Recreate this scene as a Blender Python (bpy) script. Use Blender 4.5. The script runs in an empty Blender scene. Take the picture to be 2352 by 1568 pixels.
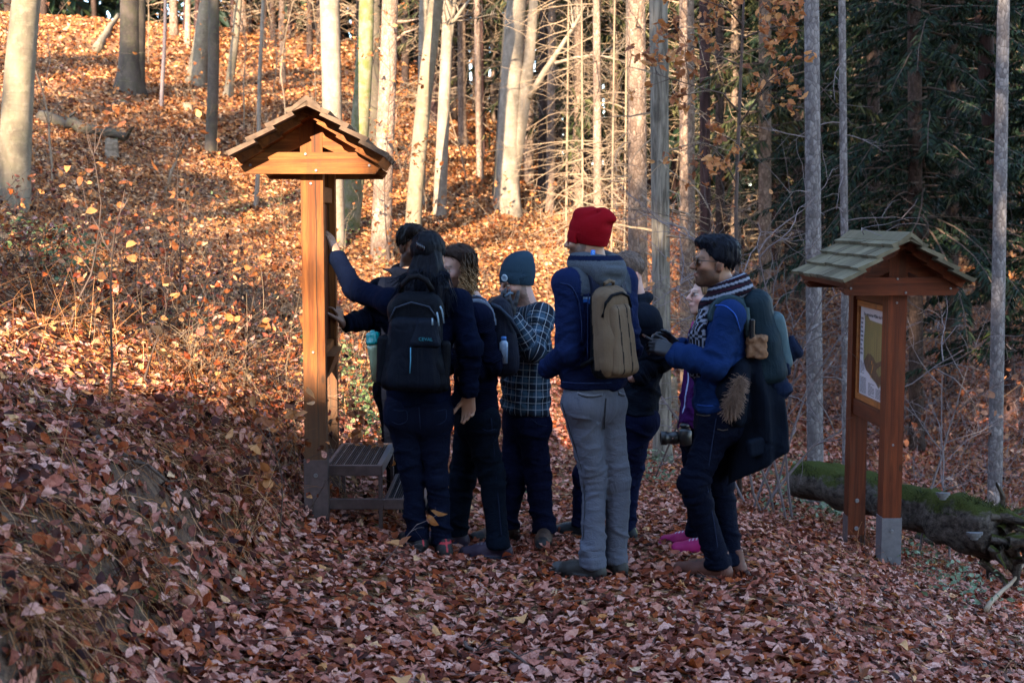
import bpy, math, random
import numpy as np
from mathutils import Vector, Matrix
random.seed(7)
RNG = np.random.default_rng(11)
scene = bpy.context.scene
COL = scene.collection
rad = math.radians

# ------------------------------------------------------------------ camera
CAM_H, FPX, HORIZ = 1.83, 3000.0, 500.0          # camera height, focal length and horizon row of the 2352 x 1568 photograph
PITCH = math.atan((784 - HORIZ) / FPX)
cam_d = bpy.data.cameras.new('camera')
cam_d.sensor_width = 36.0
cam_d.lens = 36.0 * FPX / 2352.0
cam_d.clip_start, cam_d.clip_end = 0.1, 500
cam_d.dof.use_dof = True
cam_d.dof.focus_distance = 6.9
cam_d.dof.aperture_fstop = 4.0
cam = bpy.data.objects.new('camera', cam_d)
cam.location = (0, 0, CAM_H)
cam.rotation_euler = (math.pi / 2 - PITCH, 0, 0)
COL.objects.link(cam)
scene.camera = cam

# ------------------------------------------------------------------ light
SUN_EL, SUN_AZ = 27.0, 14.0                       # behind the camera, a little to its left
sun_dir = Vector((-math.sin(rad(SUN_AZ)) * math.cos(rad(SUN_EL)), -math.cos(rad(SUN_AZ)) * math.cos(rad(SUN_EL)), math.sin(rad(SUN_EL))))
world = bpy.data.worlds.new('World')
scene.world = world
world.use_nodes = True
wn = world.node_tree
sky = wn.nodes.new('ShaderNodeTexSky')
sky.sky_type = 'NISHITA'
sky.sun_disc = False
sky.sun_elevation = rad(SUN_EL)
sky.sun_rotation = math.atan2(sun_dir.x, sun_dir.y)
sky.air_density, sky.dust_density, sky.ozone_density = 1.0, 0.6, 1.5
bg = wn.nodes['Background']
bg.inputs['Strength'].default_value = 0.15
wn.links.new(sky.outputs[0], bg.inputs[0])
sun_d = bpy.data.lights.new('sun', 'SUN')
sun_d.energy = 5.0
sun_d.angle = rad(0.5)
sun_d.color = (1.0, 0.80, 0.57)
sun = bpy.data.objects.new('sun', sun_d)
sun.rotation_euler = sun_dir.to_track_quat('Z', 'Y').to_euler()
sun.location = (-8, -20, 20)
COL.objects.link(sun)
scene.view_settings.view_transform = 'Standard'
scene.view_settings.look = 'None'
scene.view_settings.gamma = 1.0
scene.view_settings.use_curve_mapping = False
scene.view_settings.exposure = 2.72
scene.cycles.max_bounces = 5
scene.cycles.diffuse_bounces = 3
scene.cycles.glossy_bounces = 2
scene.cycles.transmission_bounces = 4
scene.cycles.transparent_max_bounces = 6

# ------------------------------------------------------------------ helpers: where a picture point is in the place
CT, ST = math.cos(PITCH), math.sin(PITCH)
def ray(px, py):
    a, b = (px - 1176) / FPX, (784 - py) / FPX
    return np.array([a, CT + b * ST, -ST + b * CT])
def at(px, py, Y):
    d = ray(px, py)
    return np.array([0, 0, CAM_H]) + d * (Y / d[1])
def ppm(Y):                                        # photograph pixels per metre at distance Y
    return FPX / (Y * CT)

# ------------------------------------------------------------------ noise
_T = np.random.default_rng(3).random((32, 32, 32)).astype(np.float32)
def vnoise(p):                                     # value noise 0..1
    p = np.asarray(p, np.float32)
    i = np.floor(p).astype(np.int32)
    f = p - i
    f = f * f * (3 - 2 * f)
    i0, i1 = i & 31, (i + 1) & 31
    x0, y0, z0 = i0[..., 0], i0[..., 1], i0[..., 2]
    x1, y1, z1 = i1[..., 0], i1[..., 1], i1[..., 2]
    fx, fy, fz = f[..., 0], f[..., 1], f[..., 2]
    l = lambda a, b, t: a + (b - a) * t
    return l(l(l(_T[x0, y0, z0], _T[x1, y0, z0], fx), l(_T[x0, y1, z0], _T[x1, y1, z0], fx), fy),
             l(l(_T[x0, y0, z1], _T[x1, y0, z1], fx), l(_T[x0, y1, z1], _T[x1, y1, z1], fx), fy), fz)
def fbm(p, o=3):
    p = np.asarray(p, np.float32)
    s, a, t = 0, 1, 0
    for k in range(o):
        s = s + a * vnoise(p * 2 ** k + 7.3 * k)
        t += a
        a *= .5
    return s / t
def n2(x, y, s, o=3, z=0.5):
    return fbm(np.stack([np.asarray(x) * s, np.asarray(y) * s, np.full_like(np.asarray(x, float), z)], -1), o)
def sstep(a, b, x):
    t = np.clip((x - a) / (b - a), 0, 1)
    return t * t * (3 - 2 * t)

# ------------------------------------------------------------------ helpers: meshes and objects
def mesh_np(name, V, F, mats=(), smooth=True, attrs=None, fmat=None):
    """V (n,3); F (m,k) array, or a list of such arrays of different k"""
    V = np.asarray(V, np.float32)
    Fs = [np.asarray(f, np.int32) for f in (F if isinstance(F, list) else [F]) if len(f)]
    me = bpy.data.meshes.new(name)
    nl = sum(f.size for f in Fs)
    nf = sum(len(f) for f in Fs)
    me.vertices.add(len(V))
    me.vertices.foreach_set('co', V.ravel())
    me.loops.add(nl)
    me.polygons.add(nf)
    me.loops.foreach_set('vertex_index', np.concatenate([f.ravel() for f in Fs]))
    tot = np.concatenate([np.full(len(f), f.shape[1], np.int32) for f in Fs])
    start = np.concatenate([[0], np.cumsum(tot)[:-1]]).astype(np.int32)
    me.polygons.foreach_set('loop_start', start)
    me.polygons.foreach_set('loop_total', tot)
    me.polygons.foreach_set('use_smooth', np.full(nf, bool(smooth)))
    if fmat is not None:
        me.polygons.foreach_set('material_index', np.asarray(fmat, np.int32))
    me.update(calc_edges=True)
    for k, (dom, typ, data) in (attrs or {}).items():
        a = me.attributes.new(k, typ, dom)
        key = 'value' if typ == 'FLOAT' else ('color' if typ == 'FLOAT_COLOR' else 'vector')
        a.data.foreach_set(key, np.asarray(data, np.float32).ravel())
    for m in mats:
        me.materials.append(m)
    return me
def link(name, me, parent=None, loc=None, **props):
    o = bpy.data.objects.new(name, me)
    COL.objects.link(o)
    if parent is not None:
        o.parent = parent
    if loc is not None:
        o.location = loc
    for k, v in props.items():
        o[k] = v
    return o
def thing(name, label, cat, loc=(0, 0, 0), group=None, rz=0):
    o = bpy.data.objects.new(name, None)
    COL.objects.link(o)
    o.empty_display_size = .1
    o.location = loc
    o.rotation_euler = (0, 0, rz)
    return tag(o, label, cat, group)
def tag(o, label, cat, group=None):
    o['label'], o['category'] = label, cat
    if group:
        o['group'] = group
    return o
def part(name, V, F, mat, parent, smooth=True, attrs=None, off=None, **props):
    """a part from WORLD coordinates under a thing whose origin is parent.location (only z-turned parents use local)"""
    V = np.asarray(V, float)
    if parent is not None and off is None:
        p = parent
        b = np.zeros(3)
        while p is not None:
            b = b + np.array(p.location)
            p = p.parent
        V = V - b
    return link(name, mesh_np(name, V, F, [mat] if not isinstance(mat, (list, tuple)) else mat, smooth, attrs), parent, **props)
def norm(v):
    v = np.asarray(v, float)
    return v / np.maximum(np.linalg.norm(v, axis=-1, keepdims=True), 1e-9)
def frames(T):
    """two unit vectors perpendicular to T (…,3)"""
    ref = np.where(np.abs(T[..., 2:3]) > .9, np.array([1., 0, 0]), np.array([0, 0, 1.]))
    A = norm(np.cross(T, ref))
    return A, np.cross(T, A)
def tubes(P, R, sides=3):
    """P (N,S,3) polylines, R (N,S) radii -> verts, quads"""
    P, R = np.asarray(P, float), np.asarray(R, float)
    N, S, _ = P.shape
    T = np.empty_like(P)
    T[:, 1:-1] = P[:, 2:] - P[:, :-2]
    T[:, 0] = P[:, 1] - P[:, 0]
    T[:, -1] = P[:, -1] - P[:, -2]
    T = norm(T)
    A, B = frames(T)
    th = np.arange(sides) * 2 * np.pi / sides
    ring = np.cos(th)[:, None] * A[:, :, None, :] + np.sin(th)[:, None] * B[:, :, None, :]
    V = P[:, :, None, :] + R[:, :, None, None] * ring
    idx = np.arange(N * S * sides).reshape(N, S, sides)
    a = idx[:, :-1, :]
    b = idx[:, 1:, :]
    F = np.stack([a, np.roll(a, -1, 2), np.roll(b, -1, 2), b], -1).reshape(-1, 4)
    return V.reshape(-1, 3), F
def tube1(pts, r, sides=8, cap=True):
    P = np.asarray(pts, float)[None]
    R = np.broadcast_to(np.asarray(r, float), (len(pts),))[None]
    V, F = tubes(P, R, sides)
    F = [F]
    if cap:
        n = len(V)
        V = np.vstack([V, P[0, 0], P[0, -1]])
        k = np.arange(sides)
        F.append(np.stack([np.full(sides, n), (k + 1) % sides, k], -1))
        m = (len(pts) - 1) * sides
        F.append(np.stack([np.full(sides, n + 1), m + k, m + (k + 1) % sides], -1))
    return V, F
class Soup:
    """collects pieces into one mesh"""
    def __init__(s):
        s.V, s.F, s.n = [], {}, 0
    def add(s, V, F):
        V = np.asarray(V, float)
        for f in (F if isinstance(F, list) else [F]):
            f = np.asarray(f, int)
            if len(f):
                s.F.setdefault(f.shape[1], []).append(f + s.n)
        s.V.append(V)
        s.n += len(V)
        return s
    def box(s, lo, hi, M=None, bev=0.0):
        V, F = box_vf(lo, hi, bev)
        if M is not None:
            V = V @ M[:3, :3].T + M[:3, 3]
        return s.add(V, F)
    def get(s):
        return np.vstack(s.V), [np.vstack(f) for f in s.F.values()]
def box_vf(lo, hi, bev=0.0):
    lo, hi = np.minimum(lo, hi).astype(float), np.maximum(lo, hi).astype(float)
    if bev <= 0:
        V = np.array([[(lo, hi)[(i >> k) & 1][k] for k in range(3)] for i in range(8)])
        F = np.array([[0, 2, 3, 1], [4, 5, 7, 6], [0, 1, 5, 4], [2, 6, 7, 3], [0, 4, 6, 2], [1, 3, 7, 5]])
        return V, F
    bev = min(bev, .45 * float((hi - lo).min()))
    V, idx = [], {}
    for i in range(8):
        c = np.array([(lo, hi)[(i >> k) & 1][k] for k in range(3)])
        sg = np.array([1 if not (i >> k) & 1 else -1 for k in range(3)])
        for k in range(3):                          # the corner's vertex lying in the face perpendicular to axis k
            v = c + sg * bev
            v[k] = c[k]
            idx[i, k] = len(V)
            V.append(v)
    quads, tris = [], []
    for k in range(3):
        u, w = (k + 1) % 3, (k + 2) % 3
        for s_ in (0, 1):
            q = [(s_ << k), (s_ << k) | (1 << u), (s_ << k) | (1 << u) | (1 << w), (s_ << k) | (1 << w)]
            q = [idx[i, k] for i in q]
            quads.append(q if s_ else q[::-1])
        for a in (0, 1):
            for b in (0, 1):                        # edge parallel to axis k
                i0 = (a << u) | (b << w)
                i1 = i0 | (1 << k)
                q = [idx[i0, u], idx[i1, u], idx[i1, w], idx[i0, w]]
                quads.append(q if (a ^ b) else q[::-1])
    for i in range(8):
        t = [idx[i, 0], idx[i, 1], idx[i, 2]]
        par = bin(i).count('1') & 1
        tris.append(t if par else t[::-1])
    return np.array(V), [np.array(quads), np.array(tris)]
def prism(poly, y0, y1):
    """outline in x,z (counter-clockwise seen from -y) pushed from y0 to y1 -> V, F list"""
    poly = np.asarray(poly, float)
    n = len(poly)
    V = np.vstack([np.c_[poly[:, 0], np.full(n, y0), poly[:, 1]], np.c_[poly[:, 0], np.full(n, y1), poly[:, 1]]])
    k = np.arange(n)
    return V, [np.stack([k, k + n, (k + 1) % n + n, (k + 1) % n], -1)[:, ::-1], k[None, :], (k + n)[None, ::-1]]
def xform(loc=(0, 0, 0), rot=(0, 0, 0)):
    from mathutils import Euler
    return np.array(Matrix.Translation(loc) @ Euler(rot).to_matrix().to_4x4())

# ------------------------------------------------------------------ helpers: materials
class NT:
    def __init__(s, name):
        s.m = bpy.data.materials.new(name)
        s.m.use_nodes = True
        s.t = s.m.node_tree
        s.bsdf = s.t.nodes['Principled BSDF']
    def n(s, typ, out=0, props=None, **inp):
        nd = s.t.nodes.new('ShaderNode' + typ)
        for k, v in (props or {}).items():
            setattr(nd, k, v)
        for k, v in inp.items():
            s.set(nd, k.replace('_', ' '), v)
        return nd.outputs[out]
    def set(s, nd, key, v):
        i = nd.inputs[int(key[1:])] if key[0] == 'i' and key[1:].isdigit() else nd.inputs[key]
        if isinstance(v, bpy.types.NodeSocket):
            s.t.links.new(v, i)
        else:
            if i.type == 'RGBA' and hasattr(v, '__len__') and len(v) == 3:
                v = (*v, 1)
            i.default_value = v
    def P(s, **kw):
        for k, v in kw.items():
            s.set(s.bsdf, k.replace('_', ' '), v)
        return s
    def coord(s, kind='Object', scale=None, rot=None):
        c = s.t.nodes.new('ShaderNodeTexCoord').outputs[kind]
        return s.map(c, scale, rot) if (scale is not None or rot is not None) else c
    def map(s, v, scale=None, rot=None):
        m = s.t.nodes.new('ShaderNodeMapping')
        s.t.links.new(v, m.inputs['Vector'])
        if scale is not None:
            m.inputs['Scale'].default_value = (scale,) * 3 if np.isscalar(scale) else scale
        if rot is not None:
            m.inputs['Rotation'].default_value = rot
        return m.outputs[0]
    def attr(s, name, out='Fac'):
        a = s.t.nodes.new('ShaderNodeAttribute')
        a.attribute_name = name
        return a.outputs[out]
    def noise(s, v, scale, detail=4, rough=.6, dist=0):
        return s.n('TexNoise', 0, None, Vector=v, Scale=scale, Detail=detail, Roughness=rough, Distortion=dist)
    def ramp(s, f, stops, interp='LINEAR'):
        r = s.t.nodes.new('ShaderNodeValToRGB')
        s.t.links.new(f, r.inputs[0])
        r.color_ramp.interpolation = interp
        while len(r.color_ramp.elements) < len(stops):
            r.color_ramp.elements.new(.5)
        for e, (p, c) in zip(r.color_ramp.elements, stops):
            e.position = p
            e.color = (*c, 1) if hasattr(c, '__len__') else (c, c, c, 1)
        return r.outputs[0]
    def mix(s, f, a, b, mode='MIX'):
        nd = s.t.nodes.new('ShaderNodeMix')
        nd.data_type = 'RGBA'
        nd.blend_type = mode
        for sock, v in ((nd.inputs[0], f), (nd.inputs[6], a), (nd.inputs[7], b)):
            if isinstance(v, bpy.types.NodeSocket):
                s.t.links.new(v, sock)
            else:
                sock.default_value = (*v, 1) if (hasattr(v, '__len__') and len(v) == 3) else v
        return nd.outputs[2]
    def math(s, op, a, b=0.5, c=None):
        nd = s.t.nodes.new('ShaderNodeMath')
        nd.operation = op
        for i, v in enumerate((a, b, c)):
            if v is None:
                continue
            if isinstance(v, bpy.types.NodeSocket):
                s.t.links.new(v, nd.inputs[i])
            else:
                nd.inputs[i].default_value = v
        return nd.outputs[0]
    def sep(s, v):
        nd = s.t.nodes.new('ShaderNodeSeparateXYZ')
        s.t.links.new(v, nd.inputs[0])
        return nd.outputs
    def bump(s, h, strength=.5, dist=.01):
        nd = s.t.nodes.new('ShaderNodeBump')
        s.t.links.new(h, nd.inputs['Height'])
        nd.inputs['Strength'].default_value = strength
        nd.inputs['Distance'].default_value = dist
        s.t.links.new(nd.outputs[0], s.bsdf.inputs['Normal'])
        return s
def plain(name, c, rough=.6, metal=0, var=.25, scale=30, spec=.3, bump=0):
    t = NT(name)
    v = t.noise(t.coord('Object'), scale)
    col = t.mix(t.ramp(v, [(.3, 0.), (.7, 1.)]), tuple(x * (1 - var) for x in c), tuple(min(1, x * (1 + var)) for x in c))
    t.P(Base_Color=col, Roughness=rough, Metallic=metal, Specular_IOR_Level=spec)
    if bump:
        t.bump(v, bump, .004)
    return t.m
def leafy(name, stops, trans=.25, rough=.6, spec=.12, key='rnd', interp='LINEAR', mottle=0):
    """leaf / grass / needle material: the colour of each piece is picked by its own random number"""
    t = NT(name)
    c = t.ramp(t.attr(key), stops, interp)
    if mottle:                                      # blotches and worn edges inside each piece
        c = t.mix(t.ramp(t.noise(t.coord('Object'), 75, 4, .65), [(.36, mottle), (.6, 0.)]), c, t.mix(1.0, c, (.42, .33, .28), 'MULTIPLY'))
    t.P(Base_Color=c, Roughness=rough, Specular_IOR_Level=spec)
    if trans:
        out = t.t.nodes['Material Output']
        tr = t.t.nodes.new('ShaderNodeBsdfTranslucent')
        t.t.links.new(c, tr.inputs[0])
        mx = t.t.nodes.new('ShaderNodeMixShader')
        mx.inputs[0].default_value = trans
        t.t.links.new(t.bsdf.outputs[0], mx.inputs[1])
        t.t.links.new(tr.outputs[0], mx.inputs[2])
        t.t.links.new(mx.outputs[0], out.inputs['Surface'])
    return t.m

# ================================================================== TERRAIN
TOE = np.array([(-.25, -40.), (-.25, 7.2), (.45, 13.2), (2.6, 16.0), (9, 20.5), (45, 34)])
def toe_dist(x, y):                                # signed distance to the foot of the hillside, positive on the hill
    x, y = np.asarray(x, float), np.asarray(y, float)
    best = np.full(x.shape, 1e9)
    sgn = np.ones(x.shape)
    for a, b in zip(TOE[:-1], TOE[1:]):
        d = b - a
        L = np.hypot(*d)
        t = np.clip(((x - a[0]) * d[0] + (y - a[1]) * d[1]) / L ** 2, 0, 1)
        qx, qy = x - a[0] - t * d[0], y - a[1] - t * d[1]
        q = np.hypot(qx, qy)
        s = np.where(d[0] * qy - d[1] * qx > 0, 1., -1.)
        m = q < best - 1e-9
        best = np.where(m, q, best)
        sgn = np.where(m, s, sgn)
    return best * sgn
_uu = np.linspace(-2, 60, 1241)
def _prof(us, zs, w):
    z = np.interp(_uu, us, zs)
    k = np.exp(-.5 * (np.arange(-30, 31) * .05 / w) ** 2)
    k /= k.sum()
    return np.convolve(np.pad(z, 30, mode='edge'), k, 'valid')
_pA = _prof([-2, 0, .85, 1.02, 1.28, 1.42, 1.9, 3.4, 6, 10, 16, 25, 40, 60], [0, 0, .19, .30, .72, .82, 1.06, 1.75, 2.75, 4.0, 5.5, 7.2, 8.6, 9.4], .05)
_pB = _prof([-2, 0, 1, 2, 3.4, 6, 10, 16, 25, 40, 60], [0, 0, .5, 1.05, 1.75, 2.7, 3.9, 5.4, 7.0, 8.4, 9.2], .35)
def ground_z(x, y):
    x, y = np.asarray(x, float), np.asarray(y, float)
    u = toe_dist(x, y)
    base = np.where(y < 6.6, .03 * (6.6 - np.maximum(y, -10)), -.41 * sstep(5.0, 12.2, y) + .41 * sstep(5.0, 12.2, 6.6))
    base = base + .05 * np.maximum(y - 16, 0) * .6
    base = base - .25 * np.clip(x - 1.25, 0, 3.2) * (1 - .7 * sstep(10, 17, y))
    w = sstep(7.4, 9.6, y)
    hill = np.interp(u, _uu, _pA) * (1 - w) + np.interp(u, _uu, _pB) * w
    a = np.where(y > 6, x / np.maximum(y, 6), -1)
    hill = np.where(hill > 1.7, 1.7 + (hill - 1.7) * (1 - .85 * sstep(-.13, .10, a)), hill)
    hill = hill * (1 - .72 * sstep(.07, .2, a))
    z = base + hill
    z = z + (n2(x, y, .9) - .5) * .10 * (.35 + sstep(.3, 2, u)) + (n2(x, y, .23) - .5) * .5 * sstep(2, 9, u)
    z = z + (n2(x, y, 5.) - .5) * .045 * (.4 + sstep(.6, 1.1, u) * 1.4 * (1 - sstep(1.5, 4, u)))
    return z
_ts = np.arange(2.0, 90, .015)
def ground_hit(px, py):
    d = ray(px, py)
    P = np.array([0, 0, CAM_H]) + d[None] * _ts[:, None]
    below = P[:, 2] < ground_z(P[:, 0], P[:, 1])
    i = int(np.argmax(below)) if below.any() else len(_ts) - 1
    return P[i]
def gz(x, y):
    return float(ground_z(np.array([x]), np.array([y]))[0])
def gnormal(x, y, e=.06):
    return norm(np.stack([ground_z(x - e, y) - ground_z(x + e, y), ground_z(x, y - e) - ground_z(x, y + e), np.full(np.shape(x), 2 * e)], -1))

def spread(segs):
    return np.unique(np.concatenate([np.linspace(a, b, n) for a, b, n in segs]))
gx = spread([(-90, -14, 50), (-14, -4, 70), (-4, 4.5, 170), (4.5, 16, 70), (16, 90, 50)])
gy = spread([(-60, 2, 40), (2, 9, 150), (9, 18, 110), (18, 40, 90), (40, 160, 60)])
GX, GY = np.meshgrid(gx, gy)
GZ = ground_z(GX, GY)
V = np.stack([GX, GY, GZ], -1).reshape(-1, 3)
I = np.arange(len(V)).reshape(GX.shape)
F = np.stack([I[:-1, :-1], I[:-1, 1:], I[1:, 1:], I[1:, :-1]], -1).reshape(-1, 4)
t = NT('forest_floor')
c = t.coord('Object')
n_leaf = t.n('TexVoronoi', 1, {'feature': 'F1'}, Vector=c, Scale=22.0, Randomness=1.0)
hs = t.sep(n_leaf)
leafcol = t.ramp(hs[0], [(0, (.05, .025, .014)), (.3, (.16, .065, .025)), (.55, (.27, .11, .04)), (.8, (.36, .18, .08)), (1, (.42, .27, .17))])
big = t.noise(c, .7, 5)
soil = t.mix(t.noise(c, 60, 4), (.035, .022, .016), (.10, .065, .045))
u_at = t.attr('hill')
col = t.mix(t.math('MULTIPLY', t.ramp(big, [(.4, 0.), (.6, 1.)]), .35), leafcol, soil)
col = t.mix(t.math('MULTIPLY', t.ramp(t.noise(c, 1.6, 4), [(.56, 0.), (.68, 1.)]), .4), col, (.05, .06, .018))
col = t.mix(t.math('MULTIPLY', t.attr('scar'), .8), col, soil)
t.P(Base_Color=col, Roughness=.85, Specular_IOR_Level=.15)
t.bump(t.math('ADD', t.n('TexVoronoi', 0, {'feature': 'F1'}, Vector=c, Scale=22.0), t.noise(c, 45, 3)), .9, .03)
UU = toe_dist(GX, GY)
scar = (sstep(.85, 1.1, UU) * (1 - sstep(1.35, 1.75, UU)) * (1 - sstep(6.5, 8, GY))).ravel()
floor = link('ground', mesh_np('ground', V, F, [t.m], True, {'hill': ('POINT', 'FLOAT', UU.ravel()), 'scar': ('POINT', 'FLOAT', scar)}), kind='structure')

# ================================================================== FALLEN LEAVES
LEAF_STOPS = [(0, (.020, .007, .007)), (.12, (.050, .014, .010)), (.26, (.13, .024, .009)), (.38, (.25, .050, .014)), (.48, (.37, .090, .024)),
              (.56, (.10, .032, .024)), (.66, (.30, .085, .052)), (.78, (.46, .18, .128)), (.92, (.62, .35, .28)), (1, (.46, .12, .025))]
HILL_STOPS = [(0, (.032, .012, .007)), (.2, (.14, .042, .015)), (.4, (.31, .105, .034)), (.6, (.47, .19, .062)), (.78, (.58, .30, .12)), (.93, (.66, .44, .26)), (1, (.50, .15, .03))]
LEAF_STOPS = [(p * .495, c) for p, c in LEAF_STOPS] + [(.505 + p * .495, c) for p, c in HILL_STOPS]   # first half: path leaves with the shade's pink cast painted in, second half: hillside leaves
M_LEAF = leafy('dry_leaf', LEAF_STOPS, .15, .55, .12, mottle=.75)
def leaf_template(kind):
    if kind == 'beech':
        xs, ws = [.0, .2, .45, .72, 1.], [0, .25, .33, .22, 0]
    elif kind == 'fine':
        xs, ws = [0, .09, .28, .52, .76, .92, 1.], [0, .15, .30, .33, .22, .09, 0]
    elif kind == 'oak':
        xs, ws = [0, .13, .24, .34, .46, .56, .70, .80, 1.], [0, .13, .10, .24, .17, .33, .23, .22, 0]
    elif kind == 'low':
        return np.array([[0, 0], [.5, .3], [1, 0], [.5, -.3]]), [np.array([[0, 2, 1], [0, 3, 2]])]
    else:
        raise KeyError(kind)
    P, T, Q = [[0, 0]], [], []
    for x, w in zip(xs[1:-1], ws[1:-1]):
        P += [[x, w], [x, 0], [x, -w]]
    P.append([1., 0])
    n = len(xs) - 2
    T += [[0, 2, 1], [0, 3, 2]]
    for k in range(n - 1):
        a, b = 1 + 3 * k, 4 + 3 * k
        Q += [[a, a + 1, b + 1, b], [a + 1, a + 2, b + 2, b + 1]]
    a, e = 1 + 3 * (n - 1), len(P) - 1
    T += [[a, a + 1, e], [a + 1, a + 2, e]]
    return np.array(P, float), [np.array(T), np.array(Q)]
def leaves_vf(pos, nrm, size, kind, rng, curl=1.0, yaw=None, axis=None):
    """N leaves as one mesh; pos (N,3), nrm (N,3), size (N,)"""
    N = len(pos)
    P, Fs = leaf_template(kind)
    if axis is None:
        A, B = frames(nrm)
        yaw = rng.random(N) * 6.283 if yaw is None else yaw
        X = np.cos(yaw)[:, None] * A + np.sin(yaw)[:, None] * B
    else:
        X = norm(axis)
        nrm = norm(nrm - (nrm * X).sum(-1, keepdims=True) * X)
    Y = np.cross(nrm, X)
    kx = rng.normal(0, .65, N) * curl
    ky = np.abs(rng.normal(0, 1.35, N)) * curl * np.where(rng.random(N) < .7, 1, -1)
    tw = rng.normal(0, .5, N) * curl
    wv = rng.random(N) * 6.28
    x, y = P[:, 0] - .5, P[:, 1]
    z = kx[:, None] * x ** 2 + ky[:, None] * y ** 2 + tw[:, None] * x * y + .035 * curl * np.sin(9 * x + wv[:, None])
    z = z - z.min(1, keepdims=True)
    wid = rng.uniform(.68, 1.08, N)
    V = pos[:, None, :] + size[:, None, None] * (x[None, :, None] * X[:, None, :] + (y[None, :] * wid[:, None])[..., None] * Y[:, None, :] + z[..., None] * nrm[:, None, :])
    off = (np.arange(N) * len(P))[:, None, None]
    F = [(f[None] + off).reshape(-1, f.shape[1]) for f in Fs]
    return V.reshape(-1, 3), F, len(P)
def rnd_attr(r, Fs, nv, N):
    """face attribute from a per-piece number, in the order of the faces"""
    return np.concatenate([np.repeat(r, len(f) // N) for f in Fs])
WEDGE = .46
def sample(y0, y1, dens, rng, mask=None, xm=0.6):
    area = WEDGE * (y1 ** 2 - y0 ** 2) + 2 * xm * (y1 - y0)
    n = int(area * dens)
    y = np.sqrt(rng.uniform(y0 ** 2, y1 ** 2, n))
    x = rng.uniform(-1, 1, n) * (WEDGE * y + xm)
    if mask is not None:
        k = rng.random(n) < mask(x, y)
        x, y = x[k], y[k]
    return x, y
def on_ground(x, y, rng, tilt):
    N = len(x)
    nrm = norm(gnormal(x, y) + rng.normal(0, tilt, (N, 3)))
    return np.stack([x, y, ground_z(x, y)], -1), nrm
def litter_mask(x, y):
    u = toe_dist(x, y)
    m = .55 + .6 * sstep(.38, .6, n2(x, y, 1.1, 3, 4.5))
    m = m * (1 - .62 * sstep(.95, 1.05, u) * (1 - sstep(1.30, 1.45, u)) * (1 - sstep(5.2, 6.2, y)))
    return np.clip(m, 0, 1)
def leaf_colour(x, y, rng):
    """pale and pinkish leaves on the trodden path, foxy ones on the hillside"""
    u = toe_dist(x, y)
    r = rng.random(len(x))
    pale = .45 + .53 * np.sqrt(rng.random(len(x)))
    k = rng.random(len(x)) < .42
    path = np.where(k, pale, r * .9 + .05)
    hillp = sstep(.9, 2.2, u + 1.2 * (n2(x, y, .8) - .5)) * sstep(4.5, 8.5, y) * .92 + .06
    return np.where(rng.random(len(x)) < hillp, .505 + .495 * rng.random(len(x)), path * .495)
SoupL, rr = Soup(), []
for y0, y1, dens, kind, s0, s1, tilt, lift in ((3.0, 5.6, 1700, 'fine', .042, .078, .24, .020), (5.6, 9.5, 1250, 'beech', .042, .074, .24, .018), (9.5, 14.5, 820, 'beech', .036, .068, .42, .03),
                                                (14.5, 19, 620, 'beech', .04, .075, .42, .04), (19, 26, 330, 'low', .07, .11, .5, .04), (26, 44, 90, 'low', .10, .15, .5, .05)):
    x, y = sample(y0, y1, dens, RNG, litter_mask)
    pos, nrm = on_ground(x, y, RNG, tilt)
    pos[:, 2] += RNG.random(len(x)) * lift
    nn = len(x)
    is_oak = RNG.random(nn) < (.10 if kind in ('beech', 'fine') else 0)
    col = leaf_colour(x, y, RNG)
    for m, kd in ((~is_oak, kind), (is_oak, 'oak')):
        if m.any():
            V, Fs, nv = leaves_vf(pos[m], nrm[m], RNG.uniform(s0, s1, m.sum()) * (1.25 if kd == 'oak' else 1), kd, RNG, .9)
            for f in Fs:
                rr.append((f.shape[1], np.repeat(col[m], len(f) // m.sum())))
            SoupL.add(V, Fs)
V, Fs = SoupL.get()
order = list(SoupL.F.keys())
rnd = np.concatenate([np.concatenate([r for k, r in rr if k == kk]) for kk in order])
litter = link('leaf_litter', mesh_np('leaf_litter', V, Fs, [M_LEAF], True, {'rnd': ('FACE', 'FLOAT', rnd)}), kind='stuff')

# the three hundred leaves that show largest, one object each, children of the ground
shapes = []
for k in range(12):
    kd = 'oak' if k % 4 == 3 else 'fine'
    V, Fs, nv = leaves_vf(np.zeros((1, 3)), np.array([[0, 0, 1.]]), np.array([1.]), kd, RNG, 1.0, np.zeros(1))
    n = sum(len(f) for f in Fs)
    shapes.append(mesh_np('fallen_leaf', V, Fs, [M_LEAF], True, {'rnd': ('FACE', 'FLOAT', np.full(n, [.08, .15, .22, .27, .36, .42, .70, .47, .17, .62, .9, .13][k]))}))
xs, ys = [], []
while len(xs) < 300:
    y = math.sqrt(random.uniform(3.7 ** 2, 6.0 ** 2))
    x = random.uniform(-.41, .41) * y
    u = float(toe_dist(np.array([x]), np.array([y]))[0])
    if .95 < u < 1.5 and random.random() < .6:
        continue
    xs.append(x)
    ys.append(y)
pos, nrm = on_ground(np.array(xs), np.array(ys), RNG, .28)
for i in range(300):
    o = link('fallen_leaf', shapes[i % 12], floor)
    q = Vector(nrm[i]).to_track_quat('Z', 'Y')
    M = Matrix.Translation(pos[i] + np.array([0, 0, .022])) @ q.to_matrix().to_4x4() @ Matrix.Rotation(random.uniform(0, 6.28), 4, 'Z') @ Matrix.Scale(random.uniform(.055, .092), 4)
    o.matrix_local = M

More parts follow.
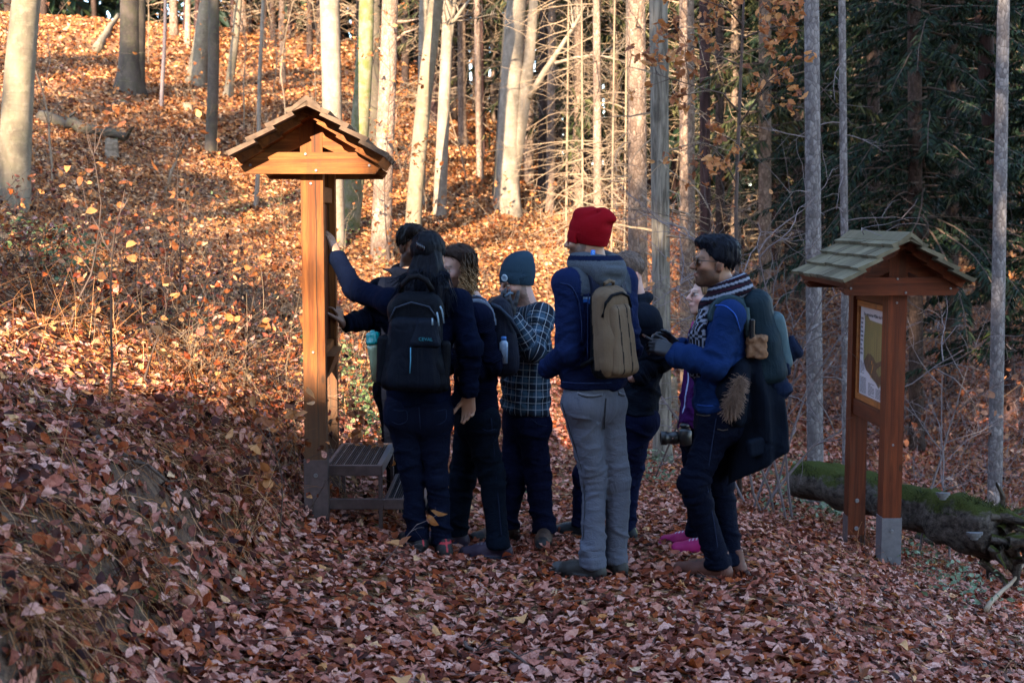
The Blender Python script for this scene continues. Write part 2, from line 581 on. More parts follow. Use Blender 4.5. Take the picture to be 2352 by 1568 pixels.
# ================================================================== BARK
def bark(name, lo, hi, kind='beech', moss=0.0, moss_c=(.07, .085, .02)):
    t = NT(name)
    c = t.coord('Object')
    if kind == 'beech':                             # smooth grey bark with pale lichen blots and faint rings
        b = t.noise(t.map(c, (3, 3, 1.2)), 2.2, 5, .6)
        blots = t.noise(c, 14, 4, .7)
        rings = t.noise(t.map(c, (2, 2, 26)), 2.0, 3)
        col = t.mix(t.ramp(b, [(.3, 0.), (.72, 1.)]), lo, hi)
        col = t.mix(t.math('MULTIPLY', t.ramp(blots, [(.52, 0.), (.62, 1.)]), .35), col, tuple(min(1, 1.3 * v) for v in hi))
        col = t.mix(t.math('MULTIPLY', t.ramp(rings, [(.55, 0.), (.75, 1.)]), .35), col, tuple(.55 * v for v in lo))
        h = t.math('ADD', t.math('MULTIPLY', rings, .6), blots)
        st = .35
    elif kind == 'spruce':                          # thin flaking plates
        wv = t.map(c, (1, 1, .55))
        vo = t.n('TexVoronoi', 1, {'feature': 'F1'}, Vector=wv, Scale=34.0)
        d = t.n('TexVoronoi', 0, {'feature': 'DISTANCE_TO_EDGE'}, Vector=wv, Scale=34.0)
        s = t.sep(vo)
        col = t.mix(s[0], lo, hi)
        col = t.mix(t.ramp(d, [(.0, .7), (.10, 0.)]), col, tuple(.5 * v for v in lo))
        col = t.mix(t.math('MULTIPLY', t.ramp(t.noise(c, 3.0, 4), [(.45, 0.), (.65, 1.)]), .5), col, tuple(.6 * v for v in lo))
        h = t.math('ADD', t.math('MULTIPLY', d, 1.5), s[1])
        st = .8
    else:                                           # furrowed bark
        wv = t.map(c, (1, 1, .13))
        a = t.noise(wv, 26, 4, .6, .6)
        col = t.mix(t.ramp(a, [(.38, 0.), (.62, 1.)]), lo, hi)
        col = t.mix(t.math('MULTIPLY', t.ramp(t.noise(c, 5, 3), [(.5, 0.), (.7, 1.)]), .4), col, tuple(.5 * v for v in lo))
        h = a
        st = 1.0
    if moss:
        z = t.sep(c)[2]
        m = t.math('MULTIPLY', t.ramp(t.noise(c, 9, 6, .75), [(.45, 0.), (.62, 1.)]), moss)
        col = t.mix(m, col, moss_c)
    t.P(Base_Color=col, Roughness=.85, Specular_IOR_Level=.2)
    t.bump(h, st, .012)
    return t.m
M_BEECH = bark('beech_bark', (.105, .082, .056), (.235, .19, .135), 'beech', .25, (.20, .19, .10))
M_BEECH_SHADED = bark('shaded_beech_bark', (.045, .035, .028), (.11, .085, .065), 'beech', .25)  # darker copy of the beech bark; shade on the trunks put into the colour
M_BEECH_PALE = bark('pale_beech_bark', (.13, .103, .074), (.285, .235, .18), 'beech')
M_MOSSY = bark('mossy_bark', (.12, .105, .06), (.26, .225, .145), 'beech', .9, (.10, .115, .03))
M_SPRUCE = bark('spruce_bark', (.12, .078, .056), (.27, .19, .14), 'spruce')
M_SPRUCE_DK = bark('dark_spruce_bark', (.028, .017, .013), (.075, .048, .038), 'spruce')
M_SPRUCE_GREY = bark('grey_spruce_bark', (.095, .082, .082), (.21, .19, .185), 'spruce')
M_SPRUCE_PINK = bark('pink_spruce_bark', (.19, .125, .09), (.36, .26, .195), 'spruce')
M_PINE = bark('reddish_bark', (.024, .012, .011), (.062, .031, .028), 'furrow')
M_OAK = bark('furrowed_bark', (.07, .058, .045), (.20, .175, .14), 'furrow')
M_TWIG_PALE = plain('pale_dead_twig', (.22, .155, .10), .8)
M_TWIG_GREY = plain('grey_twig', (.15, .12, .12), .8)
M_TWIG_DARK = plain('dark_twig', (.075, .05, .04), .8)
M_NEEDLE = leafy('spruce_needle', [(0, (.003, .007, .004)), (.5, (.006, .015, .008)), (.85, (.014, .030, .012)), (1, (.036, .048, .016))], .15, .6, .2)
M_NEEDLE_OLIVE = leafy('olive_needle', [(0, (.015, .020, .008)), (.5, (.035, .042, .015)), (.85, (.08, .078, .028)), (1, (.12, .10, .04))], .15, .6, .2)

def trunk_vf(pts, rads, sides=14, flare=.35, fl_h=.35, lobes=5, seed=0, rough=.05):
    """tapered, slightly uneven trunk with a spreading foot; closed at the top"""
    pts, rads = np.asarray(pts, float), np.asarray(rads, float)
    N = len(pts)
    P = pts[None]
    T = np.gradient(pts, axis=0)
    T = norm(T)
    A = norm(np.cross(T, np.array([0, 1., 0])) + 1e-6)
    B = np.cross(T, A)
    th = np.arange(sides) * 2 * np.pi / sides
    h = np.concatenate([[0], np.cumsum(np.linalg.norm(np.diff(pts, axis=0), axis=1))])
    ph = seed * 1.7
    fl = np.exp(-np.maximum(h - .25, 0) / fl_h)[:, None] * flare * (.75 + .55 * np.cos(lobes * th + ph)[None] + .25 * np.cos(2 * th + 2 * ph)[None])
    nz = fbm(np.stack([np.cos(th)[None] * 1.3 + seed * 3.1 + 0 * h[:, None], np.sin(th)[None] * 1.3 + 0 * h[:, None], h[:, None] * 1.6 + 0 * th[None]], -1), 2) - .5
    R = rads[:, None] * (1 + fl + rough * 2 * nz)
    V = pts[:, None] + R[..., None] * (np.cos(th)[None, :, None] * A[:, None] + np.sin(th)[None, :, None] * B[:, None])
    I = np.arange(N * sides).reshape(N, sides)
    F = np.stack([I[:-1], np.roll(I[:-1], -1, 1), np.roll(I[1:], -1, 1), I[1:]], -1).reshape(-1, 4)
    V = np.vstack([V.reshape(-1, 3), pts[-1]])
    k = np.arange(sides)
    top = np.stack([I[-1], np.roll(I[-1], -1), np.full(sides, N * sides)], -1)
    return V, [F, top]
def grow(start, dirs, length, segs, rng, wob=.25, droop=0.):
    """N wandering polylines"""
    N = len(start)
    P = np.zeros((N, segs + 1, 3))
    P[:, 0] = start
    d = norm(dirs)
    st = (np.asarray(length) / segs)
    st = st[:, None] if np.ndim(st) else st
    for k in range(segs):
        d = norm(d + rng.normal(0, wob, (N, 3)) / math.sqrt(segs) + np.array([0, 0, droop / segs]))
        P[:, k + 1] = P[:, k] + d * st
    return P
def side_twigs(P, per, l0, l1, segs, rng, droop=0., up=0.2, wob=.3, t0=.15):
    """twigs leaving the given polylines"""
    N, S, _ = P.shape
    i = np.repeat(np.arange(N), per)
    t = rng.uniform(t0, 1, len(i)) * (S - 1)
    k = np.minimum(t.astype(int), S - 2)
    f = (t - k)[:, None]
    s = P[i, k] * (1 - f) + P[i, k + 1] * f
    T = norm(P[i, k + 1] - P[i, k])
    A, B = frames(T)
    a = rng.random(len(i)) * 6.283
    d = T * rng.uniform(.4, .9, len(i))[:, None] + np.cos(a)[:, None] * A + np.sin(a)[:, None] * B + np.array([0, 0, up])
    return grow(s, d, rng.uniform(l0, l1, len(i)), segs, rng, wob, droop), i
def taper(P, r0, r1):
    S = P.shape[1]
    r0 = np.broadcast_to(np.asarray(r0, float), (len(P),))
    return r0[:, None] + (r1 - r0[:, None]) * np.linspace(0, 1, S)[None]
def dead_branches(pts, rads, z0, z1, n, l0, l1, rng, r=.007, sub=5, droop=-.25):
    """whorls of bare branches round a spruce stem -> V, F"""
    pts = np.asarray(pts)
    z = rng.uniform(z0, z1, n) + pts[0, 2]
    x, y, rr_ = (np.interp(z, pts[:, 2], c) for c in (pts[:, 0], pts[:, 1], rads))
    a = rng.random(n) * 6.283
    d = np.stack([np.cos(a), np.sin(a), rng.normal(-.05, .22, n)], -1)
    s = np.stack([x, y, z], -1) + d * (rr_ * .8)[:, None]
    P = grow(s, d, rng.uniform(l0, l1, n), 5, rng, .3, droop)
    S = Soup()
    S.add(*tubes(P, taper(P, r, r * .3), 3))
    if sub:
        Q, _ = side_twigs(P, sub, .12, .5, 3, rng, -.3, 0, .3, .25)
        S.add(*tubes(Q, taper(Q, r * .45, r * .2), 3))
    return S.get()
def spray_vf(P, rng, per, l0, l1, w, droop=.5):
    """needle-covered twiglets along branch polylines: long kite shaped pieces in pairs"""
    N, S, _ = P.shape
    i = np.repeat(np.arange(N), per)
    t = rng.uniform(.1, 1, len(i)) * (S - 1)
    k = np.minimum(t.astype(int), S - 2)
    f = (t - k)[:, None]
    s = P[i, k] * (1 - f) + P[i, k + 1] * f
    T = norm(P[i, k + 1] - P[i, k])
    side = norm(np.cross(T, np.array([0, 0, 1.])))
    sg = np.where(rng.random(len(i)) < .5, -1, 1)[:, None]
    d = norm(T * rng.uniform(.3, 1.1, len(i))[:, None] + side * sg * rng.uniform(.5, 1, len(i))[:, None] + np.array([0, 0, -droop]) * rng.uniform(.3, 1.6, len(i))[:, None] + rng.normal(0, .2, (len(i), 3)))
    L = rng.uniform(l0, l1, len(i))[:, None]
    nrm = norm(np.cross(d, rng.normal(0, 1, (len(i), 3))))
    W = nrm * (w * rng.uniform(.7, 1.3, len(i)))[:, None]
    mid = s + d * L * .45 + np.array([0, 0, .012])
    V = np.stack([s, mid + W, s + d * L + np.array([0, 0, -.15]) * L, mid - W], 1)
    F = np.arange(len(i) * 4).reshape(-1, 4)
    return V.reshape(-1, 3), F, len(i)
def crown_branches(base, z0, z1, rmax, n, rng, top=None, pw=.8):
    """branches of a conifer between two heights, longest at the bottom"""
    z = z0 + (z1 - z0) * rng.random(n) ** 1.15
    a = rng.random(n) * 6.283
    L = rmax * np.clip((1 - (z - z0) / (z1 - z0 + .01)), 0.06, 1) ** pw * rng.uniform(.65, 1.1, n)
    d = np.stack([np.cos(a), np.sin(a), rng.normal(.05, .12, n)], -1)
    s = np.stack([np.full(n, base[0]), np.full(n, base[1]), base[2] + z], -1)
    return grow(s, d, L, 6, rng, .16, -.55)

# ================================================================== THE WOOD BEHIND THE VIEWPOINT (it keeps the path in shade)
def big_spruces(name, spots, rng, mat, clumps=420, size=.55):
    S, r_ = Soup(), []
    for x, y, H, R, z0 in spots:
        b = np.array([x, y, gz(x, y) - .2])
        H = H - b[2]                              # the heights given are those of the tops above the path
        h = np.linspace(0, H, 9)
        S.add(*trunk_vf(np.c_[np.full(9, b[0]), np.full(9, b[1]), b[2] + h], .19 * (1 - h / H * .9) * H / 18, 8, .2))
        P = crown_branches(b, z0, H, R, int(clumps * .3), rng)
        V, F, n = spray_vf(P, rng, 11, size * .5, size * 1.3, size * .20)
        S.add(V, F)
    V, Fs = S.get()
    nf = sum(len(f) for f in Fs)
    return mesh_np(name, V, Fs, [mat], False, {'rnd': ('FACE', 'FLOAT', rng.random(nf))})
r1 = np.random.default_rng(5)
spots = []
for k in range(14):                                 # a low, even plantation edge: its tops draw the shade line across the bank
    x = -16.3 + k * .78
    spots.append((x, -13 + r1.normal(0, .25), 10.85 + max(0, x + 7.0) * 1.05 + r1.normal(0, .15), 1.7, .6))
spots += [(-12.9, -14, 25.0, 2.3, 1.0), (-15.0, -13.5, 23.5, 2.3, 1.0), (-17.5, -14, 26, 2.4, 1.), (-8.4, -12.6, 14.8, 1.25, 1.), (-10.3, -13.4, 16.0, 1.3, 1.), (-11.4, -12.8, 18.2, 1.4, 1.)]
spots += [(-4.25, -13, 19.0, 2.9, 1.0), (-4.9, -12.6, 14.4, 1.6, 1.0), (-5.25, -13.3, 13.3, 1.5, 1.0), (-3.5, -11.5, 21, 3.0, 1.0), (-3.9, -14.5, 17.5, 2.6, 1.)]
for k in range(10):                                 # tall trees further right: everything right of the board is in shade
    spots.append((-2.6 + k * 1.6, -13 + r1.normal(0, 1.0), 23 + r1.normal(0, 1.2), 3.3, 1.0))
woods = link('spruce_woodland', big_spruces('spruce_woodland', spots, r1, M_NEEDLE, 800, .7), kind='stuff')

S = Soup()                                          # bare beeches behind the viewpoint: their limbs dapple the sunny slope
for x, y in ((-7.4, -9), (-9.3, -10.5), (-11.2, -8), (-13.4, -10), (-16, -9), (-6.6, -17)):
    b = np.array([x, y, gz(x, y) - .2])
    h = np.linspace(0, 24, 10)
    c = np.c_[b[0] + .25 * np.sin(h * .2 + x), np.full(10, b[1]), b[2] + h]
    S.add(*trunk_vf(c, .17 * (1 - h / 27), 9, .3))
    z = r1.uniform(6, 22, 26)
    a = r1.random(26) * 6.283
    s0 = np.stack([np.interp(z, h, c[:, 0]), np.full(26, b[1]), b[2] + z], -1)
    P = grow(s0, np.stack([np.cos(a), np.sin(a), np.full(26, .7)], -1), r1.uniform(1.5, 4, 26), 7, r1, .4)
    S.add(*tubes(P, taper(P, .05, .012), 5))
    Q, _ = side_twigs(P, 9, .5, 1.6, 5, r1, 0, .3)
    S.add(*tubes(Q, taper(Q, .016, .006), 3))
    Q2, _ = side_twigs(Q, 4, .2, .7, 3, r1, 0, .2)
    S.add(*tubes(Q2, taper(Q2, .008, .004), 3))
V, Fs = S.get()
link('beech_woodland', mesh_np('beech_woodland', V, Fs, [M_BEECH], True), kind='stuff')

# ================================================================== TREES IN VIEW
RT = np.random.default_rng(21)
TREES = {}
def stem_line(bx, by, tx, Y, H, wig=0, sd=0, bend=0):
    B = at(bx, by, Y)
    D = at(tx, 0, Y) - B
    D = D / D[2]
    h = np.concatenate([[-.25, 0, .12, .3, .55], np.arange(.9, 6.5, .4), np.arange(7, H, 1.2)])
    pts = B[None] + D[None] * h[:, None]
    pts[:, 1] = Y
    w = wig / ppm(Y)
    pts[:, 0] += w * (np.sin(h * 1.1 + sd) - math.sin(sd)) + .5 * w * (np.sin(h * 2.3 + 2 * sd) - math.sin(2 * sd))
    htop = (at(tx, 0, Y) - B)[2]
    pts[:, 0] += bend / ppm(Y) * 4 * (h / htop) * (1 - h / htop) * (h < htop * 1.6)
    pts[:, 1] += .3 * w * np.sin(h * .9 + sd)
    return pts, h, htop
def stem(name, cat, label, mat, bx, by, bw, tx, tw, Y=None, H=13, wig=0, bend=0, flare=.3, lobes=5, rough=.04, group=None, sides=14, dead=None, bmat=None, bark_name='trunk'):
    sd = RT.random() * 6
    if Y is None:
        Y = float(ground_hit(bx, by)[1])
    else:
        P0 = at(bx, 800, Y)
        by = 500 + 0
        g = gz(P0[0], Y)
        d = np.array([0, 0, g - CAM_H])
        # picture row of the ground under this stem
        k = (g - CAM_H) / Y
        by = 784 - FPX * (k + math.tan(PITCH)) / (1 - k * math.tan(PITCH))
    pts, h, ht = stem_line(bx, by, tx, Y, H, wig, sd, bend)
    rb, rt = bw / 2 / ppm(Y), tw / 2 / ppm(Y)
    R = rb + (rt - rb) * h / ht
    R = np.where(h > ht, np.maximum(rt * (1 - (h - ht) / (H - ht + 1) * .75), .012), R)
    root = thing(name, label, cat, tuple(pts[1]), group)
    V, F = trunk_vf(pts, R, sides, flare, max(.12, 1.6 * rb), lobes, sd, rough)
    part(bark_name, V, F, mat, root)
    if dead:
        n, z0, z1, l0, l1, r, sub = dead
        V, F = dead_branches(pts[1:], R[1:], z0, z1, n, l0, l1, RT, r, sub)
        part('dead_branch', V, F, bmat or M_TWIG_PALE, root, False, kind='stuff')
    TREES[label] = (root, pts, R, Y)
    return root, pts, R, Y
def crown(root, base, z0, z1, rmax, n, per, mat, l0=.09, l1=.26, w=.016, wood=True, droop=.6, pw=.8):
    P = crown_branches(base, z0, z1, rmax, n, RT, pw=pw)
    V, F, m = spray_vf(P, RT, per, l0, l1, w, droop)
    part('needles', V, F, mat, root, False, {'rnd': ('FACE', 'FLOAT', np.clip(RT.normal(.5, .25, m), 0, 1))}, kind='stuff')
    if wood:
        V, F = tubes(P, taper(P, .014, .003), 3)
        part('branch', V, F, M_TWIG_DARK, root, False, kind='stuff')
def bare_branches(root, specs, mat, r=.006, twigs=5, leaves=None, name='branch'):
    """specs: list of (points Nx3, base radius)"""
    S = Soup()
    for pts, r0 in specs:
        pts = np.asarray(pts, float)
        S.add(*tube1(pts, np.linspace(r0, r0 * .25, len(pts)), 6))
        if twigs:
            P = pts[None]
            Q, _ = side_twigs(P, twigs, .2, .7, 4, RT, -.05, .25, .35, .2)
            S.add(*tubes(Q, taper(Q, r0 * .3, r0 * .1), 3))
            Q2, _ = side_twigs(Q, 4, .08, .3, 3, RT, 0, .1)
            S.add(*tubes(Q2, taper(Q2, r0 * .16, r0 * .08), 3))
    V, F = S.get()
    return part(name, V, F, mat, root)

B = 'beech_tree'
stem(B, 'tree', 'thick pale beech trunk at the left edge of the hillside, brambles round its foot', M_BEECH, 33, 478, 74, 60, 62, bend=-6, lobes=4, flare=.18)
stem(B, 'tree', 'dark thick trunk on the upper slope, the broader of a fused pair', M_BEECH_SHADED, 297, 212, 46, 299, 44, flare=.55, lobes=6)
stem(B, 'tree', 'dark trunk fused to the right side of a broader dark trunk on the upper slope', M_BEECH_SHADED, 320, 216, 24, 322, 26, flare=.4)
stem(B, 'tree', 'pale beech leaning right high on the slope beside a thin dark trunk', M_BEECH, 450, 198, 44, 476, 33, flare=.3)
stem('spruce_tree', 'tree', 'slim pinkish trunk just left of the leaning pale beech on the slope', M_SPRUCE_PINK, 431, 104, 14, 432, 12, flare=.15)
stem(B, 'tree', 'thin dark trunk standing alone on the slope with a mossy foot', M_BEECH_SHADED, 484, 352, 27, 488, 25, flare=.2, wig=2)
stem('sapling', 'sapling', 'thin crooked sapling on the slope between two dark trunks', M_TWIG_GREY, 370, 244, 10, 385, 7, wig=6, flare=.2, H=6, sides=8)
stem('birch_sapling', 'sapling', 'thin pale crooked sapling rising behind the left roof', M_BEECH_PALE, 587, 478, 11, 612, 8, wig=7, flare=.2, H=7, sides=8)
stem(B, 'tree', 'slim grey trunk with a crooked foot behind the pale sapling', M_BEECH, 524, 222, 20, 541, 17, flare=.3, wig=3)
stem('spruce_tree', 'tree', 'slim brown spruce behind the twigs left of the smooth pale beech', M_SPRUCE, 650, 195, 15, 648, 12, flare=.2)
stem(B, 'tree', 'smooth straight pale beech directly behind the left roof', M_BEECH_PALE, 770, 560, 46, 757, 45, flare=.12, rough=.02)
stem(B, 'tree', 'mossy beech curving right behind the left roof', M_MOSSY, 800, 524, 50, 842, 34, bend=8, flare=.15, rough=.06)
stem(B, 'tree', 'dark shaded trunk touching the mossy curving beech', M_BEECH_SHADED, 862, 360, 32, 858, 32)
r_, p_, R_, Y_ = stem('spruce_tree', 'tree', 'pinkish spruce trunk with broken stubs to the right of the left roof', M_SPRUCE_PINK, 874, 592, 47, 901, 36, flare=.12, wig=2)
bare_branches(r_, [([at(905, 52, Y_), at(935, 50, Y_), at(962, 44, Y_)], .028), ([at(908, 95, Y_), at(930, 76, Y_), at(958, 66, Y_)], .024), ([at(886, 118, Y_), at(876, 114, Y_), at(868, 110, Y_)], .03)], M_SPRUCE_PINK, twigs=0)
stem(B, 'tree', 'smooth grey beech leaning right above the dark haired heads', M_BEECH_SHADED if False else M_BEECH, 948, 522, 37, 1003, 33, bend=-5, flare=.1)
stem(B, 'tree', 'pale trunk half hidden behind the leaning grey beech', M_BEECH_PALE, 966, 470, 20, 974, 22)
r_, p_, R_, Y_ = stem(B, 'tree', 'pale straight beech right of the leaning grey beech, forking near the top', M_BEECH_PALE, 1009, 496, 31, 1030, 24, flare=.15)
bare_branches(r_, [([at(1018, 140, Y_), at(1034, 75, Y_), at(1044, 0, Y_), at(1050, -60, Y_)], .07), ([at(1022, 90, Y_), at(1048, 40, Y_), at(1075, 5, Y_), at(1100, -30, Y_)], .045)], M_BEECH_PALE, twigs=5)
stem('spruce_tree', 'tree', 'slim sunlit spruce standing alone left of the big forked beech', M_SPRUCE_PINK, 1103, 412, 17, 1095, 14, flare=.35, dead=(26, 1.2, 8, .3, 1.1, .008, 4))
r_, p_, R_, Y_ = stem(B, 'tree', 'big bright forked beech in the middle with two limbs', M_BEECH_PALE, 1165, 492, 56, 1187, 44, flare=.5, lobes=4, bend=-4)
bare_branches(r_, [([at(1172, 430, Y_ + .02), at(1186, 340, Y_ - .0), at(1204, 230, Y_ - .04), at(1217, 120, Y_), at(1226, 0, Y_), at(1232, -120, Y_), at(1238, -400, Y_)], .155)], M_BEECH_PALE, twigs=0, name='limb')
bare_branches(r_, [([at(1216, 225, Y_ - .1), at(1250, 166, Y_ - .15), at(1290, 106, Y_ - .2), at(1322, 55, Y_ - .2), at(1342, 16, Y_ - .2)], .062),
                   ([at(1275, 146, Y_ - .18), at(1318, 134, Y_ - .3), at(1361, 127, Y_ - .3), at(1400, 132, Y_ - .3), at(1440, 146, Y_ - .3)], .03)], M_BEECH_PALE, twigs=6)
stem(B, 'tree', 'dark shaded buttress trunk against the left foot of the big forked beech', M_BEECH_SHADED, 1143, 470, 26, 1170, 22, Y=Y_ + .7, flare=.5)  # cast shadow on the forked beech's foot, painted as dark bark
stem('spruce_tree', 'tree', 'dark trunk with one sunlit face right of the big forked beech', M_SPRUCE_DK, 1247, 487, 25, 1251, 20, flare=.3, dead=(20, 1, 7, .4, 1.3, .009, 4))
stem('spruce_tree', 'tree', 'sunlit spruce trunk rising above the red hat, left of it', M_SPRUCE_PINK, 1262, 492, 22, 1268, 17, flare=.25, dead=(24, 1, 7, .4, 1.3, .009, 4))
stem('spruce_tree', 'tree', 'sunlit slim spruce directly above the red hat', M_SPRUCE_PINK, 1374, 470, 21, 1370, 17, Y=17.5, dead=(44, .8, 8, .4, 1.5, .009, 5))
BARE = (70, .9, 9, .25, .9, .010, 3)
stem('spruce_tree', 'tree', 'thick dappled spruce with short bare stubs right of the red hat', M_SPRUCE, 1468, 700, 47, 1461, 42, Y=13.2, dead=BARE, H=15)
r_, p_, R_, Y_ = stem('oak_tree', 'tree', 'furrowed grey brown trunk behind the dark jacket elbow', M_OAK, 1523, 900, 42, 1512, 42, Y=11.8, dead=(60, 1.2, 8, .15, .6, .011, 2), H=15)
OAKY = Y_
stem('spruce_tree', 'tree', 'brown spruce standing right of the furrowed trunk', M_SPRUCE, 1581, 700, 38, 1577, 34, Y=15.0, dead=(50, 1, 8, .2, .8, .01, 3), H=15)
stem('spruce_tree', 'tree', 'dark reddish spruce between the brown spruce and the man in sunglasses', M_PINE, 1622, 700, 25, 1618, 24, Y=17, dead=(40, 1, 9, .3, 1, .01, 3))
stem('spruce_tree', 'tree', 'dark slim spruce above the head of the man in sunglasses', M_SPRUCE_DK, 1654, 700, 20, 1652, 19, Y=19, dead=(40, 1, 9, .3, 1.2, .01, 3))
stem('spruce_tree', 'tree', 'pale flaky spruce trunk with bare twigs before it, right of the man in sunglasses', M_SPRUCE_GREY, 1873, 968, 39, 1864, 34, Y=11.2, H=15, flare=.2, dead=(10, 2, 8, .3, .7, .006, 3), bmat=M_TWIG_GREY)
stem('spruce_tree', 'tree', 'slim straight spruce behind the roof of the right board', M_SPRUCE_GREY, 1945, 900, 20, 1934, 16, Y=12.6, dead=(14, 1.5, 8, .3, .8, .006, 3), bmat=M_TWIG_GREY)
stem('spruce_tree', 'tree', 'smooth bluish grey spruce trunk at the right edge', M_SPRUCE_GREY, 2283, 1080, 34, 2305, 27, Y=11.6, H=15, flare=.25)
stem('pine_tree', 'tree', 'dark reddish trunk leaning behind the bluish grey spruce', M_PINE, 2322, 800, 34, 2256, 38, Y=15.5, H=15)
r_, p_, R_, Y_ = stem('spruce_tree', 'tree', 'olive spruce with sunlit trunk above and right of the man in sunglasses', M_SPRUCE, 1757, 700, 31, 1757, 28, Y=17.5, H=15, dead=(20, .8, 4, .4, 1.2, .01, 3))
crown(r_, p_[1], 3.1, 13, 1.7, 110, 60, M_NEEDLE_OLIVE)

# green spruces of the shaded right side
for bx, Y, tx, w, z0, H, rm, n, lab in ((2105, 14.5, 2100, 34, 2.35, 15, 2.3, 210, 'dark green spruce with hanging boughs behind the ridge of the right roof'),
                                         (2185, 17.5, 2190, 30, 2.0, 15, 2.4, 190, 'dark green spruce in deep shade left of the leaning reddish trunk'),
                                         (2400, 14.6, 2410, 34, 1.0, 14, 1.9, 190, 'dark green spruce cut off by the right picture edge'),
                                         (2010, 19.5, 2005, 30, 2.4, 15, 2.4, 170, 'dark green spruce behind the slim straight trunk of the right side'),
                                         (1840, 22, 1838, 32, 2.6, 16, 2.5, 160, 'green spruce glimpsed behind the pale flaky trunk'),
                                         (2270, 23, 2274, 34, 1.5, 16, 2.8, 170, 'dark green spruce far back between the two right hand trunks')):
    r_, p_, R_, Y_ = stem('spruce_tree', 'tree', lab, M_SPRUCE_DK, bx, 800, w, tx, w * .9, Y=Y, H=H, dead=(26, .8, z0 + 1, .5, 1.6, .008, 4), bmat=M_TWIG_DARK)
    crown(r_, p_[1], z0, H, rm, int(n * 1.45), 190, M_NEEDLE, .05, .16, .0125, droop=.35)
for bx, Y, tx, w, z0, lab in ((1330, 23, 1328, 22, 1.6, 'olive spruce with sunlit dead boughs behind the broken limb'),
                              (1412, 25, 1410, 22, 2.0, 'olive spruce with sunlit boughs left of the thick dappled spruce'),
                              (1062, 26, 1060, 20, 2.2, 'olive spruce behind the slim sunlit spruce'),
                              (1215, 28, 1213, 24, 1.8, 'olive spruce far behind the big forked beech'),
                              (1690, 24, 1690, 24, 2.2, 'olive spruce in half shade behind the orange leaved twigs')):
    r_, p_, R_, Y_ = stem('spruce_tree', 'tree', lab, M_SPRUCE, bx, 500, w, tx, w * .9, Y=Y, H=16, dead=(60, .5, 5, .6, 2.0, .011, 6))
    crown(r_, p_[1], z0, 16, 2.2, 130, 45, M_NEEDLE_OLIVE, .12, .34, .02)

# small dead spruces, pale in the sun
for bx, Y, tx, H, lab in ((1400, 14.6, 1412, 2.6, 'small dead pale spruce just above the red hat to its right'),
                          (1340, 16.0, 1336, 2.4, 'small dead pale spruce left of the slim spruce above the red hat'),
                          (1432, 15.6, 1440, 3.4, 'thin bare pole of a dead spruce beside the thick dappled trunk'),
                          (1300, 18.5, 1306, 3.6, 'tall thin dead spruce between the forked beech and the red hat')):
    stem('dead_spruce', 'dead tree', lab, M_TWIG_PALE, bx, 500, 7, tx, 4, Y=Y, H=H + .5, sides=6, flare=.1, dead=(60, .15, H, .25, .9, .008, 3))

# the many slender trunks behind
FILL = [(-.02, 'slender trunk among many in the dense wood behind')]
def far_trunk(px, Y, w, mat, n_dead, group='slender trunks of the dense wood behind'):
    look = {'spruce_bark': 'brown', 'dark_spruce_bark': 'dark', 'reddish_bark': 'blackish red'}[mat.name] + (' slim' if w < 17 else ' stout')
    where = [w_ for lim, w_ in ((620, 'high on the slope left of the left roof'), (760, 'on the slope behind the ridge of the left roof'), (900, 'behind the mossy curving beech'), (1010, 'behind the leaning grey beech'), (1120, 'left of the big forked beech'),
                                (1200, 'behind the big forked beech'), (1320, 'between the forked beech and the red hat'), (1440, 'in the thicket above the red hat'), (1540, 'behind the thick dappled spruce'), (1650, 'above the face of the man in sunglasses'),
                                (1770, 'behind the orange leaved oak twigs'), (1880, 'just left of the pale flaky trunk'), (2000, 'left of the right roof'), (2130, 'behind the right roof'), (2260, 'right of the right roof'), (9999, 'by the right picture edge')) if px < lim][0]
    label = f'{look} background trunk {where}'
    group = None
    return stem('spruce_tree', 'tree', label, mat, px, 500, w, px + RT.normal(0, 3), w * .85, Y=Y, H=17, sides=8, flare=.1, group=group,
                dead=(n_dead, .5, 8, .5, 2.0, .012, 4) if n_dead else None)
mats = [M_SPRUCE, M_SPRUCE_DK, M_PINE, M_SPRUCE_DK, M_PINE, M_SPRUCE_DK]
for k in range(78):
    px = 400 + (k * 0.6180339 % 1) * 1960
    Y = 24 + 20 * ((k * .7548776) % 1)
    if px < 900 and Y < 31:
        Y += 9
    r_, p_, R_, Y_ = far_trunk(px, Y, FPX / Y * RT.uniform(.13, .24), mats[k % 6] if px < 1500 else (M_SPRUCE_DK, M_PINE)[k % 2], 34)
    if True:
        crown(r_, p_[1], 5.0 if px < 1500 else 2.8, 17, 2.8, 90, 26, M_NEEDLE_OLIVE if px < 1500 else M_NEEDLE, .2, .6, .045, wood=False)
same = {}                                           # look-alikes in the same stretch: named by their order from left to right
for o in COL.objects:
    if 'background trunk' in o.get('label', ''):
        same.setdefault(o['label'], []).append(o)
for lab, os_ in same.items():
    os_.sort(key=lambda o: o.location.x / o.location.y)
    n_ = len(os_)
    for i, o in enumerate(os_):
        if n_ > 1:
            o['label'] = ('left ' if i == 0 else 'right ' if i == n_ - 1 else 'middle ') + lab
            o['group'] = lab.replace('trunk', 'trunks')
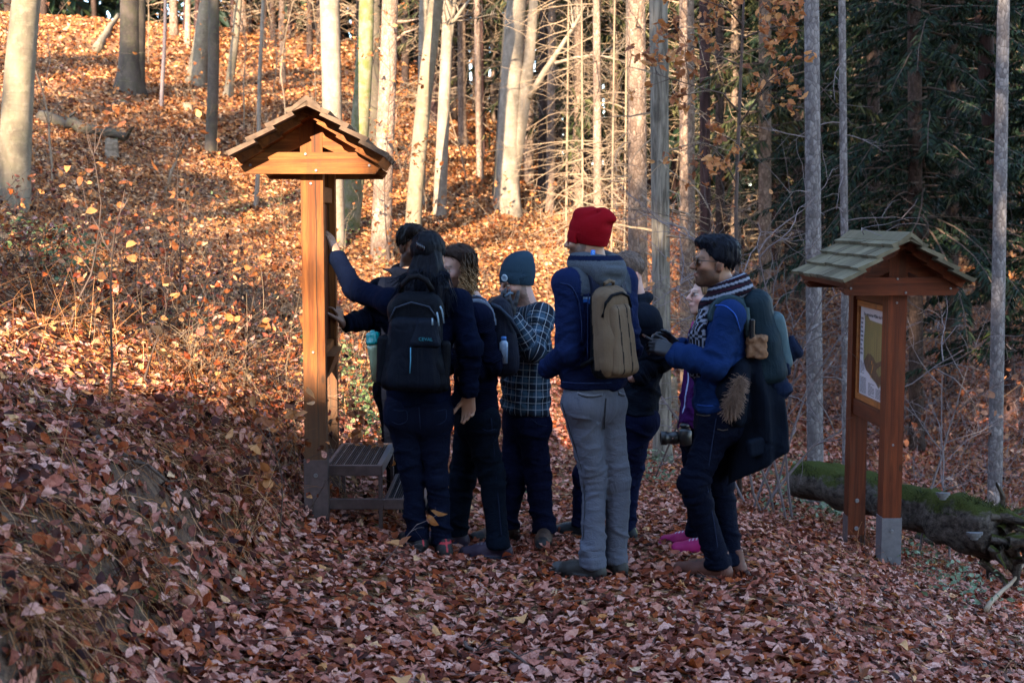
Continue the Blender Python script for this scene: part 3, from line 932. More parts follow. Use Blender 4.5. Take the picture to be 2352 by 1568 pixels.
# far off: the wood closes into one dark mass
S, rr = Soup(), []
RF = np.random.default_rng(77)
for k in range(230):
    Y = RF.uniform(45, 74)
    x = RF.uniform(-.46, .46) * Y
    b = np.array([x, Y, gz(x, Y) - .3])
    h = np.linspace(0, 19, 5)
    S.add(*trunk_vf(np.c_[np.full(5, b[0]) + .01 * RF.normal() * h, np.full(5, Y), b[2] + h], RF.uniform(.11, .2) * (1 - h / 26), 6, 0))
    rr.append(None)
nq = sum(len(f) for f in sum(S.F.values(), []))
V, Fs = S.get()
link('far_woodland', mesh_np('far_woodland', V, Fs, [M_SPRUCE_DK], True), kind='stuff')
S = Soup()
for k in range(150):
    Y = RF.uniform(46, 80)
    x = RF.uniform(-.46, .46) * Y
    P = crown_branches(np.array([x, Y, gz(x, Y)]), 1.0 if k % 3 else 5.0, 19, 3.0, 34, RF)
    V, F, n = spray_vf(P, RF, 16, .5, 1.3, .13, .6)
    S.add(V, F)
V, Fs = S.get()
link('far_spruce_foliage', mesh_np('far_spruce_foliage', V, Fs, [M_NEEDLE], False, {'rnd': ('FACE', 'FLOAT', RF.random(len(Fs[0])))}), kind='stuff')

# ------------------------------------------------------------------ wood lying and standing about
def mossy(name, wood_lo, wood_hi, amount=.5):
    t = NT(name)
    c = t.coord('Object')
    g = t.t.nodes.new('ShaderNodeNewGeometry').outputs['Normal']
    up = t.sep(g)[2]
    wood = t.mix(t.ramp(t.noise(t.map(c, (1, 6, 6)), 4, 5), [(.35, 0.), (.65, 1.)]), wood_lo, wood_hi)
    moss = t.mix(t.noise(c, 70, 3), (.022, .030, .006), (.085, .095, .022))
    m = t.math('ADD', t.math('MULTIPLY', up, .6), t.noise(c, 5, 5, .7))
    col = t.mix(t.ramp(m, [(.95 - amount * .6, 0.), (1.08 - amount * .6, 1.)]), wood, moss)
    t.P(Base_Color=col, Roughness=.95, Specular_IOR_Level=.1)
    t.bump(t.noise(c, 55, 4, .7), 1.0, .03)
    return t.m
M_LOG = mossy('mossy_log_wood', (.035, .028, .024), (.15, .125, .105), .30)
M_STUMP = mossy('stump_wood', (.16, .12, .08), (.36, .28, .20), .2)
M_ROCK = mossy('mossy_stone', (.12, .11, .105), (.26, .24, .23), .2)
def rough_tube(pts, rads, amp, sc, sides=20, seed=0.):
    V, F = trunk_vf(pts, rads, sides, 0, .3, 5, seed, 0)
    d = fbm(V * sc + seed, 3) - .5
    P = np.asarray(pts)
    n = np.repeat(np.arange(len(P)), sides)
    n = np.concatenate([n, [len(P) - 1]])
    return V + norm(V - P[n]) * (d * amp * 2)[:, None], F
la, lb = at(1838, 1062, 10.6), at(2290, 1178, 8.9)
s = np.linspace(0, 1, 26)[:, None]
pts = la * (1 - s) + lb * s
pts[:, 2] = pts[:, 2] * .55 + .45 * (ground_z(pts[:, 0], pts[:, 1]) + .19)
root = thing('fallen_log', 'mossy fallen log lying behind the right board, bracket fungus on its side', 'log', tuple(pts[13]))
V, F = rough_tube(pts, .140 + .04 * s[:, 0] + .015 * np.sin(9 * s[:, 0]), .085, 6, 28, 2.)
part('log_wood', V, F, M_LOG, root)
RM = np.random.default_rng(6)
up_ = V[(np.arange(len(V)) % 28 < 28)]
c_ = np.array([np.interp(up_[:, 0], pts[:, 0], pts[:, 2])]).T
top_ = up_[(up_[:, 2:3] > c_ + .05)[:, 0]]
k_ = RM.integers(0, len(top_), 5200)
tp = top_[k_] + RM.normal(0, .03, (5200, 3)) * [1, 1, .2]
m_ = fbm(tp * 3.5, 2) > .47
tp = tp[m_]
Pm = grow(tp - [0, 0, .01], np.c_[RM.normal(0, .7, (len(tp), 2)), np.ones(len(tp))], RM.uniform(.015, .045, len(tp)), 2, RM, .4)
Vm, Fm = tubes(Pm, taper(Pm, .0035, .001), 3)
part('moss', Vm, Fm, leafy('log_moss', [(0, (.012, .017, .004)), (.6, (.035, .045, .010)), (1, (.085, .095, .025))], 0), root, False, {'rnd': ('FACE', 'FLOAT', np.repeat(RM.random(len(tp)), 6))}, kind='stuff')
S = Soup()
RL = np.random.default_rng(4)
P = grow(np.repeat(pts[-1:] + np.array([[0, 0, -.02]]), 26, 0) + RL.normal(0, .09, (26, 3)), norm(np.c_[RL.uniform(.2, 1.2, 26), RL.normal(-.3, .5, 26), RL.normal(-.1, .7, 26)]), RL.uniform(.2, .55, 26), 6, RL, .6, -.3)
S.add(*tubes(P, taper(P, RL.uniform(.02, .06, 26), .006), 6))
part('root', *S.get(), M_LOG, root, kind='stuff')
M_FUNGUS = plain('bracket_fungus_skin', (.12, .12, .125), .7, var=.35, scale=50)
for px, py, w, Y in ((2166, 1131, 34, 9.0), (2238, 1222, 40, 8.75)):
    c0 = at(px, py, Y)
    rx = w / 2 / ppm(Y)
    th = np.linspace(0, np.pi, 13)
    S = Soup()
    for lay in range(3):
        k = 1 - lay * .25
        rim = np.c_[np.cos(th) * rx * k, -np.sin(th) * rx * .75 * k, np.full(13, -.018 * lay)] + c0
        n = len(rim)
        V = np.vstack([rim + [0, 0, .004], rim * .96 + c0 * .04 - [0, 0, .014]])
        i = np.arange(n - 1)
        S.add(V, [np.stack([i, i + 1, i + 1 + n, i + n], -1), np.arange(n)[None, ::-1], np.arange(n, 2 * n)[None]])
    part('bracket_fungus', *S.get(), M_FUNGUS, root, False)
def rock(name, label, px, py, wpx, Y, mat, squash=.65):
    c0 = at(px, py, Y)
    r = wpx / 2 / ppm(Y)
    u, v = np.meshgrid(np.linspace(0, 2 * np.pi, 17)[:-1], np.linspace(.02, np.pi - .02, 10))
    D = np.stack([np.cos(u) * np.sin(v), np.sin(u) * np.sin(v), np.cos(v)], -1)
    V = D * r * (1 + .5 * (fbm(D * 1.8 + c0, 3) - .5))[..., None]
    V[..., 2] *= squash
    I = np.arange(160).reshape(10, 16)
    F = np.stack([I[:-1], np.roll(I[:-1], -1, 1), np.roll(I[1:], -1, 1), I[1:]], -1).reshape(-1, 4)[:, ::-1]
    return tag(link(name, mesh_np(name, V.reshape(-1, 3), F, [mat]), None, tuple(c0)), label, 'stone')
rock('mossy_stone', 'green moss cushion hanging in the grass of the left bank', 335, 1368, 60, float(ground_hit(335, 1368)[1]), mossy('moss_cushion', (.05, .06, .02), (.08, .09, .03), .9), .8)
for px, py, w, lab in ((2130, 1235, 60, 'mossy boulder at the foot of the log right of the front post'), (2230, 1250, 90, 'broad mossy boulder below the root end of the log'), (2325, 1215, 70, 'mossy boulder at the right edge beside the log roots')):
    rock('mossy_stone', lab, px, py, w, float(ground_hit(px, py + w * .2)[1]), M_LOG, .6)
rock('stone', 'small grey stone high on the slope beside the dark fused trunks', 283, 234, 15, float(ground_hit(283, 238)[1]), M_ROCK)
rock('stone', 'grey stone lying in the leaves in front of the step', 955 - 95, 1208, 22, float(ground_hit(860, 1212)[1]), M_ROCK)
def stick(label, a, b, r, mat, name='fallen_branch', wob=.02, twigs=2):
    a, b = np.asarray(a), np.asarray(b)
    s = np.linspace(0, 1, 9)[:, None]
    p = a * (1 - s) + b * s
    p[1:-1] += RT.normal(0, wob, (7, 3))
    S = Soup().add(*tube1(p, np.linspace(r, r * .6, 9), 7))
    if twigs:
        Q, _ = side_twigs(p[None], twigs, .15, .4, 4, RT, 0, .2)
        S.add(*tubes(Q, taper(Q, r * .4, r * .2), 3))
    V, F = S.get()
    o = link(name, mesh_np(name, V - a, F, [mat]), None, tuple(a))
    return tag(o, label, 'branch')
def on(px, py, up=0.):
    p = ground_hit(px, py)
    return p + np.array([0, 0, up])
p = on(376, 446)
stick('pale dead branch leaning upright on the slope left of the left roof', p, at(430, 314, p[1]), .022, M_TWIG_PALE)
p = on(222, 122)
stick('short broken log lying on the upper slope near the dark fused trunks', p + [0, 0, .08], on(272, 62, .3), .10, M_BEECH, 'fallen_log', .01, 0)
stick('long fallen log half buried in leaves across the slope', on(95, 282, .08), on(290, 334, .1), .10, M_BEECH_SHADED, 'fallen_log', .03, 3)
stick('thin dark twig lying on the path at the bottom of the picture', on(1068, 1490, .03), on(1250, 1556, .03), .008, M_TWIG_DARK, 'twig', .015, 3)
stick('dark twig lying slantwise on the left bank', on(225, 1030, .05), on(400, 1155, .05), .010, M_TWIG_DARK, 'twig', .02, 3)
stick('pale thin branch lying at the right picture edge', on(2265, 1420, .05), on(2350, 1330, .12), .016, M_TWIG_PALE, 'fallen_branch', .01, 1)
def stump(label, px, py, wpx, hpx, mat=M_STUMP, Y=None):
    b = on(px, py) if Y is None else at(px, py, Y)
    r, h = wpx / 2 / ppm(b[1]), hpx / ppm(b[1])
    hh = np.array([-.1, 0, .3 * h, .8 * h, h])
    V, F = trunk_vf(b + np.c_[0 * hh, 0 * hh, hh], np.array([1.25, 1.2, 1.02, 1, .98]) * r, 14, .2, .1, 5, px, .06)
    V[-15:-1, 2] += (fbm(V[-15:-1] * 9, 2) - .5) * h * .5
    return tag(link('tree_stump', mesh_np('tree_stump', V - b, F, [mat]), None, tuple(b)), label, 'stump')
stump('mossy jagged old stump on the slope below the fused trunks', 258, 362, 26, 40)
stump('low cut stump with a pale face right of the crooked sapling', 432, 254, 18, 18)
stump('pale weathered stump with a mossy top beside the furrowed trunk', 1543, 955, 22, 100, M_STUMP)

# ================================================================== THE TWO ROOFED BOARDS
def wood(name, lo, hi, axis='z', crack=None, dirt=False):
    t = NT(name)
    c = t.coord('Object')
    sc = {'z': (14, 14, .7), 'x': (.7, 14, 14), 'y': (14, .7, 14)}[axis]
    g = t.noise(t.map(c, sc), 2.4, 5, .6, .8)
    fine = t.noise(t.map(c, tuple(v * 6 for v in sc)), 2.5, 3, .6)
    col = t.mix(t.ramp(g, [(.36, 0.), (.64, 1.)]), lo, hi)
    col = t.mix(t.math('MULTIPLY', t.ramp(fine, [(.5, 0.), (.7, 1.)]), .4), col, tuple(v * .55 for v in lo))
    kn = t.n('TexVoronoi', 0, {'feature': 'F1'}, Vector=t.map(c, {'z': (1, 1, .45), 'x': (.45, 1, 1), 'y': (1, .45, 1)}[axis]), Scale=7.0)
    col = t.mix(t.ramp(kn, [(.045, .85), (.10, 0.)]), col, (.035, .014, .006))
    s = t.sep(c)
    if crack is not None:
        d = t.math('ABSOLUTE', t.math('SUBTRACT', s[0], t.math('ADD', crack, t.math('MULTIPLY', t.noise(t.map(c, (0, 0, 1)), 2.2, 3), .03))))
        col = t.mix(t.ramp(d, [(.0022, 1.), (.0045, 0.)]), col, (.012, .006, .004))
    if dirt:                                        # weathered grey brown foot of the post
        m = t.math('ADD', t.math('MULTIPLY', s[2], -1.3), t.math('MULTIPLY', t.noise(c, 5, 4), .5))
        col = t.mix(t.math('MULTIPLY', t.ramp(m, [(-.75 if False else 0.0, 0.), (.02, 0.)]), 0.), col, (.1, .07, .05))
        k = t.ramp(t.math('ADD', t.math('MULTIPLY', s[2], .8), t.math('MULTIPLY', t.noise(c, 4, 4), .35)), [(.55, 1.), (.95, 0.)])
        col = t.mix(t.math('MULTIPLY', k, .7), col, (.085, .06, .042))
    ri = t.t.nodes.new('ShaderNodeObjectInfo').outputs['Random']
    col = t.mix(ri, t.mix(1.0, col, (.78, .74, .72), 'MULTIPLY'), t.mix(1.0, col, (1.15, 1.12, 1.05), 'MULTIPLY'))
    st2 = t.ramp(t.noise(t.map(c, (5, 5, .8)), 3, 5, .7), [(.5, 0.), (.72, 1.)])
    col = t.mix(t.math('MULTIPLY', st2, .5), col, (.055, .025, .014))
    t.P(Base_Color=col, Roughness=.55, Specular_IOR_Level=.18)
    t.bump(t.math('ADD', g, t.math('MULTIPLY', fine, .5)), .25, .004)
    return t.m
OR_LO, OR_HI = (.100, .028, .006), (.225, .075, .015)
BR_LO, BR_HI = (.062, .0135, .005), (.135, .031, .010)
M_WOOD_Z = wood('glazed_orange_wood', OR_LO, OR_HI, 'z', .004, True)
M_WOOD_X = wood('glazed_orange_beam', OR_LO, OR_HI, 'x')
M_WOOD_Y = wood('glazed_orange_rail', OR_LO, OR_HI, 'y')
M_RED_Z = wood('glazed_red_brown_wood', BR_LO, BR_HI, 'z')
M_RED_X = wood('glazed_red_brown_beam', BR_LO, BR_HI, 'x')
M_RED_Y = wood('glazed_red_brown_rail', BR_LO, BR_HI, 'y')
t = NT('weathered_shingle')
c = t.coord('Object')
g = t.noise(t.map(c, (3, 26, 3)), 3, 5)
col = t.mix(t.ramp(g, [(.3, 0.), (.7, 1.)]), (.085, .073, .050), (.19, .168, .115))
col = t.mix(t.math('MULTIPLY', t.ramp(t.noise(c, 5, 4), [(.5, 0.), (.7, 1.)]), .35), col, (.10, .10, .058))
ri = t.t.nodes.new('ShaderNodeObjectInfo').outputs['Random']
col = t.mix(ri, t.mix(1.0, col, (.62, .60, .58), 'MULTIPLY'), t.mix(1.0, col, (1.2, 1.18, 1.12), 'MULTIPLY'))
t.P(Base_Color=col, Roughness=.9, Specular_IOR_Level=.1)
t.bump(g, .5, .004)
M_SHINGLE = t.m
M_SHINGLE_BR = plain('brown_shingle', (.105, .068, .045), .85, var=.4, scale=18, bump=.4)
M_STEEL = plain('galvanised_steel', (.13, .13, .145), .5, .5, .2, 25, .5)
M_STEEL_BR = plain('dull_brown_steel', (.10, .072, .07), .6, .3, .25, 22, .4)
M_BOLT = plain('bolt_steel', (.20, .20, .21), .45, .6, .1, 60)
M_DARK_METAL = plain('dark_grating', (.06, .06, .07), .5, .6, .2, 60)
M_PAPER = plain('poster_paper', (.42, .37, .37), .45, var=.04, scale=8)
M_INK = plain('printing_ink', (.09, .075, .08), .6, var=.1)

def roofed_board(label, loc, rz, mats, shingle, spacing=.8, shoe=.28, left=True):
    MZ, MX, MY = mats
    root = thing('roofed_board', label, 'information board', tuple(loc), None, rz)
    P = lambda name, VF, m, parent=root, **k: part(name, VF[0], VF[1], m, parent, False, off=True, **k)
    hw, apex, eave = .402, 2.22, 1.933
    sl = (apex - eave) / hw
    und = lambda x, off=.064: apex - sl * abs(x) - off
    R = np.random.default_rng(9 if left else 10)
    for side, y in (('front', 0.0), ('rear', spacing)):
        foot = 0.02 if side == 'front' else (.0 if left else .09)
        poly = [(-.06, foot), (.06, foot), (.06, und(.06) - .002), (0, und(0) - .002), (-.06, und(.06) - .002)]
        pm = P('post', prism(poly, y - .06, y + .06), MZ)
        yb = (y - .122, y - .062) if side == 'front' else (y + .062, y + .122)
        P('cross_beam', prism([(-.345, 1.85), (.345, 1.85), (.374, und(.374)), (.264, 1.965), (-.264, 1.965), (-.374, und(.374))], *yb), MX)
        yr = (y - .058, y - .004) if side == 'front' else (y + .004, y + .058)
        for sg in (-1, 1):
            q = [(sg * .061, und(.061)), (sg * .376, und(.376)), (sg * .345, und(.345) - .045), (sg * .061, und(.061) - .115)]
            P('rafter', prism(q[::-1] if sg > 0 else q, *yr), MX)
    P('ridge_beam', prism([(-.028, und(0) - .11), (.028, und(0) - .11), (.028, und(.03) - .004), (-.028, und(.03) - .004)], .062, spacing - .062), MY)
    y0, y1 = -.285, spacing + .285
    n, L = 8, math.hypot(hw, apex - eave)
    ux, uz = hw / L, -(apex - eave) / L
    st = L / 4
    for sg in (-1, 1):
        for i in range(4):
            a, b = max(0., i * st - .03), (i + 1) * st
            pt = lambda s_, o: (sg * (s_ * ux - o * uz), apex + s_ * uz + o * ux)
            # brown sarking board under each course
            q = [pt(a, -.062), pt(b - .012, -.062 + .014), pt(b - .012, .004), pt(a, -.022)]
            P('sarking_board', prism(q if sg < 0 else q[::-1], y0 + .11, y1 - .11), MY)
            e = np.linspace(y0, y1, n + 1)
            e[1:-1] += R.uniform(-.03, .03, n - 1)
            for k in range(n):
                o1, dl = R.uniform(-.003, .003), R.uniform(-.007, .007)
                q = [pt(a, -.020 + .001 * i), pt(b + dl, .006 + o1), pt(b + dl, .034 + o1), pt(a, .001 + .001 * i)]
                P('shingle', prism(q if sg < 0 else q[::-1], e[k] + .0008, e[k + 1] - .0008), shingle)
    for sg in (-1, 1):
        q = [(0, apex + .004), (sg * .075, apex - .048), (sg * .07, apex - .020), (0, apex + .034)]
        P('ridge_board', prism(q if sg < 0 else q[::-1], y0 - .004, y1 + .004), shingle)
    def bolt(x, z, y, par=root, r=.008):
        th = np.arange(10) * .6283
        V = np.vstack([np.c_[x + r * np.cos(th), np.full(10, y), z + r * np.sin(th)], np.c_[x + .8 * r * np.cos(th), np.full(10, y - .007), z + .8 * r * np.sin(th)]])
        k = np.arange(10)
        P('bolt', (V, [np.stack([k, (k + 1) % 10, (k + 1) % 10 + 10, k + 10], -1), (k + 10)[None]]), M_BOLT, par)
    for x, z, y in ((-.025, 1.955, -.122), (.03, 1.868, -.122), (-.005, 1.80, -.06), (-.32, 1.895, -.122), (.315, 1.895, -.122), (-.005, .88, -.06)):
        bolt(x, z, y)
    return root, P, bolt
# left board: reader side to the right, seen edge on
lp = at(729, 1165, 7.2)
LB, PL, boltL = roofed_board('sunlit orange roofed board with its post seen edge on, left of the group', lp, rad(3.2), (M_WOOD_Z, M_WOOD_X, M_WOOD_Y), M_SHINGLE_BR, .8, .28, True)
def shoe(P, bolt, y, h, m, front=True, w=.0655):
    S = Soup()
    if front:
        S.box((-w, y - .066, -.25), (w, y - .0605, h), None, .001)
    S.box((-w, y - .06, -.25), (-.0605, y + .06, h + .004), None, .001)
    S.box((.0605, y - .06, -.25), (w, y + .06, h + .004), None, .001)
    V, F = S.get()
    P('post_shoe', (V, F), m)
    if front:
        bolt(.0, h - .085, y - .066, r=.013)
        bolt(-.008, h - .27, y - .066, r=.013) if h > .3 else None
shoe(PL, boltL, 0, .28, M_STEEL_BR)
shoe(PL, boltL, .8, .2, M_STEEL_BR)
for z0, z1 in ((1.70, 1.79), (.80, .88)):
    PL('rail', box_vf((-.045, .0615, z0), (.045, .7385, z1), .004), M_WOOD_Y)
PL('display_panel', box_vf((-.012, .0625, .885), (.012, .7375, 1.695), .002), M_RED_Z)
for z0, z1 in ((1.40, 1.525), (1.13, 1.295), (.90, 1.075)):
    PL('slanted_tray', prism([(-.013, z0), (-.013, z1), (-.098, z1 - .004), (-.05, z0 + .004)], .075, .72), M_WOOD_Y)
PL('brace', prism([(.046, .84), (.046, .70), (.10, .84)], .1, .7), M_WOOD_Z)

# right board: panel with poster facing the path
rp = at(2038, 1322, 8.4)
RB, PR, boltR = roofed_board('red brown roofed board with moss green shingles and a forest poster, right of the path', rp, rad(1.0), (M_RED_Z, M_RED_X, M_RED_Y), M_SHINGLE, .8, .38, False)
shoe(PR, boltR, 0, .40, M_STEEL)
shoe(PR, boltR, .8, .22, M_STEEL_BR, False)
boltR(.0, .34, .8 - .06, r=.016)
boltR(.0, .14, .8 - .06, r=.016)
PR('rail', box_vf((-.045, .0615, 1.775), (.045, .7385, 1.86), .004), M_RED_Y)
PR('rail', box_vf((-.045, .0615, .965), (.045, .7385, 1.075), .004), M_RED_Y)
PR('display_panel', box_vf((-.016, .0625, 1.077), (.02, .7375, 1.773), .002), M_RED_Z)
fm = wood('light_frame_wood', (.20, .065, .018), (.33, .115, .03), 'y')
S = Soup().box((-.034, .064, 1.08), (-.0165, .108, 1.77)).box((-.034, .692, 1.08), (-.0165, .736, 1.77)).box((-.034, .1085, 1.08), (-.0165, .6915, 1.12)).box((-.034, .1085, 1.73), (-.0165, .6915, 1.77))
PR('panel_frame', S.get(), fm)
poster = PR('poster', box_vf((-.0195, .1095, 1.1215), (-.0165, .6905, 1.7285)), M_PAPER)
# poster print: y runs 0.69 (left for a reader) -> 0.11 (right)
yl = lambda f: .69 - .58 * f
zt = lambda f: 1.727 - .605 * f
def print_poly(name, pts, m, d):
    V = np.array([(-.0195 - d, yl(a), zt(b)) for a, b in pts])
    V = np.vstack([V, V + [d * .9, 0, 0]])
    n = len(pts)
    k = np.arange(n)
    part(name, V, [k[None], (k + n)[None, ::-1], np.stack([k, k + n, (k + 1) % n + n, (k + 1) % n], -1)], m, poster, False, off=True)
t = NT('forest_print')
c = t.coord('Object')
st_ = t.noise(t.map(c, (1, 34, 1.6)), 1.0, 4, .6)
col = t.mix(t.ramp(st_, [(.35, 0.), (.65, 1.)]), (.06, .050, .016), (.19, .165, .05))
col = t.mix(t.ramp(t.noise(c, 6, 3), [(.45, 0.), (.65, 1.)]), col, (.09, .10, .03))
t.P(Base_Color=col, Roughness=.4)
edge = lambda a, b, n, amp: [(a[0] + (b[0] - a[0]) * k / n + amp * math.sin(7.1 * k + a[0] * 9), a[1] + (b[1] - a[1]) * k / n + amp * math.cos(5.3 * k)) for k in range(n)]
pic = edge((.15, .09), (.34, .07), 3, .01) + edge((.38, .13), (.99, .145), 2, 0) + edge((.99, .145), (.99, .80), 2, 0) + edge((.97, .80), (.80, .855), 5, .015) + edge((.78, .85), (.56, .80), 5, .015) + edge((.52, .76), (.30, .74), 4, .015) + edge((.27, .70), (.15, .62), 4, .012) + edge((.14, .58), (.17, .12), 10, .012)
print_poly('forest_picture', pic, t.m, .0006)
M_PIC_DK = plain('dark_print', (.055, .035, .022), .45, var=.6, scale=30)
pic2 = edge((.15, .60), (.40, .50), 4, .012) + edge((.46, .50), (.62, .56), 3, .01) + edge((.66, .58), (.98, .52), 3, .01) + edge((.98, .58), (.74, .60), 2, .01) + edge((.70, .64), (.62, .70), 2, .01) + edge((.78, .72), (.95, .66), 2, .01) + edge((.96, .77), (.80, .84), 4, .015) + edge((.76, .84), (.56, .79), 4, .015) + edge((.50, .75), (.30, .73), 4, .012) + edge((.27, .69), (.15, .62), 3, .01)
print_poly('forest_picture', pic2, M_PIC_DK, .0012)
M_PIC_OR = plain('orange_print', (.42, .20, .04), .5)
for a, b, r in ((.50, .60, .018), (.53, .66, .022), (.50, .70, .016), (.47, .76, .016), (.55, .62, .012)):
    print_poly('forest_picture', [(a + r * math.cos(q) * .8, b + r * 1.4 * math.sin(q)) for q in (0, 1, 2.1, 3, 4.2, 5.2)], M_PIC_OR, .0016)
def text_mesh(parent, body, size, M4, mat, name):
    cu = bpy.data.curves.new(name, 'FONT')
    cu.body, cu.size, cu.extrude, cu.align_x, cu.align_y = body, size, .0006, 'CENTER', 'CENTER'
    cu.resolution_u = 2
    tmp = bpy.data.objects.new('tmp', cu)
    COL.objects.link(tmp)
    bpy.context.view_layer.update()
    me = bpy.data.meshes.new_from_object(tmp)
    bpy.data.objects.remove(tmp)
    me.name = name
    me.materials.clear()
    me.materials.append(mat)
    o = link(name, me, parent)
    o.matrix_local = M4
    return o
text_mesh(poster, 'Die ungestörten Wälder des Harzes', .034, Matrix.Translation((-.0203, yl(.56), zt(.075))) @ Matrix.Rotation(-math.pi / 2, 4, 'Z') @ Matrix.Rotation(math.pi / 2, 4, 'X'), M_INK, 'title_lettering')
S = Soup()
RP = np.random.default_rng(8)
def lines(x0, x1, y0, y1, step):
    yy = y0
    while yy < y1:
        x = x0
        end = x1 if RP.random() < .8 else x0 + (x1 - x0) * RP.uniform(.3, .9)
        while x < end - .01:
            w = min(RP.uniform(.02, .07), end - x)
            S.box((-.0201, yl(x), zt(yy)), (-.0196, yl(x + w * .86), zt(yy + step * .5)))
            x += w
        yy += step
for c0, c1, r0 in ((.03, .29, .80), (.37, .62, .84), (.67, .95, .87)):
    lines(c0, c1, r0, .975, .0145)
lines(.02, .12, .12, .55, .05)
lines(.02, .20, .62, .76, .0145)
part('text_block', *S.get(), M_INK, poster, False, off=True, kind='stuff')

# ------------------------------------------------------------------ steel steps in front of the left board
sp = at(865, 1168, 7.27)
root = thing('metal_steps', 'brown steel steps with two grating treads at the foot of the left board', 'steps', tuple(sp))
X = lambda px: at(px, 1100, 7.27)[0]
Z = lambda py: at(900, py, 7.27)[2]
Yf, Yb = 7.24, 7.98
x0, x1, x2 = X(748), X(879), X(977)
zu, zl = Z(1066), Z(1143)
def frame_box(name, lo, hi, m=M_STEEL_BR):
    part(name, *box_vf(lo, hi, .003), m, root, False)
for xa, xb, z in ((x0, x1, zu), (x1 + .008, x2, zl)):
    frame_box('frame_bar', (xa, Yf, z - .060), (xb, Yf + .03, z))
    frame_box('frame_bar', (xa, Yb - .03, z - .060), (xb, Yb, z))
    frame_box('side_bar', (xa, Yf + .031, z - .060), (xa + .02, Yb - .031, z))
    frame_box('side_bar', (xb - .03, Yf + .031, z - .060), (xb, Yb - .031, z + .001), M_STEEL)
    S = Soup()
    xi0, xi1 = xa + .021, xb - .031
    for k, x in enumerate(np.arange(xi0 + .006, xi1, .0125)):
        S.box((x - .001, Yf + .031, z - .028), (x + .001, Yb - .031, z - .004))
    for y in np.arange(Yf + .04, Yb - .035, .0125):
        S.box((xi0, y - .001, z - .02), (xi1, y + .001, z - .005))
    part('grating', *S.get(), M_DARK_METAL, root, False, kind='stuff')
    for x in np.arange(xi0 + .03, xi1, .05):
        frame_box('bearing_bar', (x - .003, Yf + .031, z - .03), (x + .003, Yb - .031, z - .001), M_STEEL)
frame_box('frame_bar', (x0, Yf, zl - .060), (x1 + .007, Yf + .03, zl))
frame_box('back_bar', (x0, Yf + .3, zu - .115), (x1 - .03, Yf + .33, zu - .065), M_DARK_METAL)
for x in (x0, x1 - .022):
    for y in (Yf + .002, Yb - .03):
        frame_box('leg', (x, y, gz(x, y) - .12), (x + .022, y + .026, zu - .061))
for y in (Yf + .002, Yb - .03):
    frame_box('leg', (x2 - .03, y, gz(x2, y) - .12), (x2 - .005, y + .026, zl - .061))

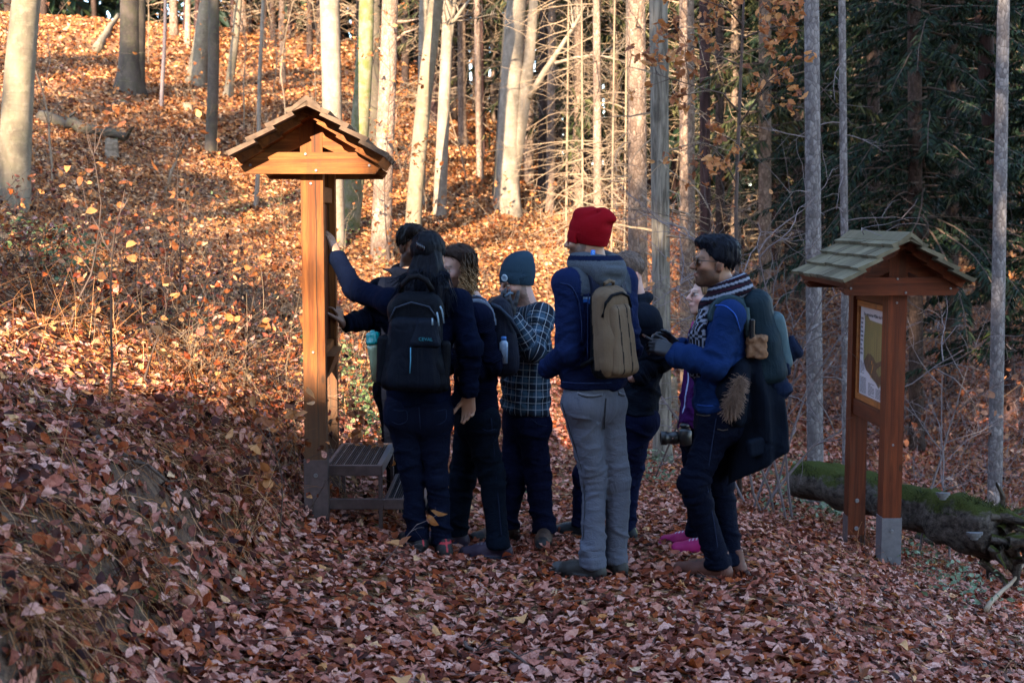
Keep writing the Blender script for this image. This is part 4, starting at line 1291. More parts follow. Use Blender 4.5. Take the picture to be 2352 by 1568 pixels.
# ================================================================== BODIES AND CLOTHES: smooth solids turned into meshes
class Field:
    def __init__(s, lo, hi, h):
        s.lo, s.h = np.asarray(lo, float), h
        s.n = np.ceil((np.asarray(hi) - s.lo) / h).astype(int) + 1
        s.D = np.full(s.n, .5, np.float32)
    def block(s, lo, hi):
        a = np.clip(np.floor((np.asarray(lo) - s.lo) / s.h).astype(int), 0, s.n)
        b = np.clip(np.ceil((np.asarray(hi) - s.lo) / s.h).astype(int) + 1, 0, s.n)
        sl = tuple(slice(i, j) for i, j in zip(a, b))
        ax = [(s.lo[k] + s.h * np.arange(a[k], b[k])).astype(np.float32) for k in range(3)]
        return sl, np.stack(np.meshgrid(*ax, indexing='ij'), -1)
    def put(s, fn, lo, hi, k=.02, op='u'):
        m = k + 3 * s.h
        sl, P = s.block(np.asarray(lo) - m, np.asarray(hi) + m)
        if P.size == 0:
            return s
        d, a = fn(P), s.D[sl]
        if op == 'u':
            g = np.maximum(k - np.abs(a - d), 0)
            s.D[sl] = np.minimum(a, d) - g * g / (4 * k)
        elif op == 's':
            g = np.maximum(k - np.abs(a + d), 0)
            s.D[sl] = np.maximum(a, -d) + g * g / (4 * k)
        return s
    def cut(s, p, n, lo=None, hi=None):             # keep the side the normal points to
        sl, P = s.block(s.lo if lo is None else lo, (s.lo + s.n * s.h) if hi is None else hi)
        if P.size:
            s.D[sl] = np.maximum(s.D[sl], -((P - np.asarray(p)) @ np.asarray(n, float)).astype(np.float32))
        return s
    def cone(s, a, b, ra, rb, k=.02, op='u', fold=None, side=None, sx=1.):
        a, b = np.asarray(a, float), np.asarray(b, float)
        ab = b - a
        L2 = max(float(ab @ ab), 1e-9)
        R = max(ra, rb) * max(1., sx)
        def fn(P):
            q = P - a
            t = np.clip(q @ ab / L2, 0, 1)
            q = q - t[..., None] * ab
            if side is not None:
                c = q @ side
                q = q + (c * (1 / sx - 1))[..., None] * side
            d = np.sqrt((q * q).sum(-1)) - (ra + (rb - ra) * t)
            if fold:
                for t0, w, A, lam, sl_, ph in fold:
                    sdv = np.cross(ab, [0, 1, 0.2])
                    sdv = sdv / np.linalg.norm(sdv)
                    ang = (q @ sdv) / max(ra, rb)
                    tt = (P - a) @ ab / L2
                    wob = fbm(P * 7 + ph, 2) * 2.6 - 1.3
                    d = d - .38 * A * np.exp(-((tt - t0) / w) ** 2) * np.sin(6.283 * (tt * math.sqrt(L2) / lam + sl_ * ang + 1.0 * wob) + ph) * (.35 + 1.3 * vnoise(P * 6 + 2 * ph))
            return d.astype(np.float32)
        return s.put(fn, np.minimum(a, b) - R, np.maximum(a, b) + R, k, op)
    def ball(s, c, r, k=.02, op='u'):
        return s.cone(c, np.asarray(c) + [0, 0, 1e-4], r, r, k, op)
    def ell(s, c, r, R=None, k=.02, op='u', disp=None):
        c, r = np.asarray(c, float), np.asarray(r, float)
        M = np.eye(3) if R is None else np.asarray(R)  # columns = local axes
        def fn(P):
            q = (P - c) @ M
            n1 = np.sqrt(((q / r) ** 2).sum(-1))
            n2_ = np.sqrt(((q / r ** 2) ** 2).sum(-1))
            d = n1 * (n1 - 1) / np.maximum(n2_, 1e-6)
            if disp:
                d = d + disp(q)
            return d.astype(np.float32)
        m = float(r.max()) * 1.05
        return s.put(fn, c - m, c + m, k, op)
    def rbox(s, c, R, half, rd, k=.01, op='u', taper=0., disp=None):
        c, half = np.asarray(c, float), np.asarray(half, float)
        def fn(P):
            q = (P - c) @ R
            sc = 1 - taper * np.clip(q[..., 2] / half[2], -1, 1)
            qq = np.abs(q)
            qx = qq[..., 0] - half[0] * sc + rd
            qy = qq[..., 1] - half[1] * sc + rd
            qz = qq[..., 2] - half[2] + rd
            d = np.sqrt(np.maximum(qx, 0) ** 2 + np.maximum(qy, 0) ** 2 + np.maximum(qz, 0) ** 2) + np.minimum(np.maximum(np.maximum(qx, qy), qz), 0) - rd
            if disp:
                d = d + disp(q)
            return d.astype(np.float32)
        m = float(np.linalg.norm(half * (1 + abs(taper))))
        return s.put(fn, c - m, c + m, k, op)
    def loft(s, pts, rw, rd, side, k=.03, fold=None):
        pts = [np.asarray(p, float) for p in pts]
        side = np.asarray(side, float)
        def fn(P):
            out = None
            for i in range(len(pts) - 1):
                a, b = pts[i], pts[i + 1]
                ab = b - a
                t = np.clip((P - a) @ ab / (ab @ ab), 0, 1)
                q = P - a - t[..., None] * ab
                w = q @ side
                ax = ab / np.linalg.norm(ab)
                fw = np.cross(side, ax)
                fw = fw / np.linalg.norm(fw)
                f = q @ fw
                e = (q * q).sum(-1) - w * w - f * f
                A = rw[i] + (rw[i + 1] - rw[i]) * t
                B = rd[i] + (rd[i + 1] - rd[i]) * t
                m = np.minimum(A, B)
                n1 = np.sqrt((w / A) ** 2 + (f / B) ** 2 + np.maximum(e, 0) / m ** 2)
                g = np.sqrt((w / A ** 2) ** 2 + (f / B ** 2) ** 2 + np.maximum(e, 0) / m ** 4)
                d = n1 * (n1 - 1) / np.maximum(g, 1e-5)
                d = np.maximum(d, -m)
                out = d if out is None else np.minimum(out, d)
            if fold is not None:
                out = out - fold(P)
            return out.astype(np.float32)
        A = np.array(pts)
        m = max(max(rw), max(rd))
        return s.put(fn, A.min(0) - m, A.max(0) + m, k)
    def at(s, P):
        q = (np.asarray(P) - s.lo) / s.h
        i = np.floor(q).astype(int)
        ok = ((i >= 0) & (i < s.n - 1)).all(-1)
        i = np.clip(i, 0, s.n - 2)
        f = np.clip(q - i, 0, 1)
        o = 0
        for dx in (0, 1):
            for dy in (0, 1):
                for dz in (0, 1):
                    w = (f[..., 0] if dx else 1 - f[..., 0]) * (f[..., 1] if dy else 1 - f[..., 1]) * (f[..., 2] if dz else 1 - f[..., 2])
                    o = o + w * s.D[i[..., 0] + dx, i[..., 1] + dy, i[..., 2] + dz]
        return np.where(ok, o, .5)
    def mesh(s, D=None):
        D = s.D if D is None else D
        D = np.pad(D, 1, constant_values=.5)
        lo = s.lo - s.h
        N = D < 0
        c = N[:-1, :-1, :-1].astype(np.int8)
        for dx, dy, dz in ((1, 0, 0), (0, 1, 0), (1, 1, 0), (0, 0, 1), (1, 0, 1), (0, 1, 1), (1, 1, 1)):
            c = c + N[dx:N.shape[0] - 1 + dx, dy:N.shape[1] - 1 + dy, dz:N.shape[2] - 1 + dz]
        act = np.argwhere((c > 0) & (c < 8))
        if not len(act):
            return np.zeros((0, 3)), np.zeros((0, 4), int)
        idx = np.full(c.shape, -1, np.int32)
        idx[tuple(act.T)] = np.arange(len(act))
        corner = np.array([[0, 0, 0], [1, 0, 0], [0, 1, 0], [1, 1, 0], [0, 0, 1], [1, 0, 1], [0, 1, 1], [1, 1, 1]])
        v = np.stack([D[act[:, 0] + a, act[:, 1] + b, act[:, 2] + e] for a, b, e in corner], 1)
        S_, n = np.zeros((len(act), 3)), np.zeros(len(act))
        for i, j in ((0, 1), (2, 3), (4, 5), (6, 7), (0, 2), (1, 3), (4, 6), (5, 7), (0, 4), (1, 5), (2, 6), (3, 7)):
            m = (v[:, i] < 0) != (v[:, j] < 0)
            t = v[m, i] / (v[m, i] - v[m, j])
            S_[m] += corner[i] + t[:, None] * (corner[j] - corner[i])
            n[m] += 1
        V = lo + s.h * (act + S_ / n[:, None])
        Fs = []
        for ax in range(3):
            o = [(1, 2), (2, 0), (0, 1)][ax]
            sl0, sl1 = [slice(None)] * 3, [slice(None)] * 3
            sl0[ax], sl1[ax] = slice(0, -1), slice(1, None)
            ch = N[tuple(sl0)] != N[tuple(sl1)]
            e = np.argwhere(ch)
            if not len(e):
                continue
            e = e[(e[:, o[0]] > 0) & (e[:, o[1]] > 0) & (e[:, o[0]] < N.shape[o[0]] - 1) & (e[:, o[1]] < N.shape[o[1]] - 1)]
            d0, d1 = np.zeros(3, int), np.zeros(3, int)
            d0[o[0]], d1[o[1]] = 1, 1
            q = np.stack([idx[tuple((e - d0 - d1).T)], idx[tuple((e - d1).T)], idx[tuple(e.T)], idx[tuple((e - d0).T)]], 1)
            fl = N[tuple(e.T)]
            q = np.where(fl[:, None], q, q[:, ::-1])
            Fs.append(q)
        return V, np.vstack(Fs)
def vnormals(V, F):
    n = np.zeros_like(V)
    fn = np.cross(V[F[:, 2]] - V[F[:, 0]], V[F[:, 3]] - V[F[:, 1]])
    for k in range(4):
        for c in range(3):
            n[:, c] += np.bincount(F[:, k], fn[:, c], len(V))
    return norm(n)
def thin_hidden(V, F, hidden, cell):
    """merge the vertices nobody sees into coarse cells, the surface staying in one piece"""
    key = np.floor(V / cell).astype(int)
    key[~hidden] = -1
    u, first, inv = np.unique(np.c_[key, np.where(hidden, -1, np.arange(len(V)))], axis=0, return_index=True, return_inverse=True)
    inv = inv.ravel()
    cnt = np.bincount(inv)
    W = np.stack([np.bincount(inv, V[:, c]) / cnt for c in range(3)], 1)
    F = inv[F]
    tri, quad = [], []
    eq = [(F[:, k] == F[:, (k + 1) % 4]) for k in range(4)]
    ne = sum(e.astype(int) for e in eq)
    dia = (F[:, 0] == F[:, 2]) | (F[:, 1] == F[:, 3])
    quad = F[(ne == 0) & ~dia]
    tri = []
    for k in range(4):
        m = (ne == 1) & eq[k] & ~dia
        tri.append(np.delete(F[m], k, axis=1))
    tri = np.vstack(tri)
    return W, [f for f in (quad, tri) if len(f)], first
def seg_coords(V, segs):
    """nearest limb of each vertex: index, length along and round it (cloth coordinates in metres)"""
    best = np.full(len(V), 1e9)
    out, idx = np.zeros((len(V), 3)), np.zeros(len(V), int)
    for i, (a, b, r, off) in enumerate(segs):
        a, b = np.asarray(a, float), np.asarray(b, float)
        ab = b - a
        L = np.linalg.norm(ab)
        t = np.clip((V - a) @ ab / L ** 2, 0, 1)
        q = V - a - t[:, None] * ab
        d = np.linalg.norm(q, axis=1) - r
        ax = ab / L
        A = np.cross(ax, [0.02, 1, 0.01])
        A /= np.linalg.norm(A)
        B = np.cross(ax, A)
        u = np.arctan2(q @ B, q @ A) * r
        m = d < best
        best[m] = d[m]
        idx[m] = i
        out[m] = np.stack([u, off + t * L, np.zeros(len(V))], 1)[m]
    return idx, out

# ------------------------------------------------------------------ cloth, skin and hair materials
def cloth(name, kind='plain', bump=.35, rough=.8, sheen=.15):
    t = NT(name)
    c = t.coord('Object')
    fab = t.attr('fab', 'Vector')
    col = t.attr('Col', 'Color')
    wr = t.noise(t.map(fab, (16, 30, 1)), 1.0, 3, .55, 1.2)
    big = t.noise(c, 9, 3)
    col = t.mix(t.math('MULTIPLY', big, .5), col, t.mix(1.0, col, (.62, .62, .64), 'MULTIPLY'))
    h = t.math('ADD', t.math('MULTIPLY', wr, 1.0), t.math('MULTIPLY', t.noise(c, 28, 3), .5))
    if kind == 'denim':
        tw = t.noise(c, 260, 2)
        col = t.mix(t.math('MULTIPLY', tw, .45), col, t.mix(1.0, col, (1.5, 1.5, 1.5), 'MULTIPLY'))
    if kind == 'heather':
        tw = t.noise(t.map(c, (1, 1, .4)), 330, 2, .8)
        col = t.mix(t.ramp(tw, [(.4, 0.), (.6, .6)]), col, t.mix(1.0, col, (.45, .47, .5), 'MULTIPLY'))
    if kind == 'knit':
        s = t.sep(fab)
        rib = t.math('SINE', t.math('MULTIPLY', s[1], 700))
        h = t.math('ADD', h, t.math('MULTIPLY', rib, .35))
    if kind == 'ribs':
        s = t.sep(fab)
        rib = t.math('SINE', t.math('MULTIPLY', s[0], 1500))
        h = t.math('ADD', t.math('MULTIPLY', h, .5), t.math('MULTIPLY', rib, .09))
    if kind == 'plaid':
        s = t.sep(fab)
        def band(x, per, ph, w):
            f = t.math('FRACT', t.math('ADD', t.math('MULTIPLY', x, 1 / per), ph))
            return t.math('LESS_THAN', t.math('ABSOLUTE', t.math('SUBTRACT', f, .5)), w)
        col = (.012, .018, .03)
        for x in (s[0], s[1]):
            col = t.mix(t.math('MULTIPLY', band(x, .075, .0, .22), .5), col, (.045, .095, .15))
        for x in (s[0], s[1]):
            col = t.mix(t.math('MULTIPLY', band(x, .075, .5, .16), .5), col, (.01, .012, .018))
        for x in (s[0], s[1]):
            col = t.mix(t.math('MULTIPLY', band(x, .0375, .25, .045), .6), col, (.38, .42, .45))
    t.P(Base_Color=col, Roughness=rough, Specular_IOR_Level=.05)
    t.bump(h, bump, .02)
    return t.m
M_CLOTH = cloth('woven_cloth', bump=.45, sheen=.1)
M_FLEECE = cloth('fleece_cloth', 'plain', .4, .95, .2)
M_DENIM = cloth('denim', 'denim', .45, .85, .1)
M_HEATHER = cloth('heather_cloth', 'heather', .3, .95, .1)
M_KNIT = cloth('knitted_wool', 'ribs', .5, .95, .1)
M_RIBKNIT = cloth('ribbed_sweater', 'knit', .5, .95, .1)
M_PLAID = cloth('plaid_flannel', 'plaid', .3, .9, .1)
M_NYLON = cloth('pack_nylon', 'plain', .4, .55, .0)
t = NT('skin')
col = t.attr('Col', 'Color')
c = t.coord('Object')
col = t.mix(t.math('MULTIPLY', t.noise(c, 60, 3), .25), col, t.mix(1.0, col, (.78, .66, .6), 'MULTIPLY'))
t.P(Base_Color=col, Roughness=.48, Specular_IOR_Level=.35, Subsurface_Weight=.08, Subsurface_Scale=.01)
M_SKIN = t.m
t = NT('hair')
col = t.attr('Col', 'Color')
c = t.coord('Object')
st_ = t.noise(t.map(c, (1, 1, .10)), 190, 3, .6)
col = t.mix(t.ramp(st_, [(.35, 0.), (.65, 1.)]), t.mix(1.0, col, (.5, .5, .5), 'MULTIPLY'), t.mix(1.0, col, (1.5, 1.5, 1.5), 'MULTIPLY'))
t.P(Base_Color=col, Roughness=.5, Specular_IOR_Level=.07)
t.bump(st_, .5, .004)
M_HAIR = t.m
t = NT('shoe_material')
col = t.attr('Col', 'Color')
c = t.coord('Object')
col = t.mix(t.math('MULTIPLY', t.noise(c, 26, 4), .6), col, t.mix(1.0, col, (.55, .5, .47), 'MULTIPLY'))
t.P(Base_Color=col, Roughness=.6, Specular_IOR_Level=.3)
t.bump(t.noise(c, 70, 3), .35, .004)
M_SHOE = t.m

def creases(V, fab, idx, joints, A):
    w = np.full(len(V), .30)
    for j, r in joints:
        w = w + np.exp(-((V - j) ** 2).sum(1) / r ** 2)
    w = np.minimum(w, 1.25)
    u, v, s = fab[:, 0], fab[:, 1], idx * 3.7
    out = 0
    for k, (a, b, c, e) in enumerate(((5., 5.5, 10., -4.), (5., -6., 11., 4.5), (3., 7., 15., -6.), (3., -7., 14., 6.))):
        n = vnoise(np.stack([u * a + v * b + s, v * c + u * e + 2 * s, np.full(len(V), 1.7 * k + .3)], -1))
        ridge = (1 - np.abs(2 * n - 1)) ** 3.5
        m = sstep(.35, .65, vnoise(V * 5 + 11 * k))
        out = out + ridge * m * (1.0 if k < 2 else .55)
    return (out - .25) * A * w
def garment(name, fld, mat, parent, segs, colour, wr=.004, joints=(), A=.009):
    V, F = fld.mesh()
    n = vnormals(V, F)
    idx, fab = seg_coords(V, segs)
    if wr:
        d = (fbm(V * np.array((7, 7, 5)) + 3.3, 2) - .5) * 2 * wr + creases(V, fab, idx, joints, A)
        V = V + n * d[:, None]
    C = colour(V, idx, fab) if callable(colour) else np.broadcast_to(np.asarray(colour, float), (len(V), 3))
    return part(name, V, F, mat, parent, True, {'Col': ('POINT', 'FLOAT_COLOR', np.c_[C, np.ones(len(V))]), 'fab': ('POINT', 'FLOAT_VECTOR', fab)})

# ------------------------------------------------------------------ anatomy
def facing(az):
    a = rad(az)
    F = np.array([-math.sin(a), math.cos(a), 0.])
    L = np.array([-math.cos(a), -math.sin(a), 0.])
    return F, L
def head_axes(az, pitch=0, tilt=0):
    F, L = facing(az)
    R_, U = -L, np.array([0, 0, 1.])
    p, q = rad(pitch), rad(tilt)
    F2 = F * math.cos(p) - U * math.sin(p)
    U2 = F * math.sin(p) + U * math.cos(p)
    R2 = R_ * math.cos(q) - U2 * math.sin(q)
    U3 = R_ * math.sin(q) + U2 * math.cos(q)
    return np.stack([R2, F2, U3], 1)
def add_head(f, c, M, s=1.0, fem=False, nb=None, smile=0., ears=True):
    W = lambda x, y, z: c + M @ (np.array([x, y, z]) * s)
    e = lambda p, r, k, op='u': f.ell(W(*p), np.array(r) * s, M, k * s, op)
    e((0, -.018, .036), (.074, .094, .086), .02)
    e((0, .028, -.045), (.057 if fem else .061, .062, .074), .035)
    f.ball(W(0, .066, -.096), (.019 if fem else .023) * s, .03 * s)
    for g in (-1, 1):
        f.ball(W(g * .046, .012, -.064), (.018 if fem else .022) * s, .03 * s)
        e((g * .041, .062, -.026), (.022, .020, .020), .025)
        e((g * .031, .098, .004), (.017, .016, .012), .012, 's')
        e((g * .031, .080, .002), (.0135, .0125, .0125), .004)
        if ears:
            e((g * .077, -.008, -.012), (.008, .021, .032), .008)
        f.ball(W(g * .011, .101, -.031), .008 * s, .008 * s)
    f.cone(W(-.034, .083, .022), W(.034, .083, .022), (.008 if fem else .011) * s, (.008 if fem else .011) * s, .018 * s)
    f.cone(W(0, .086, .016), W(0, .117, -.026), .0075 * s, .0105 * s, .013 * s)
    f.cone(W(-.019, .088, -.056 + smile), W(0, .094, -.0575), .0055 * s, .0075 * s, .006 * s)
    f.cone(W(.019, .088, -.056 + smile), W(0, .094, -.0575), .0055 * s, .0075 * s, .006 * s)
    f.cone(W(-.014, .088, -.067), W(.014, .088, -.067), .0075 * s, .0075 * s, .007 * s)
    f.cone(W(-.02, .0925, -.0620 + smile * .6), W(.02, .0925, -.0620 + smile * .6), .0022 * s, .0022 * s, .003 * s, 's')
    if nb is not None:
        f.cone(W(0, -.022, -.05), nb, (.048 if fem else .056) * s, (.053 if fem else .062) * s, .03)
def face_colour(V, c, M, s, skin, beard=None, brow=(.02, .012, .008), lip=None, blush=1.0, stubble=.0):
    q = ((V - c) @ M) / s
    x, y, z = np.abs(q[:, 0]), q[:, 1], q[:, 2]
    C = np.broadcast_to(np.array(skin, float), (len(V), 3)).copy()
    inhead = (np.linalg.norm(q, axis=1) < .17)
    def lay(m, col, a=1.0):
        m = np.clip(m, 0, 1)[:, None] * a * inhead[:, None]
        C[:] = C * (1 - m) + np.array(col) * m
    sk = np.array(skin)
    g = lambda v, w: np.exp(-(v / w) ** 2)
    lay(g(x - .045, .02) * g(z + .03, .02) * (y > .02), sk * [1.12, .78, .74], .5 * blush)
    lay(g(x, .016) * g(z + .028, .015) * (y > .085), sk * [1.1, .78, .74], .5)
    lay((x > .069) * (np.abs(z + .01) < .045) * (y < .03) * 1., sk * [1.15, .72, .68], .5)
    if beard is not None:
        nzb = vnoise(V * 160)
        m = sstep(-.020, -.042, z) * (y > -.012) * (1 - g(x, .022) * g(z + .062, .009) * .95) * (.65 + .35 * nzb)
        m = np.maximum(m, g(x, .026) * g(z + .046, .007) * (y > .07) * .9)
        m = np.maximum(m, (z < .0) * (z > -.05) * (np.abs(y + .0) < .016) * (x > .05) * .8)
        lay(m * (z > -.135), beard, .9)
    lay(g(x - .031, .021) * g(z - .026 + .25 * (x - .03) ** 1 * (x > .03), .0055) * (y > .06), brow, .9)
    ex, ez = (x - .031) / .0135, (z - .003) / .0065
    eye = (ex ** 2 + ez ** 2 < 1) & (y > .072)
    lay(g(ex, 1.3) * g(ez, 1.7) * (y > .07), sk * .35, .7)  # shade of the eye sockets painted into the skin
    lay(eye * 1., (.55, .52, .5), .9)
    lay(((ex ** 2 * 4.2 + ez ** 2 * 1.1) < 1) * (y > .07) * 1., (.015, .009, .006), 1.)
    lay(g(ez - 1.0, .5) * (np.abs(ex) < 1.25) * (y > .07), (.02, .012, .01), .85)
    lay(g(x, .02) * g(z + .061, .0075) * (y > .075), lip or sk * [.95, .55, .52], .75)
    lay(g(x, .019) * g(z + .0618, .0018) * (y > .075), sk * .25, .7)
    lay(g(x - .011, .005) * g(z + .036, .003) * (y > .09), sk * .25, .8)
    return C
def hand(f, wrist, d, palm, thumb, curl=.5, s=1.0, fat=1.0, spread=.0, curls=None):
    """palm and five bent fingers; thumb = +1/-1 chooses the side the thumb leaves from"""
    d = norm(d)
    palm = norm(palm - (palm @ d) * d)
    side = np.cross(palm, d) * thumb
    for i in range(4):
        o = (1.5 - i)
        base = wrist + s * (d * (.088 - .006 * abs(i - 1.2)) + side * o * .0205)
        f.cone(wrist + s * side * o * .012, base, .0165 * s * fat, .0115 * s * fat, .014 * s)
        c = curl if curls is None else curls[i]
        th = .0
        p = base
        dd = norm(d + side * o * spread)
        Ls = np.array([.45, .31, .24]) * (.074, .082, .076, .060)[i]
        r = .0098 * fat
        for j in range(3):
            th += c * (.75, 1.0, .7)[j]
            q = p + s * Ls[j] * (dd * math.cos(th) + palm * math.sin(th))
            f.cone(p, q, r * s, r * .9 * s, .003)
            r *= .9
            p = q
    p = wrist + s * (d * .026 + side * .026)
    f.cone(wrist + s * d * .008, p, .018 * s * fat, .017 * s * fat, .012)
    dd = norm(d * .72 + side * .62 + palm * .25)
    for j, L in enumerate((.042, .036, .027)):
        q = p + s * L * dd
        f.cone(p, q, (.0145, .0115, .0100)[j] * s * fat, (.0118, .0102, .0085)[j] * s * fat, .006)
        p = q
        dd = norm(dd + palm * curl * .5 + d * .25)

class Person:
    def __init__(s, label, az, J, feet, skin, head=(0, 0, 0), hs=1.0, fem=False, w=1.0, shw=.185, hipw=.085, group=None, smile=0.):
        """J: picture points with a depth offset; feet: heel and toe picture points on the ground"""
        s.F, s.L = facing(az)
        s.R = -s.L
        s.foot = {}
        for k, (h, t_) in feet.items():
            H, T = (ground_hit(*q) if len(q) == 2 else None for q in (h, t_))
            if H is None:
                x = at(h[0], 800, h[2])[0]
                H = np.array([x, h[2], gz(x, h[2])])
                T = H + np.array([t_[0], t_[1], 0])
                T[2] = gz(T[0], T[1])
            dv = T - H
            dv[2] = 0
            n_ = np.linalg.norm(dv)
            T = H + dv / n_ * min(max(n_, .20), .235)
            T[2] = gz(T[0], T[1])
            H[2] = gz(H[0], H[1])
            s.foot[k] = (H, T)
        s.Y = np.mean([v[0][1] for v in s.foot.values()])
        for k, v in J.items():
            setattr(s, k, at(v[0], v[1], s.Y + (v[2] if len(v) > 2 else 0)))
        s.J = J
        up = np.array([0, 0, 1.])
        if 'sL' not in J:
            s.sL = s.nb + s.L * shw - up * .085
        if 'sR' not in J:
            s.sR = s.nb - s.L * shw - up * .085
        s.hL = s.pv + s.L * hipw - up * .03
        s.hR = s.pv - s.L * hipw - up * .03
        for k in 'LR':
            H, T = s.foot[k]
            fd = norm(T - H)
            setattr(s, 'a' + k, H + fd * .035 + up * .105)
        s.M = head_axes(*head)
        s.hs, s.fem, s.w, s.skin = hs, fem, w, skin
        s.base = (s.foot['L'][0] + s.foot['R'][0]) / 2
        s.base[2] = gz(s.base[0], s.base[1])
        s.root = thing('person', label, 'person', tuple(s.base), group)
        pts = np.array([getattr(s, k) for k in ('head', 'nb', 'ch', 'pv', 'sL', 'sR', 'eL', 'eR', 'wL', 'wR', 'kL', 'kR', 'aL', 'aR')] + [q for v in s.foot.values() for q in v])
        s.lo, s.hi = pts.min(0) - .22, pts.max(0) + .22
        s.lo[2] = pts[:, 2].min() - .05
        s.covers = []
        s.hands, s.extra = [], []
        s.smile = smile
    def box(s, pts, m=.2):
        P = np.array(pts)
        return P.min(0) - m, P.max(0) + m
    def body(s, h=.0062, ears=True, beard=None, gloves=None, brow=(.02, .012, .008), lip=None, blush=1.0):
        f = Field(s.lo, s.hi, h)
        f.loft([s.nb - [0, 0, .06], s.ch, s.wa, s.pv], np.array([.11, .13, .12, .135]) * s.w, np.array([.06, .085, .08, .085]) * s.w, s.L)
        for k in 'LR':
            S_, E, W_ = (getattr(s, c + k) for c in 'sew')
            f.cone(s.nb - [0, 0, .03], S_, .045, .045, .03).cone(S_, E, .042, .034, .02).cone(E, W_, .034, .0265, .015)
            H, K, A = (getattr(s, c + k) for c in 'hka')
            f.cone(H, K, .06, .045, .03).cone(K, A, .045, .035, .02)
            hh, tt = s.foot[k]
            f.cone(A, hh + (tt - hh) * .55 + [0, 0, .030], .026, .016, .02)
        add_head(f, s.head, s.M, s.hs, s.fem, s.nb, s.smile, ears)
        for a in s.hands:
            hand(f, *a[0], **a[1])
        V, F = f.mesh()
        hid = np.zeros(len(V), bool)
        for c in s.covers:
            hid |= c.at(V) < -.010
        W_, Fs, first = thin_hidden(V, F, hid, .032)
        C = face_colour(W_, s.head, s.M, s.hs, s.skin, beard, brow, lip, blush)
        if gloves:
            for k, col in gloves.items():
                d = np.linalg.norm(W_ - getattr(s, 'w' + k), axis=1)
                C[d < .24] = np.where((np.linalg.norm(W_ - s.head, axis=1) > .17 * s.hs)[d < .24, None], np.array(col), C[d < .24])
        part('body', W_, Fs, M_SKIN, s.root, True, {'Col': ('POINT', 'FLOAT_COLOR', np.c_[C, np.ones(len(W_))])})
    def arm_segs(s):
        return [(s.sL, s.eL, .07, 0), (s.eL, s.wL, .055, .3), (s.sR, s.eR, .07, 0), (s.eR, s.wR, .055, .3)]
    def jacket(s, name, mat, colour, hem, h=.0078, rw=(.135, .185, .17, .19), rd=(.09, .125, .118, .135), ra=(.074, .060, .046), folds=.005, cuff=(.0, .0), k=.03, collar=None, wr=.004, hemn=(0, 0, 1), waistpull=None):
        up = np.array([0, 0, 1.])
        hemp = at(s.J['pv'][0], hem, s.Y)
        lo, hi = s.box([s.nb, s.ch, s.pv, s.sL, s.sR, s.eL, s.eR, s.wL, s.wR, hemp], .2)
        f = Field(lo, hi, h)
        rw, rd = np.array(rw) * s.w, np.array(rd) * s.w
        ph = s.base[0] * 7
        def fold(P):
            return folds * .4 * np.sin(6.283 * (P[..., 2] / .12 + .5 * (P[..., 0] - P[..., 1]) / .12 + 2.4 * fbm(P * 5 + ph, 2))) * sstep(.05, .3, s.ch[2] + .12 - P[..., 2])
        f.loft([s.nb - up * .055, s.nb - up * .135, s.ch, s.wa, hemp - up * .1], [rw[0] * .8, rw[0] * 1.22, *rw[1:]], [rd[0] * .85, rd[0] * 1.15, *rd[1:]], s.L, k, fold)
        for c in 'LR':
            S_, E, W_ = (getattr(s, q + c) for q in 'sew')
            f.cone(s.nb - up * .045, S_ - up * .0, .060 * s.w, ra[0] * .92, .05)
            A = folds
            f.cone(S_, E, ra[0] * .90, ra[1], .055, fold=[(.95, .35, A * 1.2, .05, .25, 1.), (.35, .4, A * .5, .07, -.3, 2.)])
            f.cone(E, W_, ra[1], ra[2], .022, fold=[(.05, .4, A * 1.2, .045, .3, .5), (.85, .25, A, .035, .1, 2.2)])
        if collar:
            collar(f)
        for c, cf in zip('LR', cuff):
            if cf is None:
                continue
            W_, E = getattr(s, 'w' + c), getattr(s, 'e' + c)
            d = norm(W_ - E)
            p = W_ + d * cf
            sl, P = f.block(p - .085, p + .085 + d * .03)
            if P.size:
                q = P - E
                t = q @ d
                rr_ = np.linalg.norm(q - t[..., None] * d, axis=-1)
                m = rr_ < ra[2] + .03
                f.D[sl] = np.where(m, np.maximum(f.D[sl], (t - np.linalg.norm(p - E)).astype(np.float32)), f.D[sl])
        f.cut(hemp, norm(np.array(hemn, float)), None, None) if True else None
        s.covers.append(f)
        segs = [(s.nb - up * .06, s.pv, .16, 0)] + s.arm_segs()
        s.jk = f
        s.segs = segs
        return garment(name, f, mat, s.root, segs, colour, wr, [(s.eL, .14), (s.eR, .14), (s.wL, .09), (s.wR, .09), (s.wa, .16), (hemp, .14), (s.sL - up * .06, .09), (s.sR - up * .06, .09)], folds * 2.2)
